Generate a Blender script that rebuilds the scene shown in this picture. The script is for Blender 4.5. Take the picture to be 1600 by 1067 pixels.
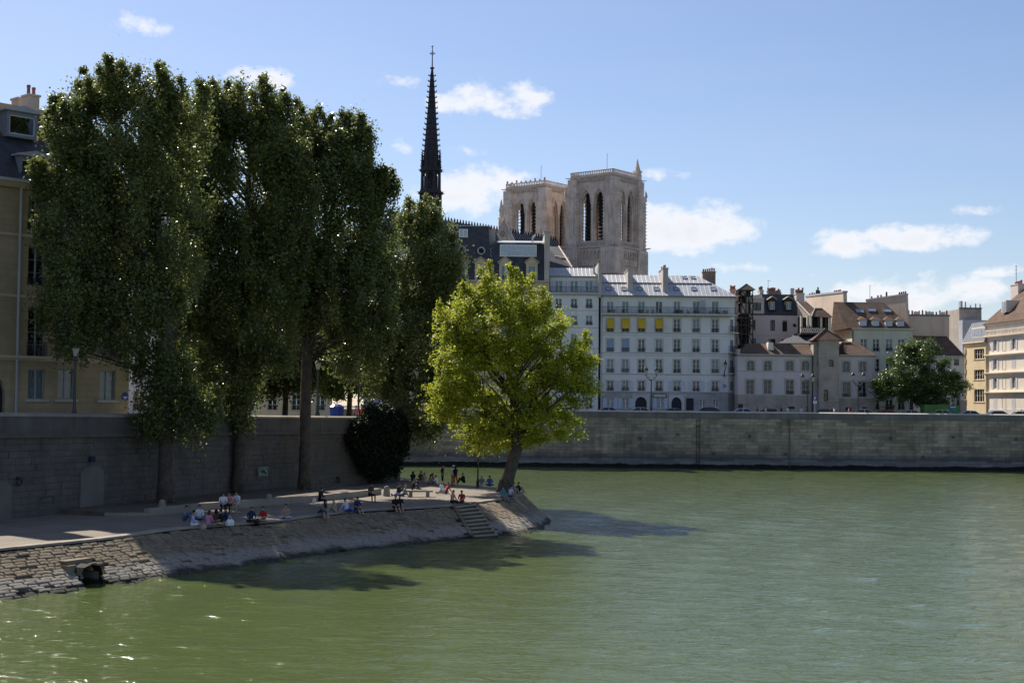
import bpy, math, random
import numpy as np
from mathutils import Vector, Matrix

for o in list(bpy.data.objects): bpy.data.objects.remove(o)
SC = bpy.context.scene
COL = SC.collection
rnd = random.Random(7)
PI = math.pi
rad = math.radians

# ------------------------------------------------------------------ camera
F = 1600*50/36.0                       # focal length in photo pixels (50 mm on 36 mm)
EYE = 8.5                              # metres above the water
PITCH = math.atan((634-533.5)/F)
ROLL = 0.0095
CAMR = Matrix.Rotation(PI/2+PITCH, 3, 'X') @ Matrix.Rotation(ROLL, 3, 'Z')
cam = bpy.data.cameras.new('camera'); cam.lens = 50; cam.sensor_width = 36
cam.clip_start = 0.5; cam.clip_end = 5000
camo = bpy.data.objects.new('camera', cam); COL.objects.link(camo)
camo.matrix_world = Matrix.Translation((0, 0, EYE)) @ CAMR.to_4x4()
SC.camera = camo

def ray(px, py):
    return CAMR @ Vector(((px-800)/F, -(py-533.5)/F, -1))
def G(px, py, z=0.0):                  # photo pixel -> point on the level plane z
    r = ray(px, py); t = (z-EYE)/r.z
    return Vector((r.x*t, r.y*t, z))
def D(px, py, Y):                      # photo pixel -> point on the upright plane at distance Y
    r = ray(px, py); t = Y/r.y
    return Vector((r.x*t, Y, EYE+r.z*t))

# ------------------------------------------------------------------ light
SUN_AZ = rad(-33.0)                    # to the left of the view direction (+Y)
SUN_EL = rad(45.5)
sunv = Vector((math.sin(SUN_AZ)*math.cos(SUN_EL), math.cos(SUN_AZ)*math.cos(SUN_EL), math.sin(SUN_EL)))
sl = bpy.data.lights.new('sun', 'SUN'); sl.energy = 4.9; sl.angle = rad(0.53); sl.color = (1.0, 0.92, 0.80)
so = bpy.data.objects.new('sun', sl); COL.objects.link(so)
so.rotation_euler = (-sunv).to_track_quat('-Z', 'Y').to_euler()
so.location = (-60, 120, 120)

W = bpy.data.worlds.new('World'); SC.world = W; W.use_nodes = True
def build_world():
    nt = W.node_tree; N = nt.nodes; L = nt.links
    for n in list(N): N.remove(n)
    out = N.new('ShaderNodeOutputWorld'); bg = N.new('ShaderNodeBackground')
    sky = N.new('ShaderNodeTexSky'); sky.sky_type = 'NISHITA'; sky.sun_disc = False
    sky.sun_elevation = SUN_EL; sky.sun_rotation = SUN_AZ
    sky.altitude = 50; sky.air_density = 1.0; sky.dust_density = 0.5; sky.ozone_density = 2.6
    tc = N.new('ShaderNodeTexCoord')
    sep = N.new('ShaderNodeSeparateXYZ'); L.new(tc.outputs['Generated'], sep.inputs[0])
    def M(op, a, b=None, c=None):
        n = N.new('ShaderNodeMath'); n.operation = op
        for i, v in enumerate((a, b, c)):
            if v is None: continue
            if isinstance(v, (int, float)): n.inputs[i].default_value = v
            else: L.new(v, n.inputs[i])
        return n.outputs[0]
    az = M('ARCTAN2', sep.outputs['X'], sep.outputs['Y'])
    el = M('ARCSINE', sep.outputs['Z'])
    comb = N.new('ShaderNodeCombineXYZ'); L.new(az, comb.inputs[0]); L.new(el, comb.inputs[1])
    def noise(scale, detail, rough, sx=1, sy=1, off=0):
        mp = N.new('ShaderNodeMapping'); L.new(comb.outputs[0], mp.inputs[0])
        mp.inputs['Scale'].default_value = (sx, sy, 1); mp.inputs['Location'].default_value = (off, off*.7, 0)
        n = N.new('ShaderNodeTexNoise'); n.inputs['Scale'].default_value = scale
        n.inputs['Detail'].default_value = detail; n.inputs['Roughness'].default_value = rough
        L.new(mp.outputs[0], n.inputs['Vector']); return n.outputs['Fac']
    n1 = noise(26, 7, .6, 1, 1.5); n2 = noise(90, 5, .6, 1, 1.3, 3.1)
    # cumulus: (photo px, py, half width, half height up, half height down, strength)
    cl = [(218,42,34,20,16,.8),(400,122,52,17,14,.85),(310,126,40,8,8,.45),(770,158,66,28,22,1.1),(815,150,40,22,22,.9),
          (725,162,45,18,16,.9),(745,300,90,32,30,1.1),(690,305,55,18,18,.7),(1060,355,80,38,34,1.15),(1125,360,75,22,22,1.0),(1020,375,60,25,22,.9),
          (1330,385,52,24,18,1.0),(1430,374,90,22,17,1.1),(1495,368,50,12,12,.7),(1420,462,110,30,26,1.05),(1340,470,60,18,16,.8),
          (1155,420,36,10,9,.7),(1270,432,24,7,7,.6),(1560,424,36,8,7,.6),(1520,329,40,8,8,.5),(632,228,18,12,10,.6),
          (710,235,30,9,9,.35),(1040,271,36,9,8,.4),(630,160,30,9,9,.3),(640,130,40,10,9,.3)]
    mask = None
    for (x, y, rx, ru, rd, s) in cl:
        d = ray(x, y).normalized(); a0 = math.atan2(d.x, d.y); e0 = math.asin(d.z)
        dx = M('MULTIPLY', M('SUBTRACT', az, a0), F/rx)
        de = M('SUBTRACT', el, e0)
        up = M('MULTIPLY', M('MAXIMUM', de, 0.0), F/ru); dn = M('MULTIPLY', M('MINIMUM', de, 0.0), F/rd)
        dy = M('ADD', up, dn)
        r2 = M('ADD', M('MULTIPLY', dx, dx), M('MULTIPLY', dy, dy))
        v = M('MULTIPLY', M('SUBTRACT', 1.0, M('MULTIPLY', r2, .5)), s)
        mask = v if mask is None else M('MAXIMUM', mask, v)
    mask = M('MAXIMUM', mask, -1.0)
    # the same kind of scattered clouds all round the horizon
    wide = noise(6.0, 3, .5, 1, 2.4, 9.3)
    low = M('MULTIPLY', M('SUBTRACT', wide, .60), 6.0)
    band = M('MULTIPLY', M('SUBTRACT', .9, el), 1.0)
    inview = M('MULTIPLY', M('LESS_THAN', M('ABSOLUTE', az), .40), 1.0)
    low = M('SUBTRACT', M('MULTIPLY', low, band), M('MULTIPLY', inview, 3.0))
    mask = M('MAXIMUM', mask, low)
    dens = M('ADD', mask, M('ADD', M('MULTIPLY', M('SUBTRACT', n1, .5), 3.0), M('MULTIPLY', M('SUBTRACT', n2, .5), .9)))
    mr = N.new('ShaderNodeMapRange'); mr.interpolation_type = 'SMOOTHSTEP'
    L.new(dens, mr.inputs['Value']); mr.inputs['From Min'].default_value = .20; mr.inputs['From Max'].default_value = 1.0
    cov = M('MULTIPLY', mr.outputs[0], .93)
    # thick cores a touch greyer
    mr2 = N.new('ShaderNodeMapRange'); L.new(dens, mr2.inputs['Value'])
    mr2.inputs['From Min'].default_value = .6; mr2.inputs['From Max'].default_value = 2.0
    cc = N.new('ShaderNodeMix'); cc.data_type = 'RGBA'
    L.new(mr2.outputs[0], cc.inputs['Factor'])
    cc.inputs['A'].default_value = (7.0, 7.1, 7.4, 1); cc.inputs['B'].default_value = (6.1, 6.1, 6.5, 1)
    # thin high veil
    veil = noise(3.0, 5, .6, .5, 3.0, 5.0)
    vr = N.new('ShaderNodeMapRange'); L.new(veil, vr.inputs['Value']); vr.inputs['From Min'].default_value = .45
    vr.inputs['From Max'].default_value = .8; vr.inputs['To Max'].default_value = .18
    vm = N.new('ShaderNodeMix'); vm.data_type = 'RGBA'; L.new(vr.outputs[0], vm.inputs['Factor'])
    tn = N.new('ShaderNodeMix'); tn.data_type = 'RGBA'; tn.blend_type = 'MULTIPLY'; tn.inputs['Factor'].default_value = 1
    L.new(sky.outputs[0], tn.inputs['A']); tn.inputs['B'].default_value = (.84, .81, .87, 1)
    L.new(tn.outputs['Result'], vm.inputs['A']); vm.inputs['B'].default_value = (4.6, 5.0, 6.0, 1)
    mx = N.new('ShaderNodeMix'); mx.data_type = 'RGBA'
    L.new(cov, mx.inputs['Factor']); L.new(vm.outputs['Result'], mx.inputs['A']); L.new(cc.outputs['Result'], mx.inputs['B'])
    L.new(mx.outputs['Result'], bg.inputs['Color']); bg.inputs['Strength'].default_value = 0.09
    L.new(bg.outputs[0], out.inputs[0])
build_world()
vs = SC.view_settings; vs.view_transform = 'Standard'; vs.look = 'None'; vs.gamma = 1; vs.use_curve_mapping = False
vs.exposure = 0.62
try:
    SC.cycles.max_bounces = 4; SC.cycles.diffuse_bounces = 3; SC.cycles.glossy_bounces = 2; SC.cycles.transparent_max_bounces = 6
except Exception: pass

# ------------------------------------------------------------------ materials
MATS = {}
def mat(name, color, rough=.85, var=.12, scale=.6, spec=.25, bump=0.0, bscale=12, streak=0.0, joints=None,
        pos=True, metal=0.0, island=0.0, objrand=0.0, trans=0.0, tint2=None, blotch=0.0, blotchcol=(.1,.09,.08), bands=None, fine=0.0):
    if name in MATS: return MATS[name]
    m = bpy.data.materials.new(name); m.use_nodes = True; MATS[name] = m
    nt = m.node_tree; N = nt.nodes; L = nt.links
    b = N['Principled BSDF']; outn = N['Material Output']
    b.inputs['Roughness'].default_value = rough; b.inputs['Specular IOR Level'].default_value = spec
    b.inputs['Metallic'].default_value = metal
    def MX(f, A, B, blend='MIX'):
        n = N.new('ShaderNodeMix'); n.data_type = 'RGBA'; n.blend_type = blend
        for k, v in (('Factor', f), ('A', A), ('B', B)):
            if isinstance(v, (int, float)): n.inputs[k].default_value = v
            elif isinstance(v, tuple): n.inputs[k].default_value = (*v[:3], 1)
            else: L.new(v, n.inputs[k])
        return n.outputs['Result']
    def MR(v, a, c, t0=0, t1=1):
        n = N.new('ShaderNodeMapRange'); L.new(v, n.inputs['Value'])
        for i, x in zip((1, 2, 3, 4), (a, c, t0, t1)): n.inputs[i].default_value = x
        return n.outputs[0]
    if pos:
        g = N.new('ShaderNodeNewGeometry'); vec = g.outputs['Position']
    else:
        g = N.new('ShaderNodeTexCoord'); vec = g.outputs['Object']
    def NZ(sc, det=4, mapscale=(1, 1, 1), rough_=.55):
        mp = N.new('ShaderNodeMapping'); L.new(vec, mp.inputs[0]); mp.inputs['Scale'].default_value = mapscale
        n = N.new('ShaderNodeTexNoise'); n.inputs['Scale'].default_value = sc; n.inputs['Detail'].default_value = det
        n.inputs['Roughness'].default_value = rough_
        L.new(mp.outputs[0], n.inputs['Vector']); return n.outputs['Fac']
    c = tuple(color); lo = tuple(x*(1-var) for x in c); hi = tuple(min(1, x*(1+var)) for x in (tint2 or c))
    col = MX(MR(NZ(scale), .3, .7), lo, hi)
    if fine: col = MX(MR(NZ(bscale*.7, 3), .3, .7, 0, fine), col, tuple(x*.45 for x in c))
    if streak: col = MX(MR(NZ(1.3, 5, (1, 1, .12)), .5, .78, 0, streak), col, tuple(x*.35 for x in c))
    if blotch: col = MX(MR(NZ(.45, 6, (1, 1, 1.6), .65), .5, .66, 0, blotch), col, blotchcol)
    if island:
        gi = N.new('ShaderNodeNewGeometry')
        col = MX(MR(gi.outputs['Random Per Island'], 0, 1, 0, island), col, tuple(x*.4 for x in c))
    if objrand:
        oi = N.new('ShaderNodeObjectInfo')
        col = MX(MR(oi.outputs['Random'], 0, 1, 0, objrand), col, tuple(x*.45 for x in c))
    if bands:                                   # tide marks: list of (z, colour, soft, strength)
        sp = N.new('ShaderNodeSeparateXYZ'); L.new(vec, sp.inputs[0])
        wob = NZ(.5, 5); 
        ad = N.new('ShaderNodeMath'); ad.operation = 'MULTIPLY_ADD'; L.new(wob, ad.inputs[0]); ad.inputs[1].default_value = .7
        L.new(sp.outputs['Z'], ad.inputs[2])
        for (z, bc, soft, st) in bands:
            col = MX(MR(ad.outputs[0], z+.35+soft, z+.35, 0, st), col, bc)
    hgt = None
    if joints:                                  # (length, height, mortar, strength) on (x,z) of the object
        tco = N.new('ShaderNodeTexCoord'); sp2 = N.new('ShaderNodeSeparateXYZ'); L.new(tco.outputs['Object'], sp2.inputs[0])
        cb = N.new('ShaderNodeCombineXYZ'); L.new(sp2.outputs['X'], cb.inputs[0]); L.new(sp2.outputs['Z'], cb.inputs[1])
        if joints[4:] == ('flat',): L.new(sp2.outputs['Y'], cb.inputs[1])
        br = N.new('ShaderNodeTexBrick'); L.new(cb.outputs[0], br.inputs['Vector']); br.inputs['Scale'].default_value = 1
        br.inputs['Brick Width'].default_value = joints[0]; br.inputs['Row Height'].default_value = joints[1]
        br.inputs['Mortar Size'].default_value = joints[2]; br.inputs['Mortar Smooth'].default_value = .3
        br.inputs['Color1'].default_value = (1, 1, 1, 1); br.inputs['Color2'].default_value = ((.72, .72, .72, 1) if len(joints) < 5 or joints[4] == 'flat' else (.42, .42, .44, 1))
        br.inputs['Mortar'].default_value = (.4, .4, .4, 1)
        col = MX(joints[3], col, br.outputs['Color'], 'MULTIPLY'); hgt = br.outputs['Fac']
    L.new(col, b.inputs['Base Color'])
    if bump:
        bn = N.new('ShaderNodeBump'); bn.inputs['Strength'].default_value = bump; bn.inputs['Distance'].default_value = .03
        L.new(NZ(bscale, 5), bn.inputs['Height'])
        if hgt is not None:
            b2 = N.new('ShaderNodeBump'); b2.inputs['Strength'].default_value = .6; b2.inputs['Distance'].default_value = .02; b2.invert = True
            L.new(hgt, b2.inputs['Height']); L.new(bn.outputs[0], b2.inputs['Normal']); L.new(b2.outputs[0], b.inputs['Normal'])
        else: L.new(bn.outputs[0], b.inputs['Normal'])
    if trans:
        t = N.new('ShaderNodeBsdfTranslucent'); tcx = MX(.5, col, tuple(min(1, x*2.2) for x in c)); L.new(tcx, t.inputs['Color'])
        ms = N.new('ShaderNodeMixShader'); ms.inputs[0].default_value = trans
        L.new(b.outputs[0], ms.inputs[1]); L.new(t.outputs[0], ms.inputs[2]); L.new(ms.outputs[0], outn.inputs['Surface'])
    return m

def glass_mat():
    m = bpy.data.materials.new('window_glass'); m.use_nodes = True; MATS['glass'] = m
    N = m.node_tree.nodes; L = m.node_tree.links; out = N['Material Output']; N.remove(N['Principled BSDF'])
    tr = N.new('ShaderNodeBsdfTransparent'); tr.inputs[0].default_value = (.78, .84, .86, 1)
    gl = N.new('ShaderNodeBsdfGlossy'); gl.inputs['Roughness'].default_value = .03
    gl.inputs['Color'].default_value = (.9, .93, 1, 1)
    fr = N.new('ShaderNodeFresnel'); fr.inputs['IOR'].default_value = 1.42
    # old panes are never quite flat
    ns = N.new('ShaderNodeTexNoise'); ns.inputs['Scale'].default_value = 1.7
    g = N.new('ShaderNodeNewGeometry'); L.new(g.outputs['Position'], ns.inputs['Vector'])
    bp = N.new('ShaderNodeBump'); bp.inputs['Strength'].default_value = .12; bp.inputs['Distance'].default_value = .1
    L.new(ns.outputs['Fac'], bp.inputs['Height']); L.new(bp.outputs[0], gl.inputs['Normal'])
    ms = N.new('ShaderNodeMixShader'); L.new(fr.outputs[0], ms.inputs[0])
    L.new(tr.outputs[0], ms.inputs[1]); L.new(gl.outputs[0], ms.inputs[2]); L.new(ms.outputs[0], out.inputs[0])
glass_mat()

# ------------------------------------------------------------------ mesh helpers
class MB:
    def __init__(s): s.v = []; s.f = []; s.m = []; s.cur = 0
    def add(s, vs, fs):
        k = len(s.v); s.v += [tuple(v) for v in vs]
        for f in fs: s.f.append(tuple(i+k for i in f)); s.m.append(s.cur)
        return s
    def quad(s, a, b, c, d): return s.add([a, b, c, d], [(0, 1, 2, 3)])
    def box(s, x0, x1, y0, y1, z0, z1):
        return s.add([(x0,y0,z0),(x1,y0,z0),(x1,y1,z0),(x0,y1,z0),(x0,y0,z1),(x1,y0,z1),(x1,y1,z1),(x0,y1,z1)],
                     [(0,3,2,1),(4,5,6,7),(0,1,5,4),(1,2,6,5),(2,3,7,6),(3,0,4,7)])
    def loft(s, A, B, caps=True):               # two outlines with the same count
        n = len(A); fs = [(i, (i+1) % n, n+(i+1) % n, n+i) for i in range(n)]
        if caps: fs += [tuple(range(n-1, -1, -1)), tuple(range(n, 2*n))]
        return s.add(list(A)+list(B), fs)
    def prism_y(s, poly, y0, y1):               # (x,z) outline pushed along y
        return s.loft([(x, y0, z) for x, z in poly], [(x, y1, z) for x, z in poly])
    def prism_x(s, poly, x0, x1):               # (y,z) outline pushed along x
        return s.loft([(x0, y, z) for y, z in poly], [(x1, y, z) for y, z in poly])
    def cyl(s, x, y, z0, z1, r0, r1=None, n=8, caps=True):
        r1 = r0 if r1 is None else r1
        A = [(x+r0*math.cos(2*PI*i/n), y+r0*math.sin(2*PI*i/n), z0) for i in range(n)]
        B = [(x+r1*math.cos(2*PI*i/n), y+r1*math.sin(2*PI*i/n), z1) for i in range(n)]
        return s.loft(A, B, caps)
    def lathe(s, x, y, prof, n=10):             # prof: (r, z)
        for (r0, z0), (r1, z1) in zip(prof, prof[1:]): s.cyl(x, y, z0, z1, max(r0, .001), max(r1, .001), n, False)
        return s
    def tube(s, pts, radii, n=6):
        pts = [Vector(p) for p in pts]; rings = []
        up = Vector((0.31, 0.17, 1)).normalized()
        for i, p in enumerate(pts):
            d = (pts[min(i+1, len(pts)-1)]-pts[max(i-1, 0)])
            if d.length < 1e-6: d = Vector((0, 0, 1))
            d.normalize(); a = d.cross(Vector((1, 0.1, 0)) if abs(d.z) > .6 else up).normalized(); b = d.cross(a)
            r = radii[i] if hasattr(radii, '__len__') else radii
            rings.append([p+a*(r*math.cos(2*PI*k/n))+b*(r*math.sin(2*PI*k/n)) for k in range(n)])
        vs = [v for r in rings for v in r]; fs = []
        for i in range(len(rings)-1):
            for k in range(n):
                fs.append((i*n+k, i*n+(k+1) % n, (i+1)*n+(k+1) % n, (i+1)*n+k))
        fs.append(tuple(range(n-1, -1, -1))); fs.append(tuple((len(rings)-1)*n+k for k in range(n)))
        return s.add(vs, fs)
    def bar(s, a, b, w, d=None):                # square bar between two points
        return s.tube([a, b], [w/2*1.414]*2, 4)
    def torus(s, c, R, r, axis='y', n=12, k=6):
        pts = []
        for i in range(n+1):
            t = 2*PI*i/n; u, v = R*math.cos(t), R*math.sin(t)
            pts.append((c[0]+u, c[1], c[2]+v) if axis == 'y' else ((c[0], c[1]+u, c[2]+v) if axis == 'x' else (c[0]+u, c[1]+v, c[2])))
        return s.tube(pts, r, k)
    def mesh(s, name):
        me = bpy.data.meshes.new(name); me.from_pydata(s.v, [], s.f)
        if any(s.m): me.polygons.foreach_set('material_index', s.m)
        me.update(); return me
    def build(s, name, mats, parent=None, smooth=False):
        return link(name, s.mesh(name), mats, parent, smooth)

def link(name, me, mats, parent=None, smooth=False):
    o = bpy.data.objects.new(name, me); COL.objects.link(o)
    if not isinstance(mats, (list, tuple)): mats = [mats]
    if len(me.materials) == 0:
        for m in mats: me.materials.append(MATS[m] if isinstance(m, str) else m)
    if smooth: me.polygons.foreach_set('use_smooth', [True]*len(me.polygons))
    if parent: o.parent = parent
    return o
def inst(name, me, parent=None, loc=(0,0,0), rot=(0,0,0), scale=(1,1,1), mats=None):
    o = bpy.data.objects.new(name, me); COL.objects.link(o)
    if parent: o.parent = parent
    o.location = loc; o.rotation_euler = rot; o.scale = scale
    if mats:
        for i, m in enumerate(mats):
            o.material_slots[i].link = 'OBJECT'; o.material_slots[i].material = MATS[m] if isinstance(m, str) else m
    return o
def empty(name, loc=(0,0,0), rz=0.0):
    o = bpy.data.objects.new(name, None); COL.objects.link(o); o.location = loc; o.rotation_euler = (0, 0, rz)
    o.empty_display_size = .5; return o
def tag(o, label=None, cat=None, group=None, kind=None):
    if label: o['label'] = label
    if cat: o['category'] = cat
    if group: o['group'] = group
    if kind: o['kind'] = kind
    return o
def copy_tree(o, parent=None):
    c = o.copy(); COL.objects.link(c); c.parent = parent
    for ch in list(o.children): copy_tree(ch, c)
    return c
CACHE = {}
def cached(key, fn, mats):
    if key not in CACHE:
        me = fn().mesh(str(key[0]))
        for m in (mats if isinstance(mats, (list, tuple)) else [mats]): me.materials.append(MATS[m])
        CACHE[key] = me
    return CACHE[key]
def np_mesh(name, V, Fq):
    me = bpy.data.meshes.new(name); k = Fq.shape[1]
    me.vertices.add(len(V)); me.vertices.foreach_set('co', np.ascontiguousarray(V, dtype=np.float32).ravel())
    me.loops.add(Fq.size); me.loops.foreach_set('vertex_index', np.ascontiguousarray(Fq, dtype=np.int32).ravel())
    me.polygons.add(len(Fq)); me.polygons.foreach_set('loop_start', np.arange(0, Fq.size, k, dtype=np.int32))
    me.polygons.foreach_set('loop_total', np.full(len(Fq), k, dtype=np.int32))
    me.update(calc_edges=True); return me

# palette
mat('white_stucco', (.74,.725,.70), var=.07, scale=.35, streak=.18, bump=.1, bscale=6)
mat('white_stucco_cool', (.74,.73,.73), var=.06, scale=.4, streak=.16, bump=.1, bscale=6)
mat('rusticated', (.42,.41,.40), var=.12, scale=.5, streak=.2, bump=.15, joints=(1.6,.42,.02,.55))
mat('stone_trim', (.58,.56,.54), var=.1, streak=.15)
mat('cream_stone', (.40,.32,.20), var=.16, scale=.5, streak=.25, bump=.15, joints=(1.1,.42,.012,.3))
mat('cream_plain', (.55,.46,.33), var=.12, streak=.2)
mat('pink_stucco', (.66,.56,.52), var=.07, scale=.3, streak=.2, bump=.1)
mat('pale_pink', (.62,.56,.55), var=.07, scale=.3, streak=.18, bump=.1)
mat('gable_plaster', (.62,.50,.39), var=.1, scale=.25, streak=.35, bump=.1)
mat('green_cream', (.60,.58,.46), var=.07, streak=.2)
mat('yellow_stone', (.66,.54,.34), var=.08, streak=.15)
mat('rose_white', (.76,.68,.57), var=.05, streak=.1)
mat('shutter_grey', (.62,.62,.66), var=.05, rough=.6)
mat('shutter_blue', (.50,.55,.68), var=.05, rough=.6)
mat('old_stone', (.44,.38,.32), var=.18, scale=.6, streak=.3, bump=.2, joints=(.9,.36,.015,.4))
mat('old_stone_trim', (.48,.43,.38), var=.14)
mat('slate', (.055,.06,.075), var=.3, scale=1.5, rough=.55, spec=.4, bump=.3, bscale=5, joints=(.35,.22,.02,.35))
mat('zinc', (.42,.43,.46), var=.12, scale=.4, rough=.5, spec=.4, streak=.2)
mat('zinc_dark', (.17,.18,.20), var=.15, rough=.5)
mat('brown_tile', (.145,.092,.066), var=.3, scale=.8, rough=.9, bump=.4, bscale=6, joints=(.3,.22,.03,.5), blotch=.35, blotchcol=(.13,.09,.07))
mat('ridge_tile', (.50,.42,.33), var=.2)
mat('brick_stack', (.36,.24,.19), var=.2, bump=.2, joints=(.25,.08,.01,.4))
mat('pot', (.38,.15,.09), var=.25, objrand=.5)
mat('plaster_stack', (.48,.44,.40), var=.15, streak=.3)
mat('iron', (.025,.026,.03), var=.1, rough=.5, spec=.4)
mat('iron_green', (.03,.042,.04), var=.15, rough=.45, spec=.5)
mat('timber', (.07,.05,.04), var=.2, rough=.8)
mat('timber_infill', (.50,.46,.40), var=.15)
mat('white_paint', (.78,.78,.78), var=.04, rough=.5)
mat('grey_paint', (.34,.36,.40), var=.06, rough=.5)
mat('dark_door', (.02,.022,.035), var=.2, rough=.45)
mat('curtain', (.75,.75,.74), var=.08, scale=6, trans=.3)
mat('blind', (.62,.60,.55), var=.06)
mat('blind_blue', (.30,.38,.50), var=.05)
mat('dark_room', (.02,.02,.022), var=.1); mat('room_shade', (.07,.065,.06), var=.4, scale=.5)  # second tone carries the darkness of unlit rooms in its colour
mat('awning_yellow', (.70,.46,.04), var=.06, trans=.12)
mat('awning_white', (.80,.78,.74), var=.05, trans=.15)
mat('enamel_blue', (.03,.06,.30), var=.05, rough=.3)
mat('enamel_white', (.8,.8,.8), var=.03, rough=.3)
mat('gothic', (.74,.615,.51), var=.2, scale=.3, streak=.6, bump=.4, bscale=3, blotch=.45, blotchcol=(.33,.28,.24))
mat('gothic_carved', (.60,.495,.42), var=.28, scale=1.6, bump=.6, bscale=3)
mat('gothic_dark', (.20,.17,.15), var=.3, scale=.8)
mat('louvre', (.03,.03,.035), var=.2)
mat('lead', (.036,.034,.042), var=.25, scale=1.5, rough=.7)
mat('lead_roof', (.30,.31,.33), var=.15)
mat('quay_stone', (.145,.128,.11), var=.22, scale=.7, bump=.5, bscale=9, objrand=.30, streak=.45, blotch=.5, blotchcol=(.075,.072,.08), fine=.25)
mat('quay_core', (.085,.078,.07), var=.2)
mat('wall_cap', (.12,.108,.097), var=.22, bump=.4, bscale=7, streak=.4, blotch=.4, blotchcol=(.10,.10,.10))
mat('bank_stone', (.25,.198,.132), var=.25, scale=1.2, bump=.8, bscale=7, objrand=.4, island=.35, blotch=.35, blotchcol=(.14,.12,.08), fine=.4,
    bands=[(.55,(.30,.28,.25),.35,.6),(.14,(.035,.035,.025),.16,.95)])
mat('bank_core', (.085,.075,.06), var=.3, bump=.5, bands=[(.14,(.03,.03,.02),.16,.95)])
mat('quay_paving', (.235,.20,.16), var=.16, scale=.5, bump=.6, bscale=14, joints=(.22,.16,.015,.4,'flat'), blotch=.3, blotchcol=(.2,.18,.16))
mat('earth', (.13,.105,.08), var=.25, scale=1.5, bump=.6, bscale=5)
mat('coping', (.31,.27,.22), var=.2, bump=.3, objrand=.25)
mat('asphalt', (.06,.06,.062), var=.15, bump=.2)
mat('pavement', (.28,.27,.26), var=.12, bump=.2)
mat('far_wall', (.47,.40,.29), var=.35, scale=.22, bump=.6, bscale=3, streak=.65, blotch=.6, blotchcol=(.19,.18,.17), fine=.4,
    joints=(1.7,.47,.035,.68,'rough'), bands=[(1.5,(.10,.105,.115),.9,.75),(1.05,(.27,.27,.27),.15,.7),(.48,(.012,.013,.012),.10,.98)])
mat('far_wall_band', (.20,.19,.175), var=.25, scale=.4, streak=.5, bump=.3, joints=(1.9,1.6,.02,.5))
mat('bark', (.085,.07,.056), var=.35, scale=2.5, bump=1.0, bscale=5)
mat('bark_grey', (.10,.085,.07), var=.35, scale=2.0, bump=.9, bscale=4)
mat('leaf_poplar', (.150,.18,.046), rough=.33, var=.3, scale=.35, spec=.55, island=.75, trans=.36, tint2=(.17,.19,.055))
mat('leaf_dark', (.075,.10,.025), rough=.5, var=.3, scale=.5, spec=.4, island=.5, trans=.25)
mat('leaf_lime', (.27,.325,.03), rough=.5, var=.45, scale=.40, spec=.35, island=.6, trans=.42, tint2=(.42,.41,.03))
mat('leaf_chestnut', (.085,.13,.03), rough=.4, var=.3, scale=.6, spec=.5, island=.45, trans=.28)
mat('leaf_ivy', (.016,.026,.012), rough=.6, var=.3, scale=.8, spec=.2, island=.4, trans=.08)
# ================================================================== water, banks, walls
ZQ = 1.80                              # low quay
ZU = 6.75                              # upper street on the near island
ZF = 7.0                               # street on the far bank
YW = 201.5                             # far quay wall

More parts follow.
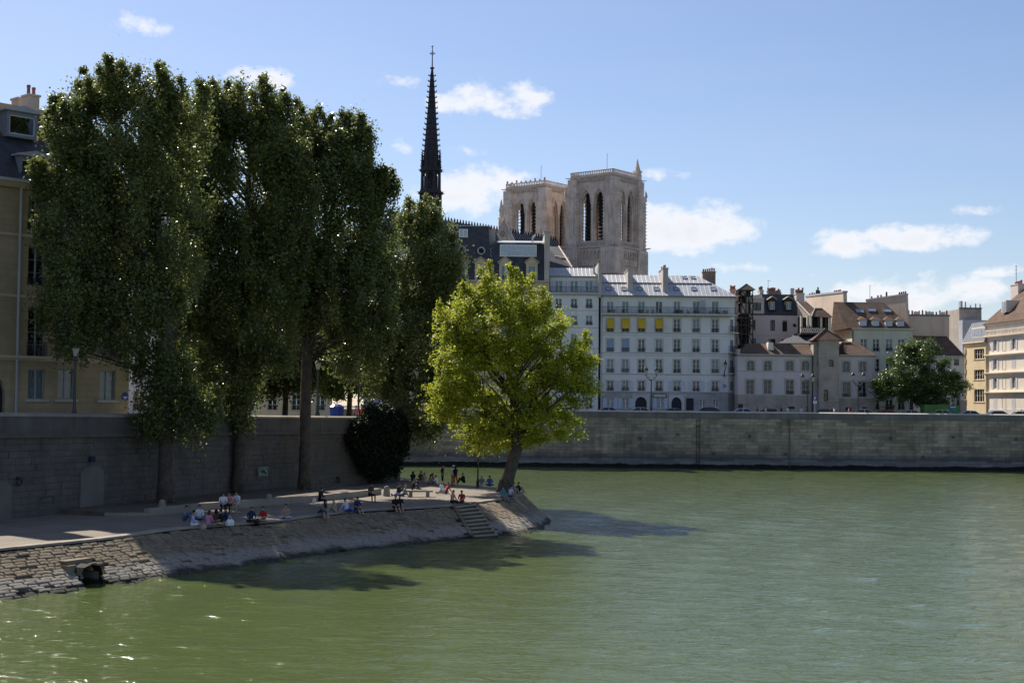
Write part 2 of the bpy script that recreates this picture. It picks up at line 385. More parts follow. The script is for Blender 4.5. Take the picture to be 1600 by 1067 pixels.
def make_water():
    ys = [18.0]
    while ys[-1] < YW+1.0: ys.append(ys[-1]+max(.20, ys[-1]*.0042))
    ys = np.array([-220.0, -120, -60, -20, 5]+ys)
    xs = np.concatenate([[-260.0, -180, -120, -80], np.arange(-55, 95, .42), [110.0, 140, 190, 280]])
    X, Y = np.meshgrid(xs, ys); rg = np.random.RandomState(4); Z = np.zeros_like(X)
    for i in range(46):
        lam = 10**rg.uniform(-.12, .62); k = 2*PI/lam
        th = rg.normal(rad(68), rad(34)); a = .0060*lam**.55*rg.uniform(.6, 1.3)
        ph = rg.uniform(0, 2*PI)
        # a slow warp keeps the wave trains from looking ruled
        Wp = .9*np.sin(X*.05+ph)+.9*np.sin(Y*.043+ph*2)
        env = .55+.45*np.sin(X*rg.uniform(.01, .06)+Y*rg.uniform(.01, .06)+ph*3)
        fade = np.clip(1.3-np.abs(Y)/(lam*95), 0, 1)
        Z += a*env*fade*np.sin(k*(X*math.cos(th)+Y*math.sin(th)+Wp)+ph)
    V = np.stack([X, Y, Z], -1).reshape(-1, 3); ny, nx = X.shape
    idx = np.arange(ny*nx).reshape(ny, nx)
    Fq = np.stack([idx[:-1, :-1], idx[:-1, 1:], idx[1:, 1:], idx[1:, :-1]], -1).reshape(-1, 4)
    me = np_mesh('water', V, Fq)
    m = bpy.data.materials.new('river_water'); m.use_nodes = True; MATS['water'] = m
    N = m.node_tree.nodes; L = m.node_tree.links; b = N['Principled BSDF']
    b.inputs['IOR'].default_value = 1.33; b.inputs['Roughness'].default_value = .06
    g = N.new('ShaderNodeNewGeometry')
    def nz(sc, ms, det=3, dist=0):
        mp = N.new('ShaderNodeMapping'); mp.inputs['Scale'].default_value = ms; L.new(g.outputs['Position'], mp.inputs[0])
        n = N.new('ShaderNodeTexNoise'); n.inputs['Scale'].default_value = sc; n.inputs['Detail'].default_value = det
        n.inputs['Distortion'].default_value = dist; L.new(mp.outputs[0], n.inputs['Vector']); return n.outputs['Fac']
    cr = N.new('ShaderNodeMix'); cr.data_type = 'RGBA'; L.new(nz(.035, (1, 1, 1), 4), cr.inputs['Factor'])
    cr.inputs['A'].default_value = (.064, .090, .028, 1); cr.inputs['B'].default_value = (.092, .120, .044, 1)
    L.new(cr.outputs['Result'], b.inputs['Base Color'])
    b1 = N.new('ShaderNodeBump'); b1.inputs['Strength'].default_value = .8; b1.inputs['Distance'].default_value = .14
    L.new(nz(1.5, (.8, 1.5, 1), 4, .6), b1.inputs['Height'])
    b2 = N.new('ShaderNodeBump'); b2.inputs['Strength'].default_value = .45; b2.inputs['Distance'].default_value = .035
    L.new(nz(5.5, (.8, 1.6, 1), 3, .3), b2.inputs['Height']); L.new(b1.outputs[0], b2.inputs['Normal'])
    # calm and ruffled patches
    L.new(b2.outputs[0], b.inputs['Normal'])
    o = link('river', me, 'water', None, True); tag(o, kind='structure')
make_water()

# ------------------------------------------------------------------ stones with worn edges, shared between alike pieces
def stone_mesh(seed, matname, wear=.06):
    r = random.Random(seed); b = MB()
    j = lambda: r.uniform(-wear, wear)*.5
    back = [(-.5,-.5,-.6),(.5,-.5,-.6),(.5,.5,-.6),(-.5,.5,-.6)]
    mid = [(-.5+abs(j()),-.5+abs(j()),-.12),(.5-abs(j()),-.5+abs(j()),-.12),(.5-abs(j()),.5-abs(j()),-.12),(-.5+abs(j()),.5-abs(j()),-.12)]
    k = wear*1.1
    top = [(x*(1-k-abs(j())), y*(1-2*k-abs(j())), r.uniform(-.04, .10)) for x, y, z in back]
    c = [(r.uniform(-.1, .1), r.uniform(-.1, .1), r.uniform(.02, .14))]
    vs = back+mid+top+c; fs = []
    for i in range(4):
        n = (i+1) % 4
        fs += [(i, n, 4+n, 4+i), (4+i, 4+n, 8+n, 8+i), (8+i, 8+n, 12)]
    b.add(vs, fs); me = b.mesh('stone'); me.materials.append(MATS[matname]); return me

def place_frame(c, ex, ey, ez, sx, sy, sz):
    return Matrix(((ex.x*sx, ey.x*sy, ez.x*sz, c.x), (ex.y*sx, ey.y*sy, ez.y*sz, c.y), (ex.z*sx, ey.z*sy, ez.z*sz, c.z), (0, 0, 0, 1)))

def lay_stones(parent, frames, meshes, matname, limit=300):
    """frames: list of (distance, Matrix); the nearest become single parts, the rest one joined part"""
    frames.sort(key=lambda t: t[0])
    for i, (d, M) in enumerate(frames[:limit]):
        o = bpy.data.objects.new('stone', meshes[i % len(meshes)]); COL.objects.link(o); o.parent = parent; o.matrix_local = M
    rest = frames[limit:]
    if rest:
        VV = []; FF = []; k = 0
        for i, (d, M) in enumerate(rest):
            me = meshes[i % len(meshes)]
            for v in me.vertices: VV.append(tuple(M @ v.co))
            for p in me.polygons: FF.append(tuple(q+k for q in p.vertices))
            k = len(VV)
        me = bpy.data.meshes.new('stonework'); me.from_pydata(VV, [], FF); me.materials.append(MATS[matname])
        o = bpy.data.objects.new('stonework', me); COL.objects.link(o); o.parent = parent; o['kind'] = 'stuff'

def catmull(P, n):
    P = [P[0]+(P[0]-P[1])]+list(P)+[P[-1]+(P[-1]-P[-2])]; out = []
    segs = len(P)-3
    for s in range(segs):
        a, b, c, d = P[s:s+4]
        for i in range(n):
            t = i/n
            out.append(.5*((2*b)+(c-a)*t+(2*a-5*b+4*c-d)*t*t+(3*b-a-3*c+d)*t**3))
    out.append(P[-2]); return out
def resample(pairs, step):
    """pairs of points -> evenly spaced pairs along the mean line"""
    L = [0]
    for (a, b), (c, d) in zip(pairs, pairs[1:]): L.append(L[-1]+((c-a).length+(d-b).length)/2)
    n = int(L[-1]/step); out = []; j = 0
    for i in range(n+1):
        s = L[-1]*i/n
        while j < len(L)-2 and L[j+1] < s: j += 1
        t = (s-L[j])/max(1e-6, L[j+1]-L[j])
        out.append((pairs[j][0].lerp(pairs[j+1][0], t), pairs[j][1].lerp(pairs[j+1][1], t)))
    return out, L[-1]

# ------------------------------------------------------------------ sloping bank of the low quay
TOP = [(0,858),(100,848),(184,839),(278,826),(420,815),(488,806),(560,798),(614,795),(674,792),(714,789),(760,783),(800,777),(816,771.5)]
WAT = [(22,935),(122,922),(206,909),(300,896),(446,875),(518,864),(592,856),(646,851),(706,845),(746,840),(800,836),(838,829),(858,818)]
tp = [G(x, y, ZQ) for x, y in TOP]; wp = [G(x, y, 0) for x, y in WAT]
d0 = (tp[1]-tp[0]).normalized(); e0 = (wp[1]-wp[0]).normalized()
tp = [tp[0]-d0*22, tp[0]-d0*10]+tp; wp = [wp[0]-e0*22, wp[0]-e0*10]+wp
back = [G(809, 767, ZQ), G(795, 763.5, ZQ), G(746, 760, ZQ), G(690, 756.5, ZQ), G(640, 751, ZQ)]
back += [back[-1]+Vector((-5, 9, 0)), back[-1]+Vector((-16, 20, 0)), back[-1]+Vector((-40, 36, 0))]
nb = []
for i, p in enumerate(back):
    q = back[min(i+1, len(back)-1)]-back[max(i-1, 0)]; nrm = Vector((q.y, -q.x, 0)).normalized()
    w = p+nrm*2.3; w.z = 0; nb.append(w)
nb[0] = G(858, 810, 0)
tp += back; wp += nb
pairs = list(zip(catmull(tp, 6), catmull(wp, 6)))
pairs, LEN = resample(pairs, .62)
EDGE = [a for a, b in pairs]
def nearest_i(p):
    return min(range(len(pairs)), key=lambda i: (pairs[i][0]-p).length)
i_st0 = nearest_i(G(712, 789.5, ZQ)); i_st1 = i_st0+4                   # the steps
i_dr = min(range(len(pairs)), key=lambda i: (pairs[i][1]-G(160, 917, 0)).length)   # the drain
bank = empty('quay_bank', (0, 0, 0)); tag(bank, kind='structure')
def bp(i, t):                                   # i may be fractional; t 0 top .. 1 water .. beyond
    i = max(0, min(len(pairs)-1.001, i)); k = int(i); f = i-k
    a = pairs[k][0].lerp(pairs[k+1][0], f); b = pairs[k][1].lerp(pairs[k+1][1], f)
    return a+(b-a)*t
def skip(i, t):
    return (i_st0 <= i < i_st1) or (i_dr-1 <= i < i_dr+1 and .55 < t < 1.2)
b = MB(); NT = 10
for i in range(len(pairs)-1):
    for k in range(NT):
        t0, t1 = k/NT*1.5, (k+1)/NT*1.5
        if skip(i, (t0+t1)/2): continue
        q = [bp(i, t0), bp(i, t1), bp(i+1, t1), bp(i+1, t0)]
        b.quad(*[p-Vector((0, 0, .15)) for p in q])
b.build('bank_core', 'bank_core', bank)
smesh = [stone_mesh(s, 'bank_stone', .09) for s in range(7)]
frames = []; rs = random.Random(3)
NC = 17
for k in range(NC):
    t0 = .045+k*(1.06-.045)/NC; t1 = t0+(1.06-.045)/NC; i = rs.uniform(0, .8)
    while i < len(pairs)-2:
        w = rs.uniform(.6, 1.55); im = i+w/2; tm = (t0+t1)/2
        if not (skip(im, tm) or skip(i+.15, tm) or skip(i+w-.15, tm)):
            c = bp(im, tm); ex = (bp(i+w, tm)-bp(i, tm)); lx = ex.length; ex.normalize()
            ey = (bp(im, t0)-bp(im, t1)); ly = ey.length; ez = ex.cross(ey).normalized()
            if ez.z < 0: ez = -ez
            ey = ez.cross(ex)
            up = rs.uniform(-.03, .018)+(-.08 if rs.random() < .05 else 0)
            tw = rs.uniform(-.02, .02)
            ex2 = (ex+ey*tw).normalized(); ey2 = ez.cross(ex2)
            dist = c.length if ez.dot(-c) > 0 else 999
            frames.append((dist, place_frame(c+ez*up, ex2, ey2, ez, lx*.968, ly*.87, .14)))
        i += w
lay_stones(bank, frames, smesh, 'bank_stone')
# coping slabs along the edge
cm = stone_mesh(91, 'coping', .03)
i = 0.0
while i < len(pairs)-3:
    w = rs.uniform(1.6, 2.6)
    a, c2 = bp(i, 0), bp(i+w, 0); ex = (c2-a); lx = ex.length; ex.normalize(); nrm = Vector((ex.y, -ex.x, 0)); 
    ctr = (a+c2)/2-nrm*.22; ctr.z = ZQ+.045
    if not (i_st0-.2 < i+w/2 < i_st1+.2):
        o = bpy.data.objects.new('coping_slab', cm); COL.objects.link(o); o.parent = bank
        o.matrix_local = place_frame(ctr, ex, Vector((-ex.y, ex.x, 0)), Vector((0, 0, 1)), lx*.99, .62, .16)
    i += w
# the flight of steps down to the water
mat('step_riser', (.10,.085,.065), var=.3, bump=.5); mat('step_stone', (.33,.28,.21), var=.25, bump=.5, blotch=.4, blotchcol=(.1,.09,.07))  # dark risers, lighter treads: the shade between steps is put into the colours
ns = 9
for k in range(ns):
    t0 = k/ns*1.02; t1 = (k+1)/ns*1.02; z = ZQ*(1-(k+.55)/ns)
    A, B_, C_, D_ = bp(i_st0, t0), bp(i_st1, t0), bp(i_st1, t1), bp(i_st0, t1)
    m = MB(); lo = [Vector((p.x, p.y, z-.9)) for p in (A, D_, C_, B_)]; hi = [Vector((p.x, p.y, z)) for p in (A, D_, C_, B_)]
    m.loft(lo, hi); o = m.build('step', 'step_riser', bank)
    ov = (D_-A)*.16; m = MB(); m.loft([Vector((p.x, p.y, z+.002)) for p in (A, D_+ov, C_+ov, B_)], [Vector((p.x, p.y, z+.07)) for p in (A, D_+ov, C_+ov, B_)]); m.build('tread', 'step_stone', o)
for ii in (i_st0, i_st1):                        # cheek stones beside the steps
    m = MB(); s_ = -.16 if ii == i_st0 else .16
    A = bp(ii, 0); Bq = bp(ii, 1.08); ex = (bp(ii+1, .5)-bp(ii-1, .5)).normalized()*s_
    up = Vector((0, 0, .09)); dn = Vector((0, 0, -.7))
    m.loft([A+dn-ex, A+up-ex, A+up+ex, A+dn+ex], [Bq+dn-ex, Bq+up-ex, Bq+up+ex, Bq+dn+ex]); m.build('step_cheek', 'bank_stone', bank)
# storm drain mouth
c0 = bp(i_dr, .80); exd = (bp(i_dr+1, .8)-bp(i_dr-1, .8)).normalized(); inn = Vector((-exd.y, exd.x, 0))
if inn.y < 0: inn = -inn
mat('drain_dark', (.02,.018,.015), var=.2)
def drain():
    m = MB(); hw = .72
    def P(a, d, z): return tuple(Vector((c0.x, c0.y, 0))+exd*a+inn*d+Vector((0, 0, z)))
    arch = [(-hw, -.3), (-hw, .55), (-hw*.7, .88), (0, 1.0), (hw*.7, .88), (hw, .55), (hw, -.3)]
    for (a0, z0), (a1, z1) in zip(arch, arch[1:]): m.quad(P(a0, .05, z0), P(a1, .05, z1), P(a1, 3, z1), P(a0, 3, z0))
    m.add([P(a, 3, z) for a, z in arch], [tuple(range(len(arch)))])
    m.build('drain_barrel', 'drain_dark', bank)
    for a0, a1, z0, z1, y0 in ((-.98, -hw, -.3, .60, .22), (hw, .98, -.3, .62, .26), (-.85, .85, .96, 1.16, .80), (-.98, -.42, .60, .97, .52), (.45, .96, .62, .96, .55)):
        m = MB(); m.loft([P(a0, y0, z0), P(a1, y0-.03, z0), P(a1*.97, y0+.1, z1), P(a0*.97, y0+.06, z1)], [P(a0, 1.4, z0), P(a1, 1.4, z0), P(a1, 1.4, z1), P(a0, 1.4, z1)])
        m.build('drain_stone', 'bank_stone', bank)
drain()

# ------------------------------------------------------------------ upper retaining wall of the near island
WA = Vector((-28.7, 80.7, 0)); WC = Vector((-9.95, 126.8, 0)); wu = (WC-WA).normalized(); wn = Vector((wu.y, -wu.x, 0))   # wn faces the river
WS = WA-wu*28; WLEN = (WC-WS).length
def wtop(s): return 7.83-(s-28)*.0084
quay = [e for e in EDGE]
m = MB()
# low quay floor
back_pts = [WS-wn*.4, WC-wn*.4, WC+Vector((-6, 12, 0)), WC+Vector((-46, 40, 0))]
poly = [Vector((p.x, p.y, ZQ)) for p in EDGE]+[Vector((p.x, p.y, ZQ)) for p in reversed(back_pts)]
import bmesh
bm = bmesh.new(); vv = [bm.verts.new(p) for p in poly]; bm.faces.new(vv); bmesh.ops.triangulate(bm, faces=bm.faces[:])
me = bpy.data.meshes.new('low_quay'); bm.to_mesh(me); bm.free()
if me.polygons[0].normal.z < 0: me.flip_normals()
o = link('low_quay', me, 'quay_paving'); tag(o, kind='structure')
# wall
rw = empty('retaining_wall', (WS.x, WS.y, 0), math.atan2(wu.y, wu.x)); tag(rw, 'dark stained ashlar retaining wall behind the shaded low quay', 'wall')
# local frame: x along the wall, y towards the land, z up
m = MB(); b0 = .06
zt0, zt1 = wtop(0), wtop(WLEN)
def slopebox(mb, x0, x1, y0, y1, za, zb):       # za/zb measured down from the wall top
    t0, t1 = wtop(x0), wtop(x1)
    mb.loft([(x0,y0,t0-za if za is not None else 1.5),(x0,y1,t0-za if za is not None else 1.5),(x0,y1,t0-zb),(x0,y0,t0-zb)],
            [(x1,y0,t1-za if za is not None else 1.5),(x1,y1,t1-za if za is not None else 1.5),(x1,y1,t1-zb),(x1,y0,t1-zb)])
slopebox(m, 0, WLEN, b0, 1.0, None, 1.30); m.build('wall_core', 'quay_core', rw)
wst = [stone_mesh(40+s, 'quay_stone', .025) for s in range(5)]
frames = []; nc = 12
ex = Vector((1, 0, 0)); ey = Vector((0, 0, 1)); ez = Vector((0, -1, 0))
for k in range(nc):
    x = rs.uniform(-.5, 0)
    while x < WLEN:
        w = rs.uniform(.9, 1.75); x1 = min(x+w, WLEN-.02)
        if x1-x < .35: break
        z0 = ZQ-.05+k*(wtop(x)-1.42-ZQ+.05)/nc; z1 = ZQ-.05+(k+1)*(wtop(x)-1.42-ZQ+.05)/nc
        c = Vector(((x+x1)/2, b0-.01+rs.uniform(-.012, .014), (z0+z1)/2))
        wpos = WS+wu*c.x; 
        frames.append((wpos.length if c.x > 24 else 500+c.x, place_frame(c, ex, ey, ez, (x1-x)*.994, (z1-z0)*.985, .22)))
        x = x1
lay_stones(rw, frames, wst, 'quay_stone')
m = MB(); slopebox(m, 0, WLEN+.02, -.16, 1.1, 1.42, 1.22); slopebox(m, 0, WLEN, -.08, 1.05, 1.22, 1.12); m.build('string_course', 'wall_cap', rw)
x = 0
while x < WLEN:                                  # parapet blocks and their coping
    x1 = min(x+rs.uniform(1.7, 2.3), WLEN)
    m = MB(); slopebox(m, x+.008, x1-.008, .02+rs.uniform(-.012, .012), .48, 1.12, .20); m.build('parapet_block', 'wall_cap', rw)
    m = MB(); t0, t1 = wtop(x), wtop(x1); pf = [(-.05, -.20), (.55, -.20), (.55, -.07), (.25, .02), (-.05, -.07)]; m.loft([(x+.006, y_, t0+z_) for y_, z_ in pf], [(x1-.006, y_, t1+z_) for y_, z_ in pf]); m.build('parapet_coping', 'coping', rw)
    x = x1
# blocked arches in the wall
mat('arch_fill', (.155,.143,.128), var=.15, bump=.3, streak=.3)
def wall_xz(px, py):                             # pixel -> wall-local x,z
    r = ray(px, py); n = wn; t = (WS.dot(n))/(r.x*n.x+r.y*n.y); p = Vector((r.x*t, r.y*t, EYE+r.z*t)); return (p-WS).dot(wu), p.z
for (pl, pr_, pt) in ((124, 160, 728), (-30, 17, 752)):
    xa, _ = wall_xz(pl, 780); xb, _ = wall_xz(pr_, 780); _, zt = wall_xz((pl+pr_)/2, pt)
    h = (xb-xa)/2; m = MB(); n = 10
    pts = [(xa, ZQ-.02)]+[(xa+h-h*math.cos(PI*i/n), zt-.45+.45*math.sin(PI*i/n)) for i in range(n+1)]+[(xb, ZQ-.02)]
    m.prism_y(pts, -.085, .06); m.build('blocked_arch', 'arch_fill', rw)
# far flank of the wall behind the corner
m = MB(); cx = WLEN
m.loft([(cx, 0.0, 1.5), (cx, 60, 1.5), (cx, 60, wtop(cx)), (cx, 0.0, wtop(cx))], [(cx-.5, 1.1, 1.5), (cx-.5, 60, 1.5), (cx-.5, 60, wtop(cx)-.3), (cx-.5, 1.1, wtop(cx)-.3)])
m.build('return_wall', 'quay_core', rw)
# quoins on the corner
for k in range(13):
    z0 = ZQ+k*(wtop(cx)-1.42-ZQ)/13; z1 = z0+(wtop(cx)-1.42-ZQ)/13
    L_ = .95 if k % 2 else .55
    m = MB(); m.box(cx-L_, cx+.09, -.10, .5, z0+.008, z1-.008); m.build('quoin', 'quay_stone', rw)
# upper street ground
m = MB(); a = WS-wn*.6; c = WC-wn*.6
P4 = [(a.x, a.y, ZU), (c.x, c.y, ZU), (c.x-62, c.y+25, ZU), (a.x-75, a.y+20, ZU)]
m.add(P4, [(0, 1, 2, 3)]); o = m.build('upper_quay', 'pavement'); tag(o, kind='structure')

# raised earth bed behind a low stone kerb that people sit on
KP = [(163,806),(235,806),(316,797),(400,791),(480,785),(560,777),(596,772)]
kp = [G(x, y, ZQ) for x, y in KP]
bedp = [Vector((p.x, p.y, ZQ+.22)) for p in kp]
inw = [WS+wu*((p-WS).dot(wu)) for p in kp]
m = MB(); 
for i in range(len(kp)-1):
    a, b_ = bedp[i], bedp[i+1]; c, d = inw[i+1], inw[i]
    m.quad(a, b_, Vector((c.x, c.y, ZQ+.30)), Vector((d.x, d.y, ZQ+.30)))
m.add([bedp[0], Vector((inw[0].x, inw[0].y, ZQ+.3)), Vector((inw[0].x, inw[0].y, ZQ-.05)), Vector((kp[0].x, kp[0].y, ZQ-.05))], [(0,1,2,3)])
o = m.build('tree_bed', 'earth'); tag(o, kind='structure')
kerb = empty('low_kerb_wall', kp[0]); tag(kerb, 'long low stone kerb people sit on along the tree bed', 'kerb')
base = kp[0]
for i in range(len(kp)-1):
    a, b_ = kp[i], kp[i+1]; L_ = (b_-a).length; n = max(1, round(L_/1.5)); u = (b_-a).normalized(); nn = Vector((-u.y, u.x, 0))
    hh = .20 if i == 0 else .44
    for k in range(n):
        p0 = a+u*(L_*k/n+.008)-base; p1 = a+u*(L_*(k+1)/n-.008)-base; m = MB(); z1 = hh+rs.uniform(-.015, .015)
        m.loft([p0+Vector((0,0,-.1)), p0+nn*.45+Vector((0,0,-.1)), p0+nn*.45+Vector((0,0,z1)), p0+Vector((0,0,z1))],
               [p1+Vector((0,0,-.1)), p1+nn*.45+Vector((0,0,-.1)), p1+nn*.45+Vector((0,0,z1)), p1+Vector((0,0,z1))])
        m.build('kerb_stone', 'coping', kerb)

# ------------------------------------------------------------------ far quay wall and street
mat('pale_coping', (.52,.48,.42), var=.15)
fw = empty('river_wall', (0, YW, 0)); tag(fw, 'long pale stone river wall along the far bank with dark tide line', 'wall')
m = MB(); m.loft([(-110,-.35,-1),(150,-.35,-1),(150,.6,-1),(-110,.6,-1)], [(-110,0,6.98),(150,0,6.98),(150,.6,6.98),(-110,.6,6.98)]); m.build('wall_face', 'far_wall', fw)
m = MB(); m.box(-110, 150, -.10, .6, 6.98, 7.14); m.build('string_course', 'far_wall_band', fw)
m = MB(); m.box(-110, 150, .02, .5, 7.14, 7.80); m.build('parapet', 'far_wall_band', fw)
x = -60.0
while x < 110:
    x1 = x+rs.uniform(1.9, 2.3); m = MB(); m.prism_x([(-.06, 7.80), (.56, 7.80), (.56, 7.87), (.25, 8.0), (-.06, 7.87)], x+.01, x1-.01); m.build('parapet_coping', 'pale_coping', fw); x = x1
m = MB(); m.box(D(1233,700,YW).x, D(1233,700,YW).x+.06, -.40, .1, .2, 6.9); m.build('expansion_joint', 'far_wall_band', fw)
m = MB(); m.quad((-400, YW+.4, ZF), (500, YW+.4, ZF), (900, 1500, ZF), (-900, 1500, ZF)); o = m.build('far_street', 'asphalt'); tag(o, kind='structure')
m = MB(); m.box(-110, 150, YW+.56, YW+4.0, ZF-.2, ZF+.12); o = m.build('far_pavement', 'pavement'); tag(o, kind='structure')
m = MB(); m.box(-110, 75, YW+11.0, YW+14.0, ZF-.2, ZF+.12); o = m.build('far_kerbside', 'pavement'); tag(o, kind='structure')
# ladder
lx = D(1090, 700, YW).x
ld = empty('wall_ladder', (lx, YW-.45, .3)); tag(ld, 'rusty iron ladder fixed down the far river wall', 'ladder')
for s in (-.24, .24):
    m = MB(); m.box(s-.035, s+.035, -.03, .03, 0, 6.6); m.build('stringer', 'iron', ld)
m0 = MB(); m0.box(-.22, .22, -.025, .025, -.02, .02); rm = m0.mesh('rung'); rm.materials.append(MATS['iron'])
for k in range(21): inst('rung', rm, ld, (0, 0, .25+k*.30))
m0 = MB(); m0.box(-.24, .24, .03, .5, -.03, .03); bmh = m0.mesh('bracket'); bmh.materials.append(MATS['iron'])
for k in (0.6, 3.0, 5.6): inst('bracket', bmh, ld, (0, 0, k))
# mooring rings
m0 = MB(); m0.torus((0, -.06, -.16), .17, .035); rgm = m0.mesh('ring'); rgm.materials.append(MATS['iron'])
m0 = MB(); m0.box(-.06, .06, -.10, .25, -.06, .06); bs = m0.mesh('bolt'); bs.materials.append(MATS['iron'])
far_rings = [(1000,683,'left of the ladder, high up'),(1059,677,'just left of the ladder'),(1115,707,'right of the ladder, low down'),(1171,680,'high on the wall below the red-shirted walker'),
             (1228,708,'low on the wall left of the joint'),(1281,680,'high up, right of the vertical joint'),(1392,683,'high up, below the low white house'),(1442,712,'low down, below the chestnut tree'),(1490,681,'high up, below the green cabin'),(1587,684,'near the right edge of the picture')]
for i, (x, y, w) in enumerate(far_rings):
    p = D(x, y, YW-.2); r_ = empty('mooring_ring', (p.x, YW-.07-.28*(1-p.z/7), p.z)); tag(r_, 'iron mooring ring on the far river wall, '+w, 'ring', 'mooring rings')
    inst('ring', rgm, r_); inst('bolt', bs, r_)
for (x, y, w) in ((28, 747, 'left of the blocked arch'), (527, 746, 'right of the third poplar trunk')):
    xx, zz = wall_xz(x, y); p = WS+wu*xx+wn*.05; r_ = empty('mooring_ring', (p.x, p.y, zz), math.atan2(wu.y, wu.x)); r_.scale = (1.25,)*3
    tag(r_, 'iron mooring ring on the dark near wall, '+w, 'ring', 'mooring rings'); inst('ring', rgm, r_); inst('bolt', bs, r_)
# small plate and picture on the near wall
def wall_panel(name, px0, px1, py0, py1, th=.05):
    x0, z0 = wall_xz(px0, py1); x1, z1 = wall_xz(px1, py0); p = WS+wu*x0
    e = empty(name, (p.x, p.y, z0), math.atan2(wu.y, wu.x)); return e, x1-x0, z1-z0
e, w, h = wall_panel('wall_plate', 138.5, 146.5, 713, 721); tag(e, 'small dark blue square plate on the near wall', 'plate')
m = MB(); m.box(0, w, -.14, -.02, 0, h); mat('plate_blue', (.012,.014,.05), rough=.5); m.build('panel', 'plate_blue', e); MB().box(-.03, w+.03, -.12, -.03, -.03, 0).build('rim', 'iron', e); MB().box(-.03, w+.03, -.12, -.03, h, h+.03).build('rim', 'iron', e)
e, w, h = wall_panel('painted_panel', 401, 417, 729, 744); tag(e, 'green and white painted picture pasted on the near wall', 'picture')
mat('mural_bg', (.15,.22,.15), var=.3, scale=3.0, tint2=(.26,.30,.34)); mat('mural_dark', (.04,.07,.05), var=.2); mat('mural_green', (.16,.36,.10), var=.2)
m = MB(); m.box(0, w, -.12, -.02, 0, h); m.build('panel', 'mural_bg', e)
m = MB()
for a0, b0_, a1, b1 in ((.0,.0,.04,1),(.25,.35,.62,.62),(.62,.3,.78,.48),(.45,.62,.55,.8)): m.box(a0*w, a1*w, -.135, -.12, b0_*h, b1*h)
m.torus((w*.78, -.128, h*.5), w*.14, .03); m.build('painted_figure', 'mural_dark', e)
m = MB(); m.box(.08*w, .3*w, -.13, -.12, .1*h, .5*h); m.box(.5*w, .95*w, -.13, -.12, .05*h, .16*h); m.build('painted_patch', 'mural_green', e)
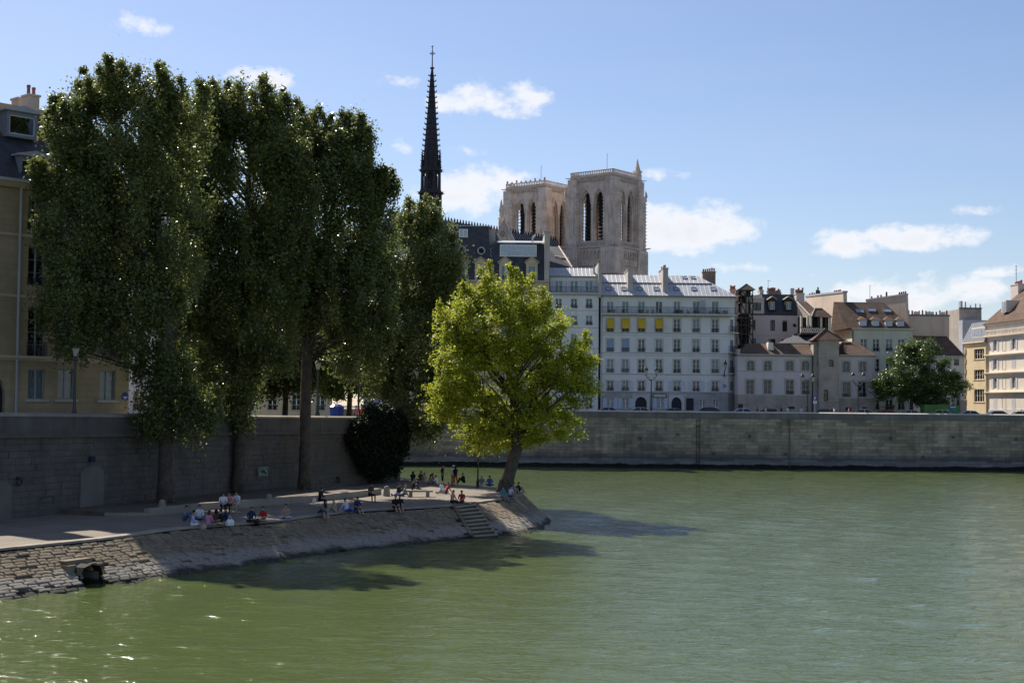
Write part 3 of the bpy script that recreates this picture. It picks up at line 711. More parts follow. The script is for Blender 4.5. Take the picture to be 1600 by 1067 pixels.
# ================================================================== buildings
class Bld:
    """local frame: x along the facade (left to right seen from the front), y into the house, z up (world height)"""
    def __init__(s, name, label, px, Y, ang=0.0, py=600, cat='building'):
        p = D(px, py, Y); s.o = Vector((p.x, Y, 0)); s.a = ang
        s.d = Vector((math.cos(ang), math.sin(ang), 0)); s.n = Vector((-math.sin(ang), math.cos(ang), 0))
        s.e = empty(name, s.o, ang); tag(s.e, label, cat)
        s.r = random.Random(name+label)
    def uz(s, px, py, y=0.0):
        r = ray(px, py); o = s.o+s.n*y; t = o.dot(s.n)/(r.x*s.n.x+r.y*s.n.y)
        p = Vector((r.x*t, r.y*t, EYE+r.z*t)); return (p-s.o).dot(s.d), p.z
    def u(s, px, py=560, y=0.0): return s.uz(px, py, y)[0]
    def z(s, px, py, y=0.0): return s.uz(px, py, y)[1]
    def rect(s, x0, x1, y0, y1, y=0.0):          # px box -> (u0,u1,z0,z1)
        xm, ym = (x0+x1)/2, (y0+y1)/2
        return s.u(x0, ym, y), s.u(x1, ym, y), s.z(xm, y1, y), s.z(xm, y0, y)
    def hit(s, px, py, p0, n):                   # pixel on a local plane
        r = ray(px, py); c = Vector((0, 0, EYE))-s.o
        cl = Vector((c.dot(s.d), c.dot(s.n), c.z)); rl = Vector((r.x*s.d.x+r.y*s.d.y, r.x*s.n.x+r.y*s.n.y, r.z))
        p0 = Vector(p0); n = Vector(n); return cl+rl*((p0-cl).dot(n)/rl.dot(n))
    # -------- wall with real openings and a closed shell behind it
    def wall(s, u0, u1, z0, z1, opens, matn, depth=10.0, reveal=.28, name='wall', y0=0.0, shell=True, shellmat=None):
        b = MB()
        xs = sorted({u0, u1, *[max(u0, min(u1, v)) for o in opens for v in o[:2]]}); zs = sorted({z0, z1, *[max(z0, min(z1, v)) for o in opens for v in o[2:4]]})
        for xa, xb in zip(xs, xs[1:]):
            za = None
            for zi, (a, c) in enumerate(zip(zs, zs[1:])):
                mx, mz = (xa+xb)/2, (a+c)/2
                hole = any(o[0] < mx < o[1] and o[2] < mz < o[3] for o in opens)
                if hole:
                    if za is not None: b.quad((xa,y0,za),(xb,y0,za),(xb,y0,a),(xa,y0,a)); za = None
                elif za is None: za = a
            if za is not None: b.quad((xa,y0,za),(xb,y0,za),(xb,y0,z1),(xa,y0,z1))
        for (a, c, e, f) in [o[:4] for o in opens]:
            y1 = y0+reveal
            b.quad((a,y0,e),(a,y0,f),(a,y1,f),(a,y1,e)); b.quad((c,y0,f),(c,y0,e),(c,y1,e),(c,y1,f))
            b.quad((a,y0,f),(c,y0,f),(c,y1,f),(a,y1,f)); b.quad((c,y0,e),(a,y0,e),(a,y1,e),(c,y1,e))
        if shell:
            y1 = y0+depth
            b.quad((u0,y1,z0),(u0,y0,z0),(u0,y0,z1),(u0,y1,z1)); b.quad((u1,y0,z0),(u1,y1,z0),(u1,y1,z1),(u1,y0,z1))
            b.quad((u1,y1,z0),(u0,y1,z0),(u0,y1,z1),(u1,y1,z1)); b.quad((u0,y0,z1),(u1,y0,z1),(u1,y1,z1),(u0,y1,z1))
        if opens and shell: MB().quad((u0+.05, y0+1.1, z0), (u1-.05, y0+1.1, z0), (u1-.05, y0+1.1, z1), (u0+.05, y0+1.1, z1)).build('unlit_room_sheet', 'room_shade', s.e)  # dark sheet added behind the openings, standing in for unlit room depth
        return b.build(name, matn, s.e)
    # -------- a casement window: frame, two glazed leaves, sometimes a curtain or a blind
    def window(s, u0, u1, z0, z1, y=.16, style='casement', frame='white_paint', back=None, rows=3, leaves=2):
        w, h = u1-u0, z1-z0; key = ('window', round(w, 1), round(h, 1), frame, rows, leaves)
        def fm():
            b = MB(); t = .07; hw = w/2
            b.box(-hw, hw, 0, .07, 0, t); b.box(-hw, hw, 0, .07, h-t, h)
            b.box(-hw, -hw+t, .002, .068, t, h-t); b.box(hw-t, hw, .002, .068, t, h-t)
            for k in range(1, leaves): x = -hw+w*k/leaves; b.box(x-.055, x+.055, -.015, .066, t, h-t)
            for r_ in range(1, rows):
                z = h*r_/rows
                for k in range(leaves): b.box(-hw+w*k/leaves+.05, -hw+w*(k+1)/leaves-.05, .012, .055, z-.018, z+.018)
            return b
        wm = cached(key, fm, frame)
        o = inst('window', wm, s.e, ((u0+u1)/2, y, z0))
        if abs(w-key[1]) > .01 or abs(h-key[2]) > .01: pass
        pm = cached(('pane', round(w/leaves, 1), round(h, 1)), lambda: MB().box(-w/leaves/2+.05, w/leaves/2-.05, 0, .008, .05, h-.05), 'glass')
        for k in range(leaves): inst('pane', pm, o, (-w/2+w*(k+.5)/leaves, .030, 0))
        if back is None:
            q = s.r.random(); back = 'curtain' if q < .26 else ('half' if q < .36 else None)
        if back == 'curtain':
            def cmf():
                b = MB(); n = 10
                for sd in (-1, 1):
                    pts = [(sd*(w*.5-.03-(w*.34)*i/n), .02*math.sin(i*2.2)) for i in range(n+1)]
                    for (xa, ya), (xb, yb) in zip(pts, pts[1:]): b.quad((xa, ya, .04), (xb, yb, .04), (xb, yb, h-.04), (xa, ya, h-.04))
                return b
            inst('curtain', cached(('curtain', round(w, 1), round(h, 1)), cmf, 'curtain'), o, (0, .14, 0))
        elif back == 'half': inst('blind', cached(('blind', round(w, 1), round(h, 1)), lambda: MB().box(-w/2+.04, w/2-.04, 0, .02, h*.45, h-.03), 'blind'), o, (0, .12, 0))
        elif back == 'full': inst('curtain', cached(('curtainfull', round(w, 1), round(h, 1)), lambda: MB().box(-w/2+.04, w/2-.04, 0, .02, .03, h-.03), 'curtain'), o, (0, .12, 0))
        elif back == 'bluefull': inst('blind', cached(('blindblue', round(w, 1), round(h, 1)), lambda: MB().box(-w/2+.06, w/2-.06, -.0, .02, .05, h-.05), 'blind_blue'), o, (0, -.06, 0))
        return o
    def guard(s, u0, u1, z0, h=.75, y=-.06, dens=.13):
        w = u1-u0
        def fn():
            b = MB(); hw = w/2
            b.box(-hw, hw, -.02, .02, h-.04, h); b.box(-hw, hw, -.015, .015, .04, .07); b.box(-hw, hw, -.012, .012, h*.78, h*.78+.025)
            n = max(2, int(w/dens))
            for i in range(n+1): x = -hw+w*i/n; b.box(x-.012, x+.012, -.011, .011, .0, h-.04)
            for i in range(n):
                x0 = -hw+w*i/n; b.bar((x0, 0, .07), (x0+w/n, 0, h*.78), .014) if i % 2 == 0 else b.bar((x0+w/n, 0, .07), (x0, 0, h*.78), .014)
            return b
        return inst('window_guard', cached(('guard', round(w, 1), round(h, 2)), fn, 'iron'), s.e, ((u0+u1)/2, y, z0))
    def surround(s, u0, u1, z0, z1, matn='stone_trim', t=.16, d=.05, arch=0.0, sill=True):
        b = MB()
        if arch:
            n = 8; w = u1-u0
            def az(x): q = (x-u0)/w*2-1; return z1-arch*(1-math.sqrt(max(0, 1-q*q*.96)))/(1-math.sqrt(.04))
            for i in range(n):
                xa, xb = u0+w*i/n, u0+w*(i+1)/n
                b.prism_y([(xa, az(xa)), (xb, az(xb)), (xb, z1+t), (xa, z1+t)], -d, .27)
            b.box(u0-t, u0, -d, 0, z0, z1+t); b.box(u1, u1+t, -d, 0, z0, z1+t)
        else:
            b.box(u0-t, u0, -d, 0, z0, z1+t); b.box(u1, u1+t, -d, 0, z0, z1+t); b.box(u0, u1, -d, 0, z1, z1+t)
        if sill: b.box(u0-t, u1+t, -d-.06, .02, z0-.10, z0)
        return b.build('window_surround', matn, s.e)
    def shutter(s, u0, u1, z0, z1, matn='shutter_grey', y=-.06):
        w, h = u1-u0, z1-z0
        def fn():
            b = MB(); t = .05
            b.box(0, w, 0, .03, 0, t*1.6); b.box(0, w, 0, .03, h-t, h); b.box(0, t, 0, .03, t, h-t); b.box(w-t, w, 0, .03, t, h-t); b.box(t, w-t, .001, .029, h*.48, h*.48+t)
            n = max(4, int(h/.11))
            for i in range(n):
                z = t+(h-2*t)*(i+.5)/n; b.add([(t, .004, z-.03), (w-t, .004, z-.03), (w-t, .026, z+.035), (t, .026, z+.035)], [(0, 1, 2, 3)])
            b.quad((t, .028, t), (w-t, .028, t), (w-t, .028, h-t), (t, .028, h-t))
            return b
        return inst('shutter', cached(('shutter', round(w, 2), round(h, 1), matn), fn, matn), s.e, (u0, y, z0))
    def ledge(s, u0, u1, z, h=.18, d=.14, matn='stone_trim', name='string_course'):
        b = MB(); b.prism_x([(0, z), (0, z+h), (-d*.9, z+h), (-d, z+h*.55), (-d*.45, z)], u0, u1); return b.build(name, matn, s.e)
    def rail(s, u0, u1, z0, h=.95, y=-.8, name='balcony_railing', dens=.14):
        b = MB(); b.box(u0, u1, y-.025, y+.025, z0+h-.05, z0+h); b.box(u0, u1, y-.02, y+.02, z0+.06, z0+.10)
        n = int((u1-u0)/dens)
        for i in range(n+1): x = u0+(u1-u0)*i/n; r_ = .022 if i % 8 == 0 else .011; b.box(x-r_, x+r_, y-r_, y+r_, z0, z0+h-.05)
        for x in (u0, u1): b.box(x-.02, x+.02, y, 0, z0+h-.05, z0+h)
        return b.build(name, 'iron', s.e)
    def block(s, name, u0, u1, y0, y1, z0, z1, matn, parent=None):
        return MB().box(u0, u1, y0, y1, z0, z1).build(name, matn, parent or s.e)
    def roof(s, prof, matn, name='roof', seams=0.0, seammat=None, thick=0.0):
        """prof: list of (y, z, u0, u1) from the front eave over the ridge to the back"""
        A = [(p[2], p[0], p[1]) for p in prof]; B = [(p[3], p[0], p[1]) for p in prof]
        b = MB(); b.loft(A, B); o = b.build(name, matn, s.e)
        if seams:
            b = MB()
            for (p, q) in zip(prof, prof[1:]):
                if q[1] <= p[1]: continue
                n = int((p[3]-p[2])/seams)
                for i in range(1, n):
                    t = i/n; a = Vector((p[2]+(p[3]-p[2])*t, p[0], p[1]+.02)); c = Vector((p[2]+(p[3]-p[2])*t, q[0], q[1]+.02))
                    if not (q[2] <= c.x <= q[3]):
                        if q[3] == p[3] and q[2] == p[2]: continue
                        lim = (c.x-p[3])/(q[3]-p[3]-1e-9) if c.x > q[3] else (c.x-p[2])/(q[2]-p[2]+1e-9)
                        c = a.lerp(c, max(0.02, min(1, lim)))
                    b.bar(a, c, .05)
            b.build('roof_seams', seammat or matn, o)
        return o
    def chimney(s, u0, u1, y0, y1, z0, z1, pots=4, matn='plaster_stack', potmat='pot', capmat=None, parent=None, along='u', ph=.55):
        b = MB(); b.box(u0, u1, y0, y1, z0, z1); b.cur = 1; b.box(u0-.08, u1+.08, y0-.08, y1+.08, z1, z1+.14)
        o = b.build('chimney', [matn, capmat or matn], parent or s.e)
        pm = cached(('chimney_pot', ph), lambda: MB().lathe(0, 0, [(.13, 0), (.12, ph*.75), (.15, ph*.78), (.15, ph*.92), (.11, ph), (.09, ph-.1)], 8), potmat)
        for i in range(pots):
            t = (i+.5)/pots
            loc = (u0+(u1-u0)*t, (y0+y1)/2, z1+.14) if along == 'u' else ((u0+u1)/2, y0+(y1-y0)*t, z1+.14)
            q = inst('chimney_pot', pm, o, loc); k = s.r.uniform(.75, 1.3); q.scale = (1, 1, k)
        return o
    def skylight(s, px, py, w, h, p0, slope, parent=None):
        """p0: a local point on the roof slope; slope: angle from level"""
        n = (0, -math.sin(slope), math.cos(slope)); c = s.hit(px, py, p0, n)
        fm = cached(('skylight', w, h), lambda: MB().box(-w/2, w/2, -h/2, -h/2+.08, 0, .12).box(-w/2, w/2, h/2-.08, h/2, 0, .12).box(-w/2, -w/2+.08, -h/2+.08, h/2-.08, 0, .12).box(w/2-.08, w/2, -h/2+.08, h/2-.08, 0, .12), 'zinc_dark')
        o = inst('skylight', fm, parent or s.e, c+Vector(n)*.01, (slope, 0, 0))
        pm = cached(('skypane', w, h), lambda: MB().box(-w/2+.07, w/2-.07, -h/2+.07, h/2-.07, .04, .06), 'sky_pane')
        inst('pane', pm, o)
        return o
    def pediment_dormer(s, uc, z0, w, h, y0, depth, wallm='stone_trim', roofm='zinc', wind='white_paint', back=None, open_w=.62, pitch=.38, curtain='full'):
        b = MB(); hw = w/2; ow = w*open_w/2; zt = h*.72
        b.box(uc-hw, uc-ow, y0, y0+depth, z0, z0+zt); b.box(uc+ow, uc+hw, y0, y0+depth, z0, z0+zt)
        b.box(uc-ow, uc+ow, y0, y0+depth, z0+zt*.88, z0+zt); b.box(uc-ow, uc+ow, y0, y0+depth, z0, z0+.12)
        e = w*.16
        b.box(uc-hw-e*.6, uc+hw+e*.6, y0-.12, y0+depth, z0+zt, z0+zt+.12)
        b.prism_y([(uc-hw-e*.4, z0+zt+.12), (uc+hw+e*.4, z0+zt+.12), (uc, z0+h-.1)], y0-.02, y0+depth)
        o = b.build('dormer', wallm, s.e)
        b = MB(); zb = z0+zt+.12
        for sg in (-1, 1):
            b.loft([(uc+sg*(hw+e), y0-.16, zb), (uc, y0-.16, z0+h-.06), (uc, y0-.16, z0+h+.07), (uc+sg*(hw+e), y0-.16, zb+.13)],
                   [(uc+sg*(hw+e), y0+depth, zb), (uc, y0+depth, z0+h-.06), (uc, y0+depth, z0+h+.07), (uc+sg*(hw+e), y0+depth, zb+.13)])
        b.build('dormer_roof', roofm, o)
        b = MB(); zz0, zz1 = z0+.12, z0+zt*.88; t = .06
        b.box(uc-ow, uc+ow, y0+.1, y0+.15, zz0, zz0+t); b.box(uc-ow, uc+ow, y0+.1, y0+.15, zz1-t, zz1); b.box(uc-ow, uc-ow+t, y0+.1, y0+.15, zz0, zz1); b.box(uc+ow-t, uc+ow, y0+.1, y0+.15, zz0, zz1); b.box(uc-.03, uc+.03, y0+.1, y0+.15, zz0, zz1)
        b.build('window_frame', wind, o)
        MB().box(uc-ow+.04, uc+ow-.04, y0+.125, y0+.133, zz0+.03, zz1-.03).build('pane', 'glass', o)
        MB().box(uc-ow, uc+ow, y0+.25, y0+.27, zz0, zz1).build('curtain', {'full': 'curtain', 'dark': 'dark_room', 'grey': 'blind'}[curtain], o)
        return o
mat('sky_pane', (.30,.34,.40), var=.1, rough=.12, spec=.6)

# ------------------------------------------------------------------ long white block with the yellow awnings
def long_white():
    B = Bld('apartment_block', 'long pale white six storey block with zinc roof and yellow awnings', 938, 216, rad(.6))
    cols = [953.4, 977.2, 1002.3, 1029.7, 1057.8, 1087.8, 1117.5]; hw = 5.3
    u0, u1 = B.u(938.5), B.u(1138)
    zg = ZF; zt = B.z(1040, 464)
    rows = [(498, 519, '4'), (530, 550, '3'), (562, 582.5, '2'), (595, 611, '1')]
    op = []; wins = []
    for ri, (ya, yb, k) in enumerate(rows):
        for ci, c in enumerate(cols):
            s_ = .006*(c-1040)
            r = B.rect(c-hw, c+hw, ya+s_, yb+s_); op.append(r); wins.append((r, k, ci))
    att = []
    for ci, c in enumerate(cols):
        r = B.rect(c-hw, c+hw, 471, 490); att.append(r)
    gz = [B.rect(c-hw, c+hw, 622, 638) for c in cols]
    ground = [gz[0], gz[1], B.rect(1027, 1037, 622, 638), B.rect(1093, 1102, 624, 636), B.rect(1114, 1123, 624, 636)]
    doors = [B.rect(992.5, 1010.5, 620, 641), B.rect(1049, 1065, 620.5, 641), B.rect(1072, 1084, 622, 641)]
    z1 = B.z(1040, 612.5)
    B.wall(u0, u1, z1, zt, op+att, 'white_stucco', depth=11)
    B.wall(u0, u1, zg, z1, ground+[d for d in doors], 'rusticated', depth=11, name='ground_floor_wall')
    for (r, k, ci) in wins:
        back = None
        if k == '3' and ci in (0, 1): back = 'bluefull'
        if k == '4' and ci < 4: back = 'dark'
        if k == '2' and ci < 2: back = 'full'
        B.window(*r, back=back)
        B.guard(r[0]-.03, r[1]+.03, r[2], .62 if k != '1' else .55)
        B.surround(*r, t=.20, d=.04, sill=False)
        if k == '4' and ci < 4:                  # awnings let down in front of the glass
            w = r[1]-r[0]; h = r[3]-r[2]; b = MB(); zt_, zb_ = r[3]-.02, r[2]+h*.34
            n = 6
            for i in range(n):
                a0, a1 = i/n, (i+1)/n; f = lambda a: (-.08-.55*a**.8, zt_+(zb_-zt_)*a)
                y0_, z0_ = f(a0); y1_, z1_ = f(a1); b.loft([(r[0], y0_, z0_), (r[1], y0_, z0_), (r[1], y0_-.015, z0_), (r[0], y0_-.015, z0_)], [(r[0], y1_, z1_), (r[1], y1_, z1_), (r[1], y1_-.015, z1_), (r[0], y1_-.015, z1_)])
            aw = b.build('awning', 'awning_yellow', B.e)
            b = MB(); b.box(r[0], r[1], -.65, -.61, zb_-.20, zb_); b.build('valance', 'awning_yellow', aw)
            for x in (r[0]+.01, r[1]-.01): MB().bar((x, -.6, zb_), (x, -.02, zb_+.25), .03).build('awning_arm', 'iron', aw)
    for i, r in enumerate(att): B.window(*r, back='full' if i in (0, 1, 2, 4) else None, rows=2)
    zb = B.z(1040, 490.5)
    MB().box(u0, u1+1.1, -.85, 0, zb-.22, zb).build('balcony_slab', 'stone_trim', B.e)
    b = MB(); n = 60
    for i in range(n): x = u0+(u1+1-u0)*(i+.5)/n; b.box(x-.06, x+.06, -.62, 0, zb-.42, zb-.22)
    b.build('balcony_brackets', 'stone_trim', B.e)
    B.rail(u0+.05, u1+1.0, zb, 1.0, -.8)
    b = MB(); rr = random.Random(5); pl = MB()
    for i in range(22):                            # pots and plants along the balcony
        x = rr.uniform(u0+.3, u1); b.cyl(x, -.55, zb, zb+.22, .10, .14, 7)
        for k in range(14):
            a = rr.uniform(0, 6.28); h_ = rr.uniform(.2, .55); q = .1+.1*rr.random(); cx, cy = x+q*math.cos(a), -.55+q*math.sin(a)*.7
            pl.add([(cx-.06, cy, zb+h_), (cx+.06, cy+.03, zb+h_-.03), (cx, cy-.03, zb+h_+.10)], [(0, 1, 2)])
    b.build('flower_pots', 'pot', B.e); pl.build('balcony_plants', 'leaf_dark', B.e)
    b = MB(); r = B.rect(1093.5, 1102.5, 468.5, 490, -.6)   # checked screen
    for i in range(7):
        for k in range(14):
            if (i+k) % 2 == 0: dx = (r[1]-r[0])/7; dz = (r[3]-r[2])/14; b.box(r[0]+i*dx, r[0]+(i+1)*dx, -.62, -.58, r[2]+k*dz, r[2]+(k+1)*dz)
    b.build('trellis_screen', 'grey_paint', B.e)
    for y in (520.5, 551.5, 584.5, 612): B.ledge(u0, u1, B.z(1040, y+1), .17, .13)
    B.ledge(u0, u1, B.z(1040, 525), .09, .06); B.ledge(u0, u1, B.z(1040, 556), .09, .06)
    # shutters of the first floor
    for ci in range(7):
        r = wins[21+ci][0]
        for sg in (-1, 1):
            if ci in (2, 3): continue
            x0 = r[0]-.72 if sg < 0 else r[1]+.04
            B.shutter(x0, x0+.66, r[2], r[3], 'shutter_grey')
    for i, r in enumerate(ground):
        B.window(*r, back='full' if i < 3 else None)
        if i < 3:
            for sg in (-1, 1): x0 = r[0]-.62 if sg < 0 else r[1]+.04; B.shutter(x0, x0+.56, r[2], r[3], 'shutter_blue')
    for i, d in enumerate(doors):
        if i < 2:
            B.surround(*d, matn='stone_trim', t=.42, d=.10, arch=.75, sill=False)
            b = MB(); w = d[1]-d[0]; xm = (d[0]+d[1])/2
            b.box(d[0], xm-.015, .16, .24, d[2], d[3]); b.box(xm+.015, d[1], .16, .24, d[2], d[3])
            for sg in (-1, 1):
                for za, zc in ((.1, .38), (.44, .92)): b.box(xm+sg*w*.25-w*.17, xm+sg*w*.25+w*.17, .13, .16, d[2]+(d[3]-d[2])*za, d[2]+(d[3]-d[2])*zc)
            b.build('carriage_door', 'dark_door', B.e)
            b = MB()
            for k in range(9): t = (k-4)/4; b.box(xm+t*1.4-.11, xm+t*1.4+.11, -.20, -.10, d[3]+.45-.25*t*t, d[3]+.72-.2*t*t)
            b.build('carved_door_head', 'stone_trim', B.e)
        else:
            b = MB(); b.box(d[0], d[1], .14, .22, d[2], d[3]); xm = (d[0]+d[1])/2
            for za, zc in ((.05, .45), (.5, .95)): b.box(d[0]+.12, xm-.05, .11, .14, d[2]+(d[3]-d[2])*za, d[2]+(d[3]-d[2])*zc); b.box(xm+.05, d[1]-.12, .11, .14, d[2]+(d[3]-d[2])*za, d[2]+(d[3]-d[2])*zc)
            b.build('door', 'dark_door', B.e)
    # blank framed board over the middle window
    r = B.rect(1020, 1041, 615, 621); b = MB(); t = .08
    b.box(r[0], r[1], -.12, -.06, r[2], r[2]+t); b.box(r[0], r[1], -.12, -.06, r[3]-t, r[3]); b.box(r[0], r[0]+t, -.12, -.06, r[2], r[3]); b.box(r[1]-t, r[1], -.12, -.06, r[2], r[3])
    o = b.build('sign_board', 'iron', B.e); MB().box(r[0]+t, r[1]-t, -.09, -.03, r[2]+t, r[3]-t).build('board_face', 'stone_trim', o)
    # oval blue plate on the corner
    p = B.uz(1131.8, 603); b = MB(); b.loft([(p[0]+.30*math.cos(a), -.05, p[1]+.24*math.sin(a)) for a in [2*PI*i/14 for i in range(14)]], [(p[0]+.30*math.cos(a), -.0, p[1]+.24*math.sin(a)) for a in [2*PI*i/14 for i in range(14)]])
    o = b.build('blue_plate', 'enamel_blue', B.e); b = MB(); b.box(p[0]-.2, p[0]+.2, -.062, -.05, p[1]+.02, p[1]+.07); b.box(p[0]-.15, p[0]+.15, -.062, -.05, p[1]-.08, p[1]-.03); b.build('plate_lettering', 'enamel_white', o)
    # chamfered corner and side towards the lane
    a2 = (u1+1.15, 1.3); 
    def side(name, xa, ya, xb, yb, z0_, z1_, mm): return MB().add([(xa, ya, z0_), (xb, yb, z0_), (xb, yb, z1_), (xa, ya, z1_)], [(0, 1, 2, 3)]).build(name, mm, B.e)
    side('corner_wall', u1, 0, a2[0], a2[1], z1, zt, 'white_stucco'); side('corner_base', u1, 0, a2[0], a2[1], zg, z1, 'rusticated')
    side('side_wall', a2[0], a2[1], a2[0]+.2, 11, zg, zt, 'white_stucco')
    for (ya, yb) in ((498, 519), (530, 550), (562, 583), (595, 611)):
        za, zc = B.z(1140, yb), B.z(1140, ya); cx, cy = (u1+a2[0])/2, a2[1]/2; ang = math.atan2(a2[1], 1.15)
        b = MB(); b.box(-.42, .42, -.03, .02, 0, zc-za); o = b.build('corner_window', 'white_paint', B.e); o.location = (cx, cy, za); o.rotation_euler = (0, 0, ang)
        for sg in (-1, 1): inst('pane', cached(('cpane', round(zc-za, 1)), lambda: MB().box(-.17, .17, -.045, -.035, .08, zc-za-.08), 'zinc_dark'), o, (sg*.2, 0, 0))
        if ya < 590:
            b = MB(); b.box(-1.0, 1.0, -.75, .0, -.16, 0); o2 = b.build('corner_balcony', 'stone_trim', B.e); o2.location = (cx, cy, za); o2.rotation_euler = (0, 0, ang)
            b = MB(); b.box(-.97, .97, -.74, -.70, .86, .9)
            for i in range(15): x = -.96+1.92*i/14; b.box(x-.012, x+.012, -.735, -.705, 0, .86)
            for x in (-.96, .96): b.box(x-.015, x+.015, -.72, -.05, .86, .9); [b.box(x-.012, x+.012, -y_-.012, -y_+.012, 0, .86) for y_ in (.2, .4, .6)]
            b.build('corner_railing', 'iron', o2)
    b = MB(); cx, cy = u1+1.0, .2; zt_ = B.z(1148, 512); zb_ = B.z(1158, 538); n = 6; ux = B.u(1149); ub = B.u(1157)
    for i in range(n):
        q0, q1 = i/n, (i+1)/n; f = lambda q: (ux+(ub-ux)*math.sin(q*PI/2), zt_+(zb_-zt_)*(1-math.cos(q*PI/2)))
        (xa, za), (xb, zc) = f(q0), f(q1); b.loft([(xa, 1.2, za), (xa, 3.6, za), (xa+.02, 3.6, za+.02), (xa+.02, 1.2, za+.02)], [(xb, 1.2, zc), (xb, 3.6, zc), (xb+.02, 3.6, zc+.02), (xb+.02, 1.2, zc+.02)])
    b.build('side_awning', 'awning_white', B.e)
    # zinc roof: steep lower slope, flatter upper slope, hip at the right end
    uR = a2[0]
    def rp(px, py, y): return B.u(px, py, y), B.z(px, py, y)
    yb_, yr = 3.1, 6.2
    zk = B.z(1020, 443, yb_); zr = B.z(1000, 430, yr)
    ukR = B.u(1112, 443, yb_); urR = B.u(1090, 430, yr)
    rf = B.roof([(-.35, zt, u0, uR+.2), (-.35, zt+.12, u0, uR+.2), (yb_, zk, u0, ukR), (yr, zr, u0, urR), (yr+4, zt+.12, u0, uR-.5), (yr+4, zt, u0, uR-.5)], 'zinc', seams=.65)
    MB().box(u0, ukR, yb_-.10, yb_+.1, zk-.02, zk+.12).build('roof_break_gutter', 'zinc_dark', rf)
    MB().box(u0, uR, -.50, -.30, zt-.02, zt+.16).build('gutter', 'zinc_dark', B.e)
    sl = math.atan2(zk-zt-.12, yb_+.35)
    for px in (951, 975, 1000, 1025.7, 1056.6, 1084, 1114.5): B.skylight(px, 452, .85, 1.05, (0, -.35, zt+.12), sl)
    sl2 = math.atan2(zr-zk, yr-yb_)
    for px in (1070, 1083): B.skylight(px, 434.5, .8, 1.0, (0, yb_, zk), sl2)
    for (xa, xb, ya, n) in ((982, 989.5, 423, 3), (1037, 1045, 421, 4)):
        B.chimney(B.u(xa, 450), B.u(xb, 450), .9, 6.8, zt, B.z(xb, ya, 2.0), n, 'plaster_stack', along='v')
    B.chimney(B.u(1097.6, 430, 6), B.u(1117.5, 430, 6), 5.6, 6.6, zt+1, B.z(1107, 426, 6), 6, 'brick_stack')
    MB().box(u0-.45, u0+.05, -.3, 10, zt-.2, B.z(938, 414, 3)).build('party_wall', 'plaster_stack', B.e)
    b = MB(); 
    for i in range(3): b.cyl(u0-.2, 2+i*1.6, B.z(938, 414, 3), B.z(938, 414, 3)+.6, .14, .12, 8)
    b.build('party_wall_pots', 'pot', B.e)
    MB().tube([(u0+.15, -.12, zg+.1), (u0+.15, -.12, zt)], .06, 6).build('drainpipe', 'zinc', B.e)
long_white()

# ------------------------------------------------------------------ narrow white house beside it
def narrow_white():
    B = Bld('town_house', 'narrow white house with roof balcony left of the long block', 858, 216, rad(.6))
    u0, u1 = B.u(859), B.u(936.5)-.15; cols = [873, 897, 920.5]
    zt = B.z(900, 433, 1.0); zc = B.z(900, 458)
    rows = [(466.5, 481.5), (493, 508), (521, 539.5), (553, 571), (587, 605), (620, 638)]
    op = [B.rect(c-5, c+5, a, b_) for a, b_ in rows for c in cols]
    B.wall(u0, u1, ZF, zc, op, 'white_stucco_cool', depth=11)
    for i, r in enumerate(op):
        B.window(*r, back='dark' if i < 3 else None); B.guard(r[0]-.02, r[1]+.02, r[2], .5)
    at = [B.rect(c-6, c+6, 438.5, 457, 1.0) for c in cols]
    B.wall(u0, u1, zc, zt, at, 'white_stucco_cool', depth=9, y0=1.0, name='attic_wall')
    for r in at:
        o = B.window(*r, y=1.12, rows=2, back='full'); w = (r[1]-r[0])/2
        B.shutter(r[0]-.55, r[0]-.05, r[2]+.02, r[3], 'shutter_grey', y=.93); B.shutter(r[1]+.05, r[1]+.55, r[2]+.02, r[3], 'shutter_grey', y=.93)
    MB().box(u0, u1, -.45, 0, zc-.16, zc+.02).build('cornice', 'stone_trim', B.e)
    b = MB()
    for i in range(32): x = u0+(u1-u0)*(i+.5)/32; b.box(x-.055, x+.055, -.32, 0, zc-.34, zc-.16)
    b.build('dentils', 'stone_trim', B.e)
    B.rail(u0+.03, u1-.03, zc+.02, .95, -.35)
    b = MB(); x = B.u(921, 450); b.box(x-.3, x+.3, -.1, .25, zc+.4, zc+.45); b.box(x+.25, x+.3, .2, .25, zc+.02, zc+.95)
    for dx in (-.26, .26): b.box(x+dx-.02, x+dx+.02, -.1, -.06, zc+.02, zc+.4); b.box(x+dx-.02, x+dx+.02, .2, .24, zc+.02, zc+.4)
    b.build('balcony_chair', 'white_paint', B.e)
    for y in (484, 511, 543, 576, 611): B.ledge(u0, u1, B.z(900, y+1.5), .11, .07)
    zr = B.z(900, 419, 3.6)
    B.roof([(.8, zt, u0, u1), (.8, zt+.1, u0, u1), (3.6, zr, u0, u1), (9, zt+.1, u0, u1), (9, zt, u0, u1)], 'zinc', seams=.6)
    MB().box(u0, u1, .66, .80, zt-.02, zt+.13).build('gutter', 'zinc_dark', B.e)
    MB().box(B.u(927, 425, 2), B.u(929, 425, 2), 1.6, 2.2, zt, zr+.6).build('vent_pipe', 'zinc_dark', B.e)
narrow_white()

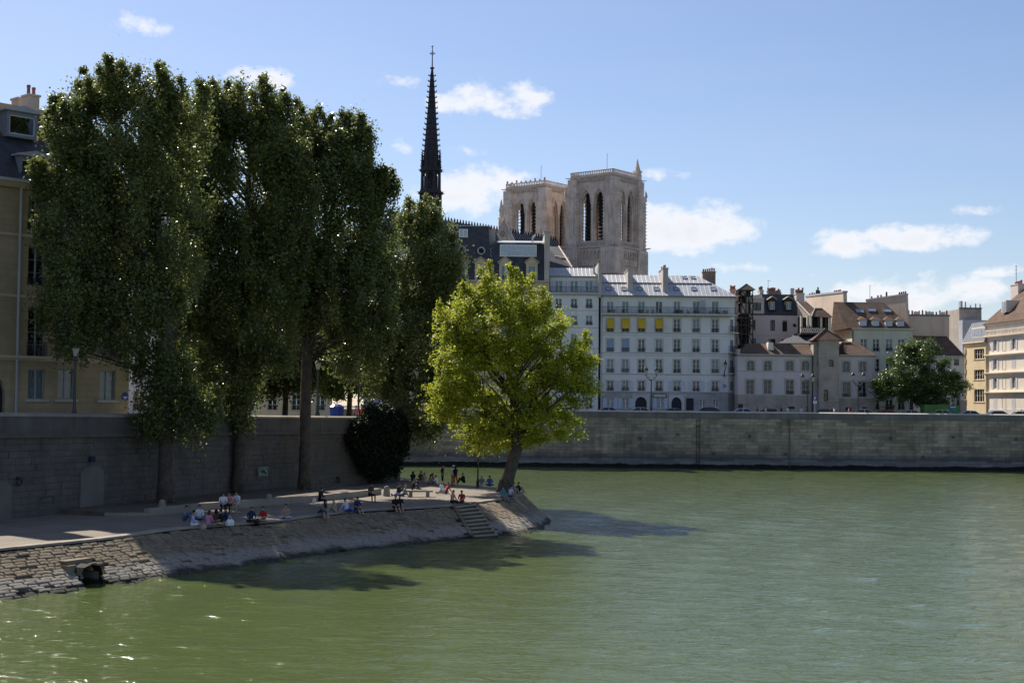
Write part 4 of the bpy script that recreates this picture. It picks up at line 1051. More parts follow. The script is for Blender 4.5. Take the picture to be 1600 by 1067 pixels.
# ------------------------------------------------------------------ cream house with the dark slate mansard, behind the lime-green tree
def mansard_house():
    B = Bld('mansard_house', 'cream stone house with dark slate mansard behind the yellow-green tree', 640, 215.5, rad(.4))
    u0, u1 = B.u(640), B.u(857.5); zc = B.z(760, 441)
    cols = [664, 692, 722, 752, 789, 831]; rows = [(462, 490), (505, 533), (548, 577), (592, 617)]
    op = [B.rect(c-6, c+6, a, b_) for a, b_ in rows for c in cols]
    B.wall(u0, u1, ZF, zc, op, 'cream_plain', depth=12)
    for r in op: B.window(*r); B.surround(*r, matn='cream_plain'); B.guard(r[0], r[1], r[2], .6)
    B.ledge(u0, u1, zc-.05, .35, .45, 'cream_plain', 'cornice')
    for y in (497, 541, 584): B.ledge(u0, u1, B.z(760, y), .16, .1, 'cream_plain')
    um = B.u(768, 400, 1); zl = B.z(735, 354, 2.2); zr_ = B.z(810, 381, 1.6)
    B.roof([(0, zc+.3, u0, um), (2.2, zl, u0+.6, um-.5), (10, zl+.35, u0+.6, um-.5), (12, zc+.3, u0, um)], 'slate', name='mansard_roof')
    B.roof([(0, zc+.302, um+.02, u1-.8), (1.6, zr_, um+.02, u1-.8), (10.5, zr_+.2, um+.02, u1-.8), (12, zc+.302, um+.02, u1-.8)], 'slate', name='mansard_roof')
    MB().loft([(u0+.4, 2.0, zl), (um-.3, 2.0, zl), (um-.3, 2.0, zl+.12), (u0+.4, 2.0, zl+.12)], [(u0+.4, 10, zl+.4), (um-.3, 10, zl+.4), (um-.3, 10, zl+.5), (u0+.4, 10, zl+.5)]).build('zinc_top', 'zinc', B.e)
    ur = B.u(777, 375, 1.2)
    MB().loft([(ur, .9, zr_+.0), (u1-.8, .9, zr_), (u1-.8, .9, zr_+.14), (ur, .9, zr_+.14)], [(ur, 5.5, zr_+.75), (u1-.8, 5.5, zr_+.75), (u1-.8, 5.5, zr_+.9), (ur, 5.5, zr_+.9)]).build('zinc_top', 'zinc', B.e)
    # long studio window in the roof
    r = B.rect(782, 837.5, 383.5, 400, .75); b = MB(); b.box(r[0]-.1, r[1]+.1, .75, 2.4, r[2]-.1, r[3]+.1); o = b.build('studio_dormer', 'white_paint', B.e)
    n = 5
    for i in range(n):
        xa = r[0]+(r[1]-r[0])*i/n+.05; xb = r[0]+(r[1]-r[0])*(i+1)/n-.05
        MB().box(xa, xb, .70, .74, r[2]+.06, r[3]-.06).build('pane', 'studio_glass', o)
    r = B.rect(717, 731, 358, 371, 1.5); b = MB(); b.box(r[0], r[1], 1.45, 3.2, r[2], r[3]); o = b.build('roof_window', 'white_paint', B.e)
    for i in range(2): w = (r[1]-r[0]); MB().box(r[0]+.15+i*(w/2-.08), r[0]+w/2-.06+i*(w/2-.1), 1.41, 1.449, r[2]+.14, r[3]-.14).build('pane', 'studio_glass', o)
    for px, py in ((722, 390.5), (752, 392)):
        u, z = B.uz(px, py, .9); b = MB(); b.torus((u, .82, z), .52, .12, 'y', 18, 6); o = b.build('round_window', 'zinc', B.e)
        b = MB(); b.loft([(u+.5*math.cos(a), .86, z+.5*math.sin(a)) for a in [2*PI*i/16 for i in range(16)]], [(u+.5*math.cos(a), 1.6, z+.5*math.sin(a)) for a in [2*PI*i/16 for i in range(16)]]); b.build('pane', 'dark_room', o)
    for c in (722, 751, 789, 831):
        uc = B.u(c, 420, .2); B.pediment_dormer(uc, zc+.15, 1.75, B.z(c, 401.5, .2)-zc-.15, -.02, 2.0, 'cream_plain', 'cream_plain', curtain='full')
    MB().box(u1-.8, u1, -.1, 11, zc-.3, B.z(854, 364, 1)).build('chimney_wall', 'plaster_stack', B.e)
    b = MB(); zt = B.z(854, 364, 1); b.box(u1-.95, u1+.15, -.25, 3.2, zt, zt+.16); b.build('chimney_cap', 'plaster_stack', B.e)
    B.chimney(B.u(764, 360, 6), B.u(774, 360, 6), 5.5, 6.5, zr_, B.z(769, 361, 6), 2)
    b = MB(); b.tube([(B.u(832, 370, 2.5), 2.5, zr_+.3), (B.u(832, 370, 2.5), 2.5, zr_+1.0), (B.u(837, 360, 2.5), 2.5, zr_+1.6)], .14, 7); b.build('vent_pipe', 'zinc', B.e)
mat('studio_glass', (.42,.47,.55), var=.15, scale=2.5, rough=.15, spec=.6)
mansard_house()

# ------------------------------------------------------------------ low old house with stair turret
def old_house():
    B = Bld('old_house', 'low pale pink house with arched windows and square stair turret', 1152, 213.5, rad(.3))
    ua, ub = B.u(1153), B.u(1270); zc = B.z(1210, 556); zb = B.z(1210, 617)
    up = [B.rect(c-6, c+6, 563.5, 579) for c in (1173, 1199.8, 1234, 1258.8)]; lo = [B.rect(c-6, c+6, 593.5, 616) for c in (1172, 1199.5, 1234, 1259)]
    bs = [B.rect(1148+5, 1161, 631, 639), B.rect(1232, 1242, 635, 639)]
    B.wall(ua, ub, zb, zc, up+lo, 'pale_pink', depth=9); B.wall(ua, ub, ZF, zb, bs, 'old_stone', depth=9, name='stone_base')
    for r in up: B.window(*r, rows=3, frame='grey_paint', back='dark'); B.surround(*r, matn='old_stone_trim', t=.22, d=.05, arch=.35)
    for r in lo: B.window(*r, rows=3, frame='grey_paint', back='dark'); B.surround(*r, matn='old_stone_trim', t=.24, d=.05, sill=False)
    for r in bs: B.block('cellar_grille', r[0], r[1], .1, .14, r[2], r[3], 'iron')
    for r in lo[2:]: B.guard(r[0], r[1], r[2], .5)
    B.ledge(ua, ub, B.z(1210, 580.5), .10, .05, 'old_stone_trim'); B.ledge(ua-.1, ub, zc-.08, .32, .40, 'old_stone_trim', 'cornice')
    ur0 = B.u(1168, 540, 2); zr = B.z(1210, 537, 3.0)
    B.roof([(-.3, zc+.22, ua+.3, ub), (3.0, zr, ur0, ub), (8.8, zc+.22, ua+.3, ub)], 'brown_tile')
    MB().box(ua, ub, -.44, -.30, zc+.10, zc+.25).build('gutter', 'zinc', B.e)
    b = MB(); x = B.u(1204.5, 545, 1.2); b.prism_y([(x-.55, zc+.3), (x+.45, zc+.3), (x+.3, zr+.1), (x-.4, zr+.15)], 1.0, 2.6); b.build('roof_hatch', 'rose_white', B.e)
    b = MB(); b.box(ua+.05, ua+.35, -.1, 7, zc+.2, zc+1.0); b.build('parapet_wall', 'plaster_stack', B.e)
    # stair turret: its lit left flank and shaded front
    ut0, ut1 = B.u(1280, 560, -1.6), B.u(1311, 560, -1.6); zt = B.z(1296, 531.5, -1.6)
    w2 = B.rect(1295.5, 1302.5, 562, 573, -1.6); w1 = B.rect(1287, 1294, 609, 627, -1.6)
    B.wall(ut0, ut1, ZF, zt, [w1, w2], 'old_stone', depth=3.4, y0=-1.6, name='turret_wall')
    for r in (w1, w2): B.window(*r, y=-1.45, rows=2, leaves=1, frame='timber', back='dark')
    B.ledge(ut0, ut1, B.z(1296, 582, -1.6), .12, .08, 'old_stone_trim').location.y = -1.6
    B.ledge(ut0, ut1, B.z(1296, 628, -1.6), .12, .08, 'old_stone_trim').location.y = -1.6
    for zz, hh in ((B.z(1275, 540, 0), .7), (B.z(1275, 567, 0), .9), (B.z(1275, 597, 0), 1.2)): B.block('slit_window', ut0-.02, ut0+.1, -.8, -.35, zz-hh/2, zz+hh/2, 'dark_room')
    MB().box(ub-.02, ut0, -.6, 1.5, ZF, zt-.3).build('turret_flank', 'old_stone', B.e)
    xa, xb = ub-.35, ut1+.35; xm = (ut0+ut1)/2-.15; za = B.z(1289, 514, 0)
    b = MB(); b.add([(xa, -2.0, zt), (xb, -2.0, zt), (xb, 2.2, zt), (xa, 2.2, zt), (xm, .1, za)], [(0, 1, 4), (1, 2, 4), (2, 3, 4), (3, 0, 4), (3, 2, 1, 0)]); o = b.build('turret_roof', 'brown_tile', B.e)
    b = MB(); [b.tube([p, (xm, .1, za+.03)], .09, 5) for p in ((xa, -2, zt+.03), (xb, -2, zt+.03))]; b.build('ridge_tiles', 'brown_tile', o)
    MB().tube([(ub-.12, -.35, ZF), (ub-.12, -.35, zc)], .07, 6).build('drainpipe', 'iron', B.e)
    # right wing
    uc, ud = B.u(1311), B.u(1367); zc2 = B.z(1340, 556.5); zb2 = B.z(1340, 622)
    up = [B.rect(c-5.5, c+5.5, 564.5, 581) for c in (1322.5, 1348)]; lo = [B.rect(c-6, c+6, 596.5, 620) for c in (1322.5, 1347.5)]
    bs = [B.rect(1321, 1330, 636, 642), B.rect(1347, 1355, 636, 642)]
    B.wall(uc, ud, zb2, zc2, up+lo, 'pale_pink', depth=8, name='wing_wall'); B.wall(uc, ud, ZF, zb2, bs, 'old_stone', depth=8, name='wing_base')
    for r in up: B.window(*r, frame='grey_paint', back='dark'); B.surround(*r, matn='old_stone_trim', t=.22, arch=.35)
    for r in lo: B.window(*r, frame='grey_paint', back='dark'); B.surround(*r, matn='old_stone_trim', t=.22, sill=False); B.guard(r[0], r[1], r[2], .5)
    for r in bs: B.block('cellar_grille', r[0], r[1], .1, .14, r[2], r[3], 'iron')
    B.ledge(uc, ud+.2, zc2-.08, .3, .35, 'old_stone_trim', 'cornice')
    zr2 = B.z(1330, 534, 3.2)
    B.roof([(-.3, zc2+.2, uc+1.2, ud+.1), (3.2, zr2, uc+1.2, B.u(1338, 534, 3.2)), (8, zc2+.2, uc+1.2, ud)], 'brown_tile', name='wing_roof')
    b = MB(); b.box(uc, uc+1.2, -.1, 6, zc2+.2, zc2+.35); b.build('terrace', 'timber', B.e)
    b = MB()
    for i in range(9): x = uc+.1+i*.13; b.box(x-.03, x+.03, .1, .16, zc2+.35, zc2+1.3)
    b.box(uc, uc+1.3, .05, .2, zc2+1.3, zc2+1.38); b.build('terrace_screen', 'timber', B.e)
old_house()

# ------------------------------------------------------------------ pink house behind with slate roof and timber stair
def pink_house():
    B = Bld('pink_house', 'pink plastered house with dark slate roof behind the timber stair tower', 1144, 226, rad(2.5))
    u0, u1 = B.u(1144), B.u(1249); zc = B.z(1210, 492); 
    op = [B.rect(1203.5, 1211, 500, 517), B.rect(1222.5, 1230, 501, 518), B.rect(1176.5, 1180.5, 500, 516), B.rect(1201, 1211.5, 529.5, 540), B.rect(1221, 1232, 530, 540), B.rect(1174, 1181, 528.5, 540)]
    B.wall(u0, u1, ZF, zc, op, 'pink_stucco', depth=9)
    for r in op: B.window(*r, rows=2, frame='timber', back='dark')
    B.ledge(u0, u1, B.z(1210, 524), .12, .06, 'pink_stucco'); B.ledge(u0, u1, zc-.05, .2, .18, 'iron', 'gutter')
    for px, py in ((1153, 473), (1153.5, 501), (1241.5, 508.5)):
        u, z = B.uz(px, py); n = 14; b = MB(); b.torus((u, -.02, z), .30, .05, 'y', 14, 5); o = b.build('round_window', 'old_stone_trim', B.e)
        b = MB(); b.loft([(u+.28*math.cos(2*PI*i/n), -.03, z+.36*math.sin(2*PI*i/n)) for i in range(n)], [(u+.28*math.cos(2*PI*i/n), .0, z+.36*math.sin(2*PI*i/n)) for i in range(n)]); b.build('pane', 'dark_room', o)
    um = B.u(1194, 475); zr = B.z(1220, 460, 1.6)
    B.roof([(-.05, zc+.1, um+.1, u1), (1.6, zr, um, u1-.6), (8, zr+.3, um, u1-.6), (9, zc+.1, um+.1, u1)], 'slate', name='slate_roof')
    for c in (1206.5, 1232):
        uc = B.u(c, 475); z0 = B.z(c, 485); B.pediment_dormer(uc, z0, 1.1, B.z(c, 463.5)-z0, -.15, 1.6, 'timber', 'ridge_tile', 'white_paint', curtain='grey', open_w=.75)
    za = B.z(1185, 467); op2 = B.rect(1176.5, 1189, 473, 485.5)
    B.wall(u0, um, zc, za, [op2], 'pink_stucco', depth=8, name='attic_wall'); B.window(*op2, rows=1, leaves=2, frame='timber', back='dark')
    MB().box(u0, um, -.12, .1, za, za+.14).build('attic_coping', 'rose_white', B.e)
    B.chimney(B.u(1186, 460, 4), B.u(1192, 460, 4), 3.5, 5, za, B.z(1189, 455, 4), 3)
    b = MB(); u, z = B.uz(1150, 455, 2); b.add([(u-1.0, 1.0, zc+1.2), (u+.9, 1.0, zc+1.2), (u+.9, 4, zc+1.2), (u-1.0, 4, zc+1.2), (u+.2, 2.2, z+.4)], [(0, 1, 4), (1, 2, 4), (2, 3, 4), (3, 0, 4)]); b.build('corner_roof', 'brown_tile', B.e)
    MB().box(u-.9, u+.8, 1.1, 3.9, zc-.2, zc+1.2).build('corner_block', 'pink_stucco', B.e)
    for i, (xa, xb, yt, n) in enumerate(((1141, 1149, 453, 4), (1199, 1212, 456, 6), (1213, 1220, 458.5, 3))): B.chimney(B.u(xa, 460, 8.5), B.u(xb, 460, 8.5), 8.2, 9.0, zc, B.z(xa, yt, 8.5), n, 'brick_stack')
    MB().box(B.u(1235, 455, 6), B.u(1240.5, 455, 6), 5.7, 6.3, zr, B.z(1238, 450.5, 6)).build('vent_box', 'zinc', B.e)
    b = MB(); b.box(B.u(1200, 450, 7), B.u(1200, 450, 7)+.06, 7, 7.06, zc, B.z(1200, 438, 7)); x = B.u(1200, 450, 7); b.box(x-.1, x+.4, 7, 7.05, B.z(1200, 439, 7), B.z(1200, 439, 7)+.06); b.build('antenna', 'zinc', B.e)
    # timber stair tower
    T = Bld('stair_tower', 'open timber-framed stair tower with small pyramid tiled roof', 1156.5, 222, rad(3), cat='tower')
    a, c = T.u(1158), T.u(1176); z0, z1 = T.z(1166, 538), T.z(1166, 453); D_ = 1.9
    b = MB()
    for x in (a, a+(c-a)*.42, a+(c-a)*.64, c):
        for y in (0, D_): b.box(x-.07, x+.07, y-.07, y+.07, ZF, z1)
    b.build('posts', 'timber', T.e)
    lev = [538, 522, 508, 497, 490, 473, 462, 453.5]
    for q in lev: z = T.z(1166, q); MB().box(a-.25, c+.08, -.09, D_+.09, z-.09, z+.09).build('floor_beam', 'timber', T.e)
    b = MB(); zz = [T.z(1166, q) for q in lev]
    for i, (p, q) in enumerate(zip(zz, zz[1:])):
        s = 1 if i % 2 else -1; xm = a+(c-a)*.42; 
        b.bar((a if s > 0 else xm, 0, p), (xm if s > 0 else a, 0, q), .09); b.bar((a+(c-a)*.64 if s > 0 else c, .03, p), (c if s > 0 else a+(c-a)*.64, .03, q), .08)
    b.build('braces', 'timber', T.e)
    pm = cached(('infill', 1), lambda: MB().box(0, 1, 0, .04, 0, 1), 'timber_infill')
    for (xa, xb, ya, yb) in ((.66, .98, 523, 537), (.66, .98, 491, 497), (.66, .98, 464, 472), (.04, .40, 455, 462), (.04, .4, 474, 489), (.44, .62, 464, 490)):
        zb_, zt_ = T.z(1166, yb), T.z(1166, ya); inst('infill_panel', pm, T.e, (a+(c-a)*xa, .10, zb_), (0, 0, 0), ((c-a)*(xb-xa), 1, zt_-zb_))
    MB().box(a+.05, c-.05, D_-.2, D_, ZF, z1-.1).build('back_boarding', 'dark_room', T.e)
    e = .35; za = T.z(1168, 442.5)
    b = MB(); b.add([(a-e-.2, -e, z1), (c+e, -e, z1), (c+e, D_+e, z1), (a-e-.2, D_+e, z1), ((a+c)/2+.1, D_/2, za)], [(0, 1, 4), (1, 2, 4), (2, 3, 4), (3, 0, 4), (3, 2, 1, 0)]); o = b.build('tower_roof', 'brown_tile', T.e)
    b = MB(); [b.tube([p, ((a+c)/2+.1, D_/2, za)], .07, 5) for p in ((a-e-.2, -e, z1), (c+e, -e, z1))]; b.build('ridge_tiles', 'ridge_tile', o)
pink_house()

# ------------------------------------------------------------------ tall plaster gable and the pavilion below it
def gable_house():
    A = rad(83)                                 # wall runs away from us, faces the sun
    B = Bld('gable_house', 'tall bare sunlit plaster gable with sloping edges above the turret', 1332, 221, -A)
    # local x runs towards the camera-right end; polygon traced on the wall plane
    pts = [(1258.7,464),(1317.6,457.4),(1318.5,498),(1332,513),(1332,534),(1332,640),(1262,640),(1258,470)]
    poly = [B.uz(x, y) for x, y in pts]
    lo = min(p[0] for p in poly)
    b = MB(); b.prism_y([(u, max(z, ZF)) for u, z in poly], 0, .6); b.build('gable_wall', 'gable_plaster', B.e)
    u0, z0 = B.uz(1258.7, 464); u1, z1 = B.uz(1317.6, 457.4)
    b = MB(); b.loft([(u0, -.1, z0), (u0, .7, z0), (u0, .7, z0+.3), (u0, -.1, z0+.3)], [(u1+.1, -.1, z1), (u1+.1, .7, z1), (u1+.1, .7, z1+.3), (u1+.1, -.1, z1+.3)]); b.build('gable_coping', 'zinc', B.e)
    r = B.rect(1310.5, 1317, 503.5, 514); b = MB(); b.box(r[0], r[1], -.04, .02, r[2], r[3]); o = b.build('window', 'timber', B.e)
    MB().box(r[0]+.15, r[1]-.15, -.06, -.041, r[2]+.1, r[3]-.1).build('pane', 'dark_room', o)
    for t, h in ((.07, .5), (.14, .7), (.2, .5), (.26, 1.3), (.30, 2.1), (.34, 1.0), (.74, .5), (.79, .5), (.84, .5), (.88, .55)):
        u = u0+(u1-u0)*t; z = z0+(z1-z0)*t+.3; MB().cyl(u, .3, z, z+h*.55, .17, .12, 8).build('chimney_pot', 'pot' if h < .9 else 'iron', B.e)
    # stack at the far end
    C = Bld('chimney_stack', 'broad plaster chimney stack with red pots beside the slate roof', 1245, 228, rad(2), cat='chimney')
    a, c = C.u(1244.5, 465), C.u(1257, 465); zt = C.z(1250, 459.5); C.chimney(a, c, 0, 1.6, ZF, zt, 6, 'pink_stucco', ph=.75)
    # roof slope falling from the stack, then the pavilion with posts
    P = Bld('roof_pavilion', 'small tiled roof pavilion with pale posts and balustrade', 1250, 219.5, rad(4), cat='pavilion')
    def q(px, py, y): u, z = P.uz(px, py, y); return (u, y, z)
    b = MB(); b.add([q(1245, 472, 5.5), q(1259, 471, 5.5), q(1276, 484, 3), q(1268, 495, 1.5)], [(0, 3, 2, 1)]); b.build('lean_roof', 'brown_tile', P.e)
    b = MB(); b.tube([q(1245, 471.5, 5.4), q(1267.5, 495, 1.4)], .13, 6); b.tube([q(1258, 469, 5.4), q(1274, 483, 3)], .12, 6); b.build('verge_flashing', 'rose_white', P.e)
    b = MB(); b.add([q(1246, 474, 5.4), q(1267, 496, 1.4), q(1267, 524, 1.4), q(1246, 524, 5.4)], [(0, 1, 2, 3)]); b.build('boarded_side', 'gable_plaster', P.e)
    zr = P.z(1280, 482, 1.2); ze = P.z(1280, 495, 0)
    xa, xb = P.u(1267, 495), P.u(1300, 495)
    b = MB(); m1, m2 = P.u(1273.5, 482, 1.4), P.u(1284.5, 482, 1.4)
    b.add([(xa, -.3, ze), (xb, -.3, ze-.1), (xb, 3.4, ze), (xa, 3.4, ze), (m1, 1.5, zr), (m2, 1.5, zr)], [(0, 1, 5, 4), (1, 2, 5), (2, 3, 4, 5), (3, 0, 4), (3, 2, 1, 0)]); o = b.build('pavilion_roof', 'brown_tile', P.e)
    b = MB(); [b.tube(p, .09, 5) for p in ([(xa, -.3, ze+.02), (m1, 1.5, zr+.03)], [(xb, -.3, ze-.08), (m2, 1.5, zr+.03)], [(m1, 1.5, zr+.03), (m2, 1.5, zr+.03)])]
    b.build('ridge_tiles', 'ridge_tile', o)
    zf = P.z(1280, 512, 0); zbm = P.z(1280, 521, 0)
    for px in (1252, 1262, 1267, 1279, 1283, 1290.5, 1297):
        x = P.u(px, 505); MB().box(x-.14, x+.14, -.1, .2, zf-.9, ze-.05 if px > 1264 else ze+.1).build('post', 'rose_white' if px in (1262, 1267, 1283, 1297, 1252) else 'timber', P.e)
    MB().box(P.u(1250, 505), xb-.2, 1.2, 1.4, zf-1.0, ze-.05).build('back_wall', 'dark_room', P.e)
    x0, x1 = P.u(1250, 515), P.u(1288, 515)
    b = MB(); b.box(x0, x1, -.32, -.22, zf-.06, zf+.06); b.box(x0, x1, -.32, -.22, zbm-.06, zbm+.06)
    b.build('balustrade_rails', 'timber', P.e); b = MB(); n = 12
    for i in range(n): xa_ = x0+(x1-x0)*i/n; xb_ = x0+(x1-x0)*(i+1)/n; b.bar((xa_, -.27, zbm), (xb_, -.27, zf), .09); b.bar((xb_, -.27, zbm), (xa_, -.27, zf), .09)
    b.build('balustrade_lattice', 'rose_white', P.e)
    MB().box(x0, x1, -.4, 1.4, zbm-.22, zbm-.06).build('gallery_floor', 'timber', P.e)
    b = MB(); b.add([q(1216, 536, 0), q(1250, 517, 3), q(1290, 519, 2.5), q(1288, 531, -3), q(1276, 536, -3)], [(0, 4, 3, 2, 1)]); b.build('low_roof', 'slate', P.e)
    b = MB(); b.add([q(1290, 519, 2.5), q(1299, 516, 2.5), q(1326, 533, -1), q(1311, 534, -2), q(1288, 531, -3)], [(0, 4, 3, 2, 1)]); b.build('low_tiled_roof', 'brown_tile', P.e)
    MB().box(P.u(1216, 540), P.u(1325, 540), .5, 4, ZF, P.z(1250, 536, .5)).build('lower_walls', 'gable_plaster', P.e)
gable_house()

# ------------------------------------------------------------------ greenish house with the row of dormers
def green_house():
    B = Bld('dormer_house', 'pale greenish house with brown tiled roof and row of small dormers', 1331, 220, rad(1.5))
    u0, u1 = B.u(1331.5), B.u(1425.5); zc = B.z(1380, 515); cols = [1349.7, 1369, 1389.4, 1408.5]
    rows = [(530, 549), (561, 581), (593, 614), (624, 640)]
    op = [B.rect(c-5, c+5, a, b_) for a, b_ in rows for c in cols]
    B.wall(u0, u1, ZF, zc, op, 'green_cream', depth=10)
    for r in op: B.window(*r); B.guard(r[0], r[1], r[2], .55)
    B.ledge(u0-.1, u1+.15, zc-.1, .3, .4, 'green_cream', 'cornice')
    zr = B.z(1370, 472.5, 5)
    B.roof([(-.3, zc+.15, u0-.8, u1+.1), (5, zr, u0-1.6, B.u(1381, 473, 5)), (10, zc+.15, u0-.8, u1)], 'brown_tile')
    sl = math.atan2(zr-zc-.15, 5.3)
    for c in (1348.5, 1368, 1388.8, 1407.2):
        uc = B.u(c, 505, .3); z0 = zc+.25
        b = MB(); b.box(uc-.55, uc+.55, .25, 2.6, z0, z0+1.25); o = b.build('dormer', 'shutter_grey', B.e)
        b = MB(); b.add([(uc-.75, .0, z0+1.25), (uc+.75, .0, z0+1.25), (uc+.75, 3.0, z0+1.4), (uc-.75, 3.0, z0+1.4), (uc, 1.0, z0+1.85), (uc, 3.3, z0+1.9)], [(0, 1, 4), (1, 2, 5, 4), (3, 0, 4, 5), (0, 3, 2, 1)]); b.build('dormer_roof', 'brown_tile', o)
        MB().box(uc-.36, uc+.36, .20, .24, z0+.12, z0+1.12).build('pane', 'studio_glass', o)
    for px, py in ((1343, 486), (1362, 484), (1386, 485)): B.skylight(px, py, 1.3, 1.1, (0, -.3, zc+.15), sl)
    # lit flank wall rising behind on the right
    r = Bld('flank_wall', 'beige sunlit party wall with row of chimney pots behind dormer house', 1416, 226, -rad(62), cat='wall')
    pts = [(1353, 470), (1415, 461), (1417, 510), (1424, 530), (1424, 600), (1353, 600)]
    poly = [r.uz(x, y) for x, y in pts]; b = MB(); b.prism_y(poly, 0, .5); b.build('wall_face', 'gable_plaster', r.e)
    (ua, za), (ub, zb) = poly[0], poly[1]
    b = MB(); b.loft([(ua, -.1, za), (ua, .6, za), (ua, .6, za+.25), (ua, -.1, za+.25)], [(ub, -.1, zb), (ub, .6, zb), (ub, .6, zb+.25), (ub, -.1, zb+.25)]); b.build('coping', 'zinc', r.e)
    for t in (.12, .28, .36, .5, .82, .87, .92, .97):
        MB().cyl(ua+(ub-ua)*t, .25, za+(zb-za)*t+.2, za+(zb-za)*t+(1.0 if t == .5 else .65), .16, .12, 8).build('chimney_pot', 'pot' if t != .5 else 'iron', r.e)
    x = ua+(ub-ua)*.08; b = MB(); b.tube([(x, .2, za), (x, .2, za+2.6)], .04, 5); b.tube([(x-.3, .2, za+2.4), (x+1.6, .2, za+2.55)], .03, 5); b.build('antenna', 'zinc', r.e)
    MB().tube([(u0+.1, -.1, ZF), (u0+.1, -.1, zc)], .07, 6).build('drainpipe', 'iron', B.e)
green_house()

# ------------------------------------------------------------------ blank beige block with brown roof
def beige_block():
    B = Bld('beige_house', 'beige house with blank upper wall and low brown roof behind chestnut tree', 1425, 224, rad(2))
    u0, u1 = B.u(1425), B.u(1497); zt = B.z(1460, 494, 4)
    B.wall(u0, u1, ZF, zt, [], 'gable_plaster', depth=6, y0=4, name='blank_wall')
    b = MB(); b.quad((u1, 4, ZF), (u1+1.2, 9, ZF), (u1+1.2, 9, zt), (u1, 4, zt)); b.build('flank', 'rose_white', B.e)
    MB().box(u0-.1, u1+.1, 3.9, 4.7, zt, zt+.25).build('wall_coping', 'zinc_dark', B.e)
    for i in range(13): x = u0+.3+(u1-u0-.6)*i/12; MB().cyl(x, 4.3, zt+.25, zt+.25+B.r.uniform(.4, .9), .16, .12, 8).build('chimney_pot', 'pot', B.e)
    for px in (1433, 1453, 1472): x = B.u(px, 490, 4); MB().box(x-.5, x+.5, 4.0, 4.8, zt+.25, zt+.7).build('chimney', 'rose_white', B.e)
    zc = B.z(1480, 557); ul, ur = u0, B.u(1507)
    op = [B.rect(1490.5, 1498.5, 561, 571), B.rect(1471, 1486, 565, 576), B.rect(1487, 1501, 620, 638), B.rect(1488, 1499, 583, 603), B.rect(1440, 1450, 590, 610)]
    B.wall(ul, ur, ZF, zc, op, 'rose_white', depth=4)
    for i, r in enumerate(op): B.window(*r, rows=2, frame='white_paint' if i else 'timber')
    zr = B.z(1460, 525, 3.9)
    B.roof([(-.3, zc+.02, ul-.2, ur+.1), (3.95, zr, ul-.2, B.u(1479, 525, 3.9)), (4, zc, ul-.2, ur)], 'brown_tile')
    MB().box(ul, ur, -.45, -.3, zc-.1, zc+.1).build('gutter', 'zinc', B.e)
    r = B.rect(1441, 1460, 530, 542, 1.5); b = MB(); b.loft([(r[0], 1.0, r[2]), (r[1], 1.0, r[2]), (r[1], 1.0, r[3]-.3), (r[0]+.2, 1.0, r[3]-.3)], [(r[0], 3.6, r[2]), (r[1], 3.6, r[2]), (r[1], 3.6, r[3]), (r[0]+.2, 3.6, r[3])]); b.build('roof_box', 'ridge_tile', B.e)
    r = B.rect(1456, 1467, 539, 549, .6); b = MB(); b.box(r[0], r[1], .6, 2.8, r[2], r[3]); o = b.build('dormer', 'zinc_dark', B.e); MB().box(r[0]+.1, r[1]-.1, .55, .59, r[2]+.1, r[3]-.1).build('pane', 'studio_glass', o)
    MB().box(ur-.9, ur+.15, -.5, 3, ZF, B.z(1500, 625)).build('garden_wall', 'old_stone', B.e)
beige_block()

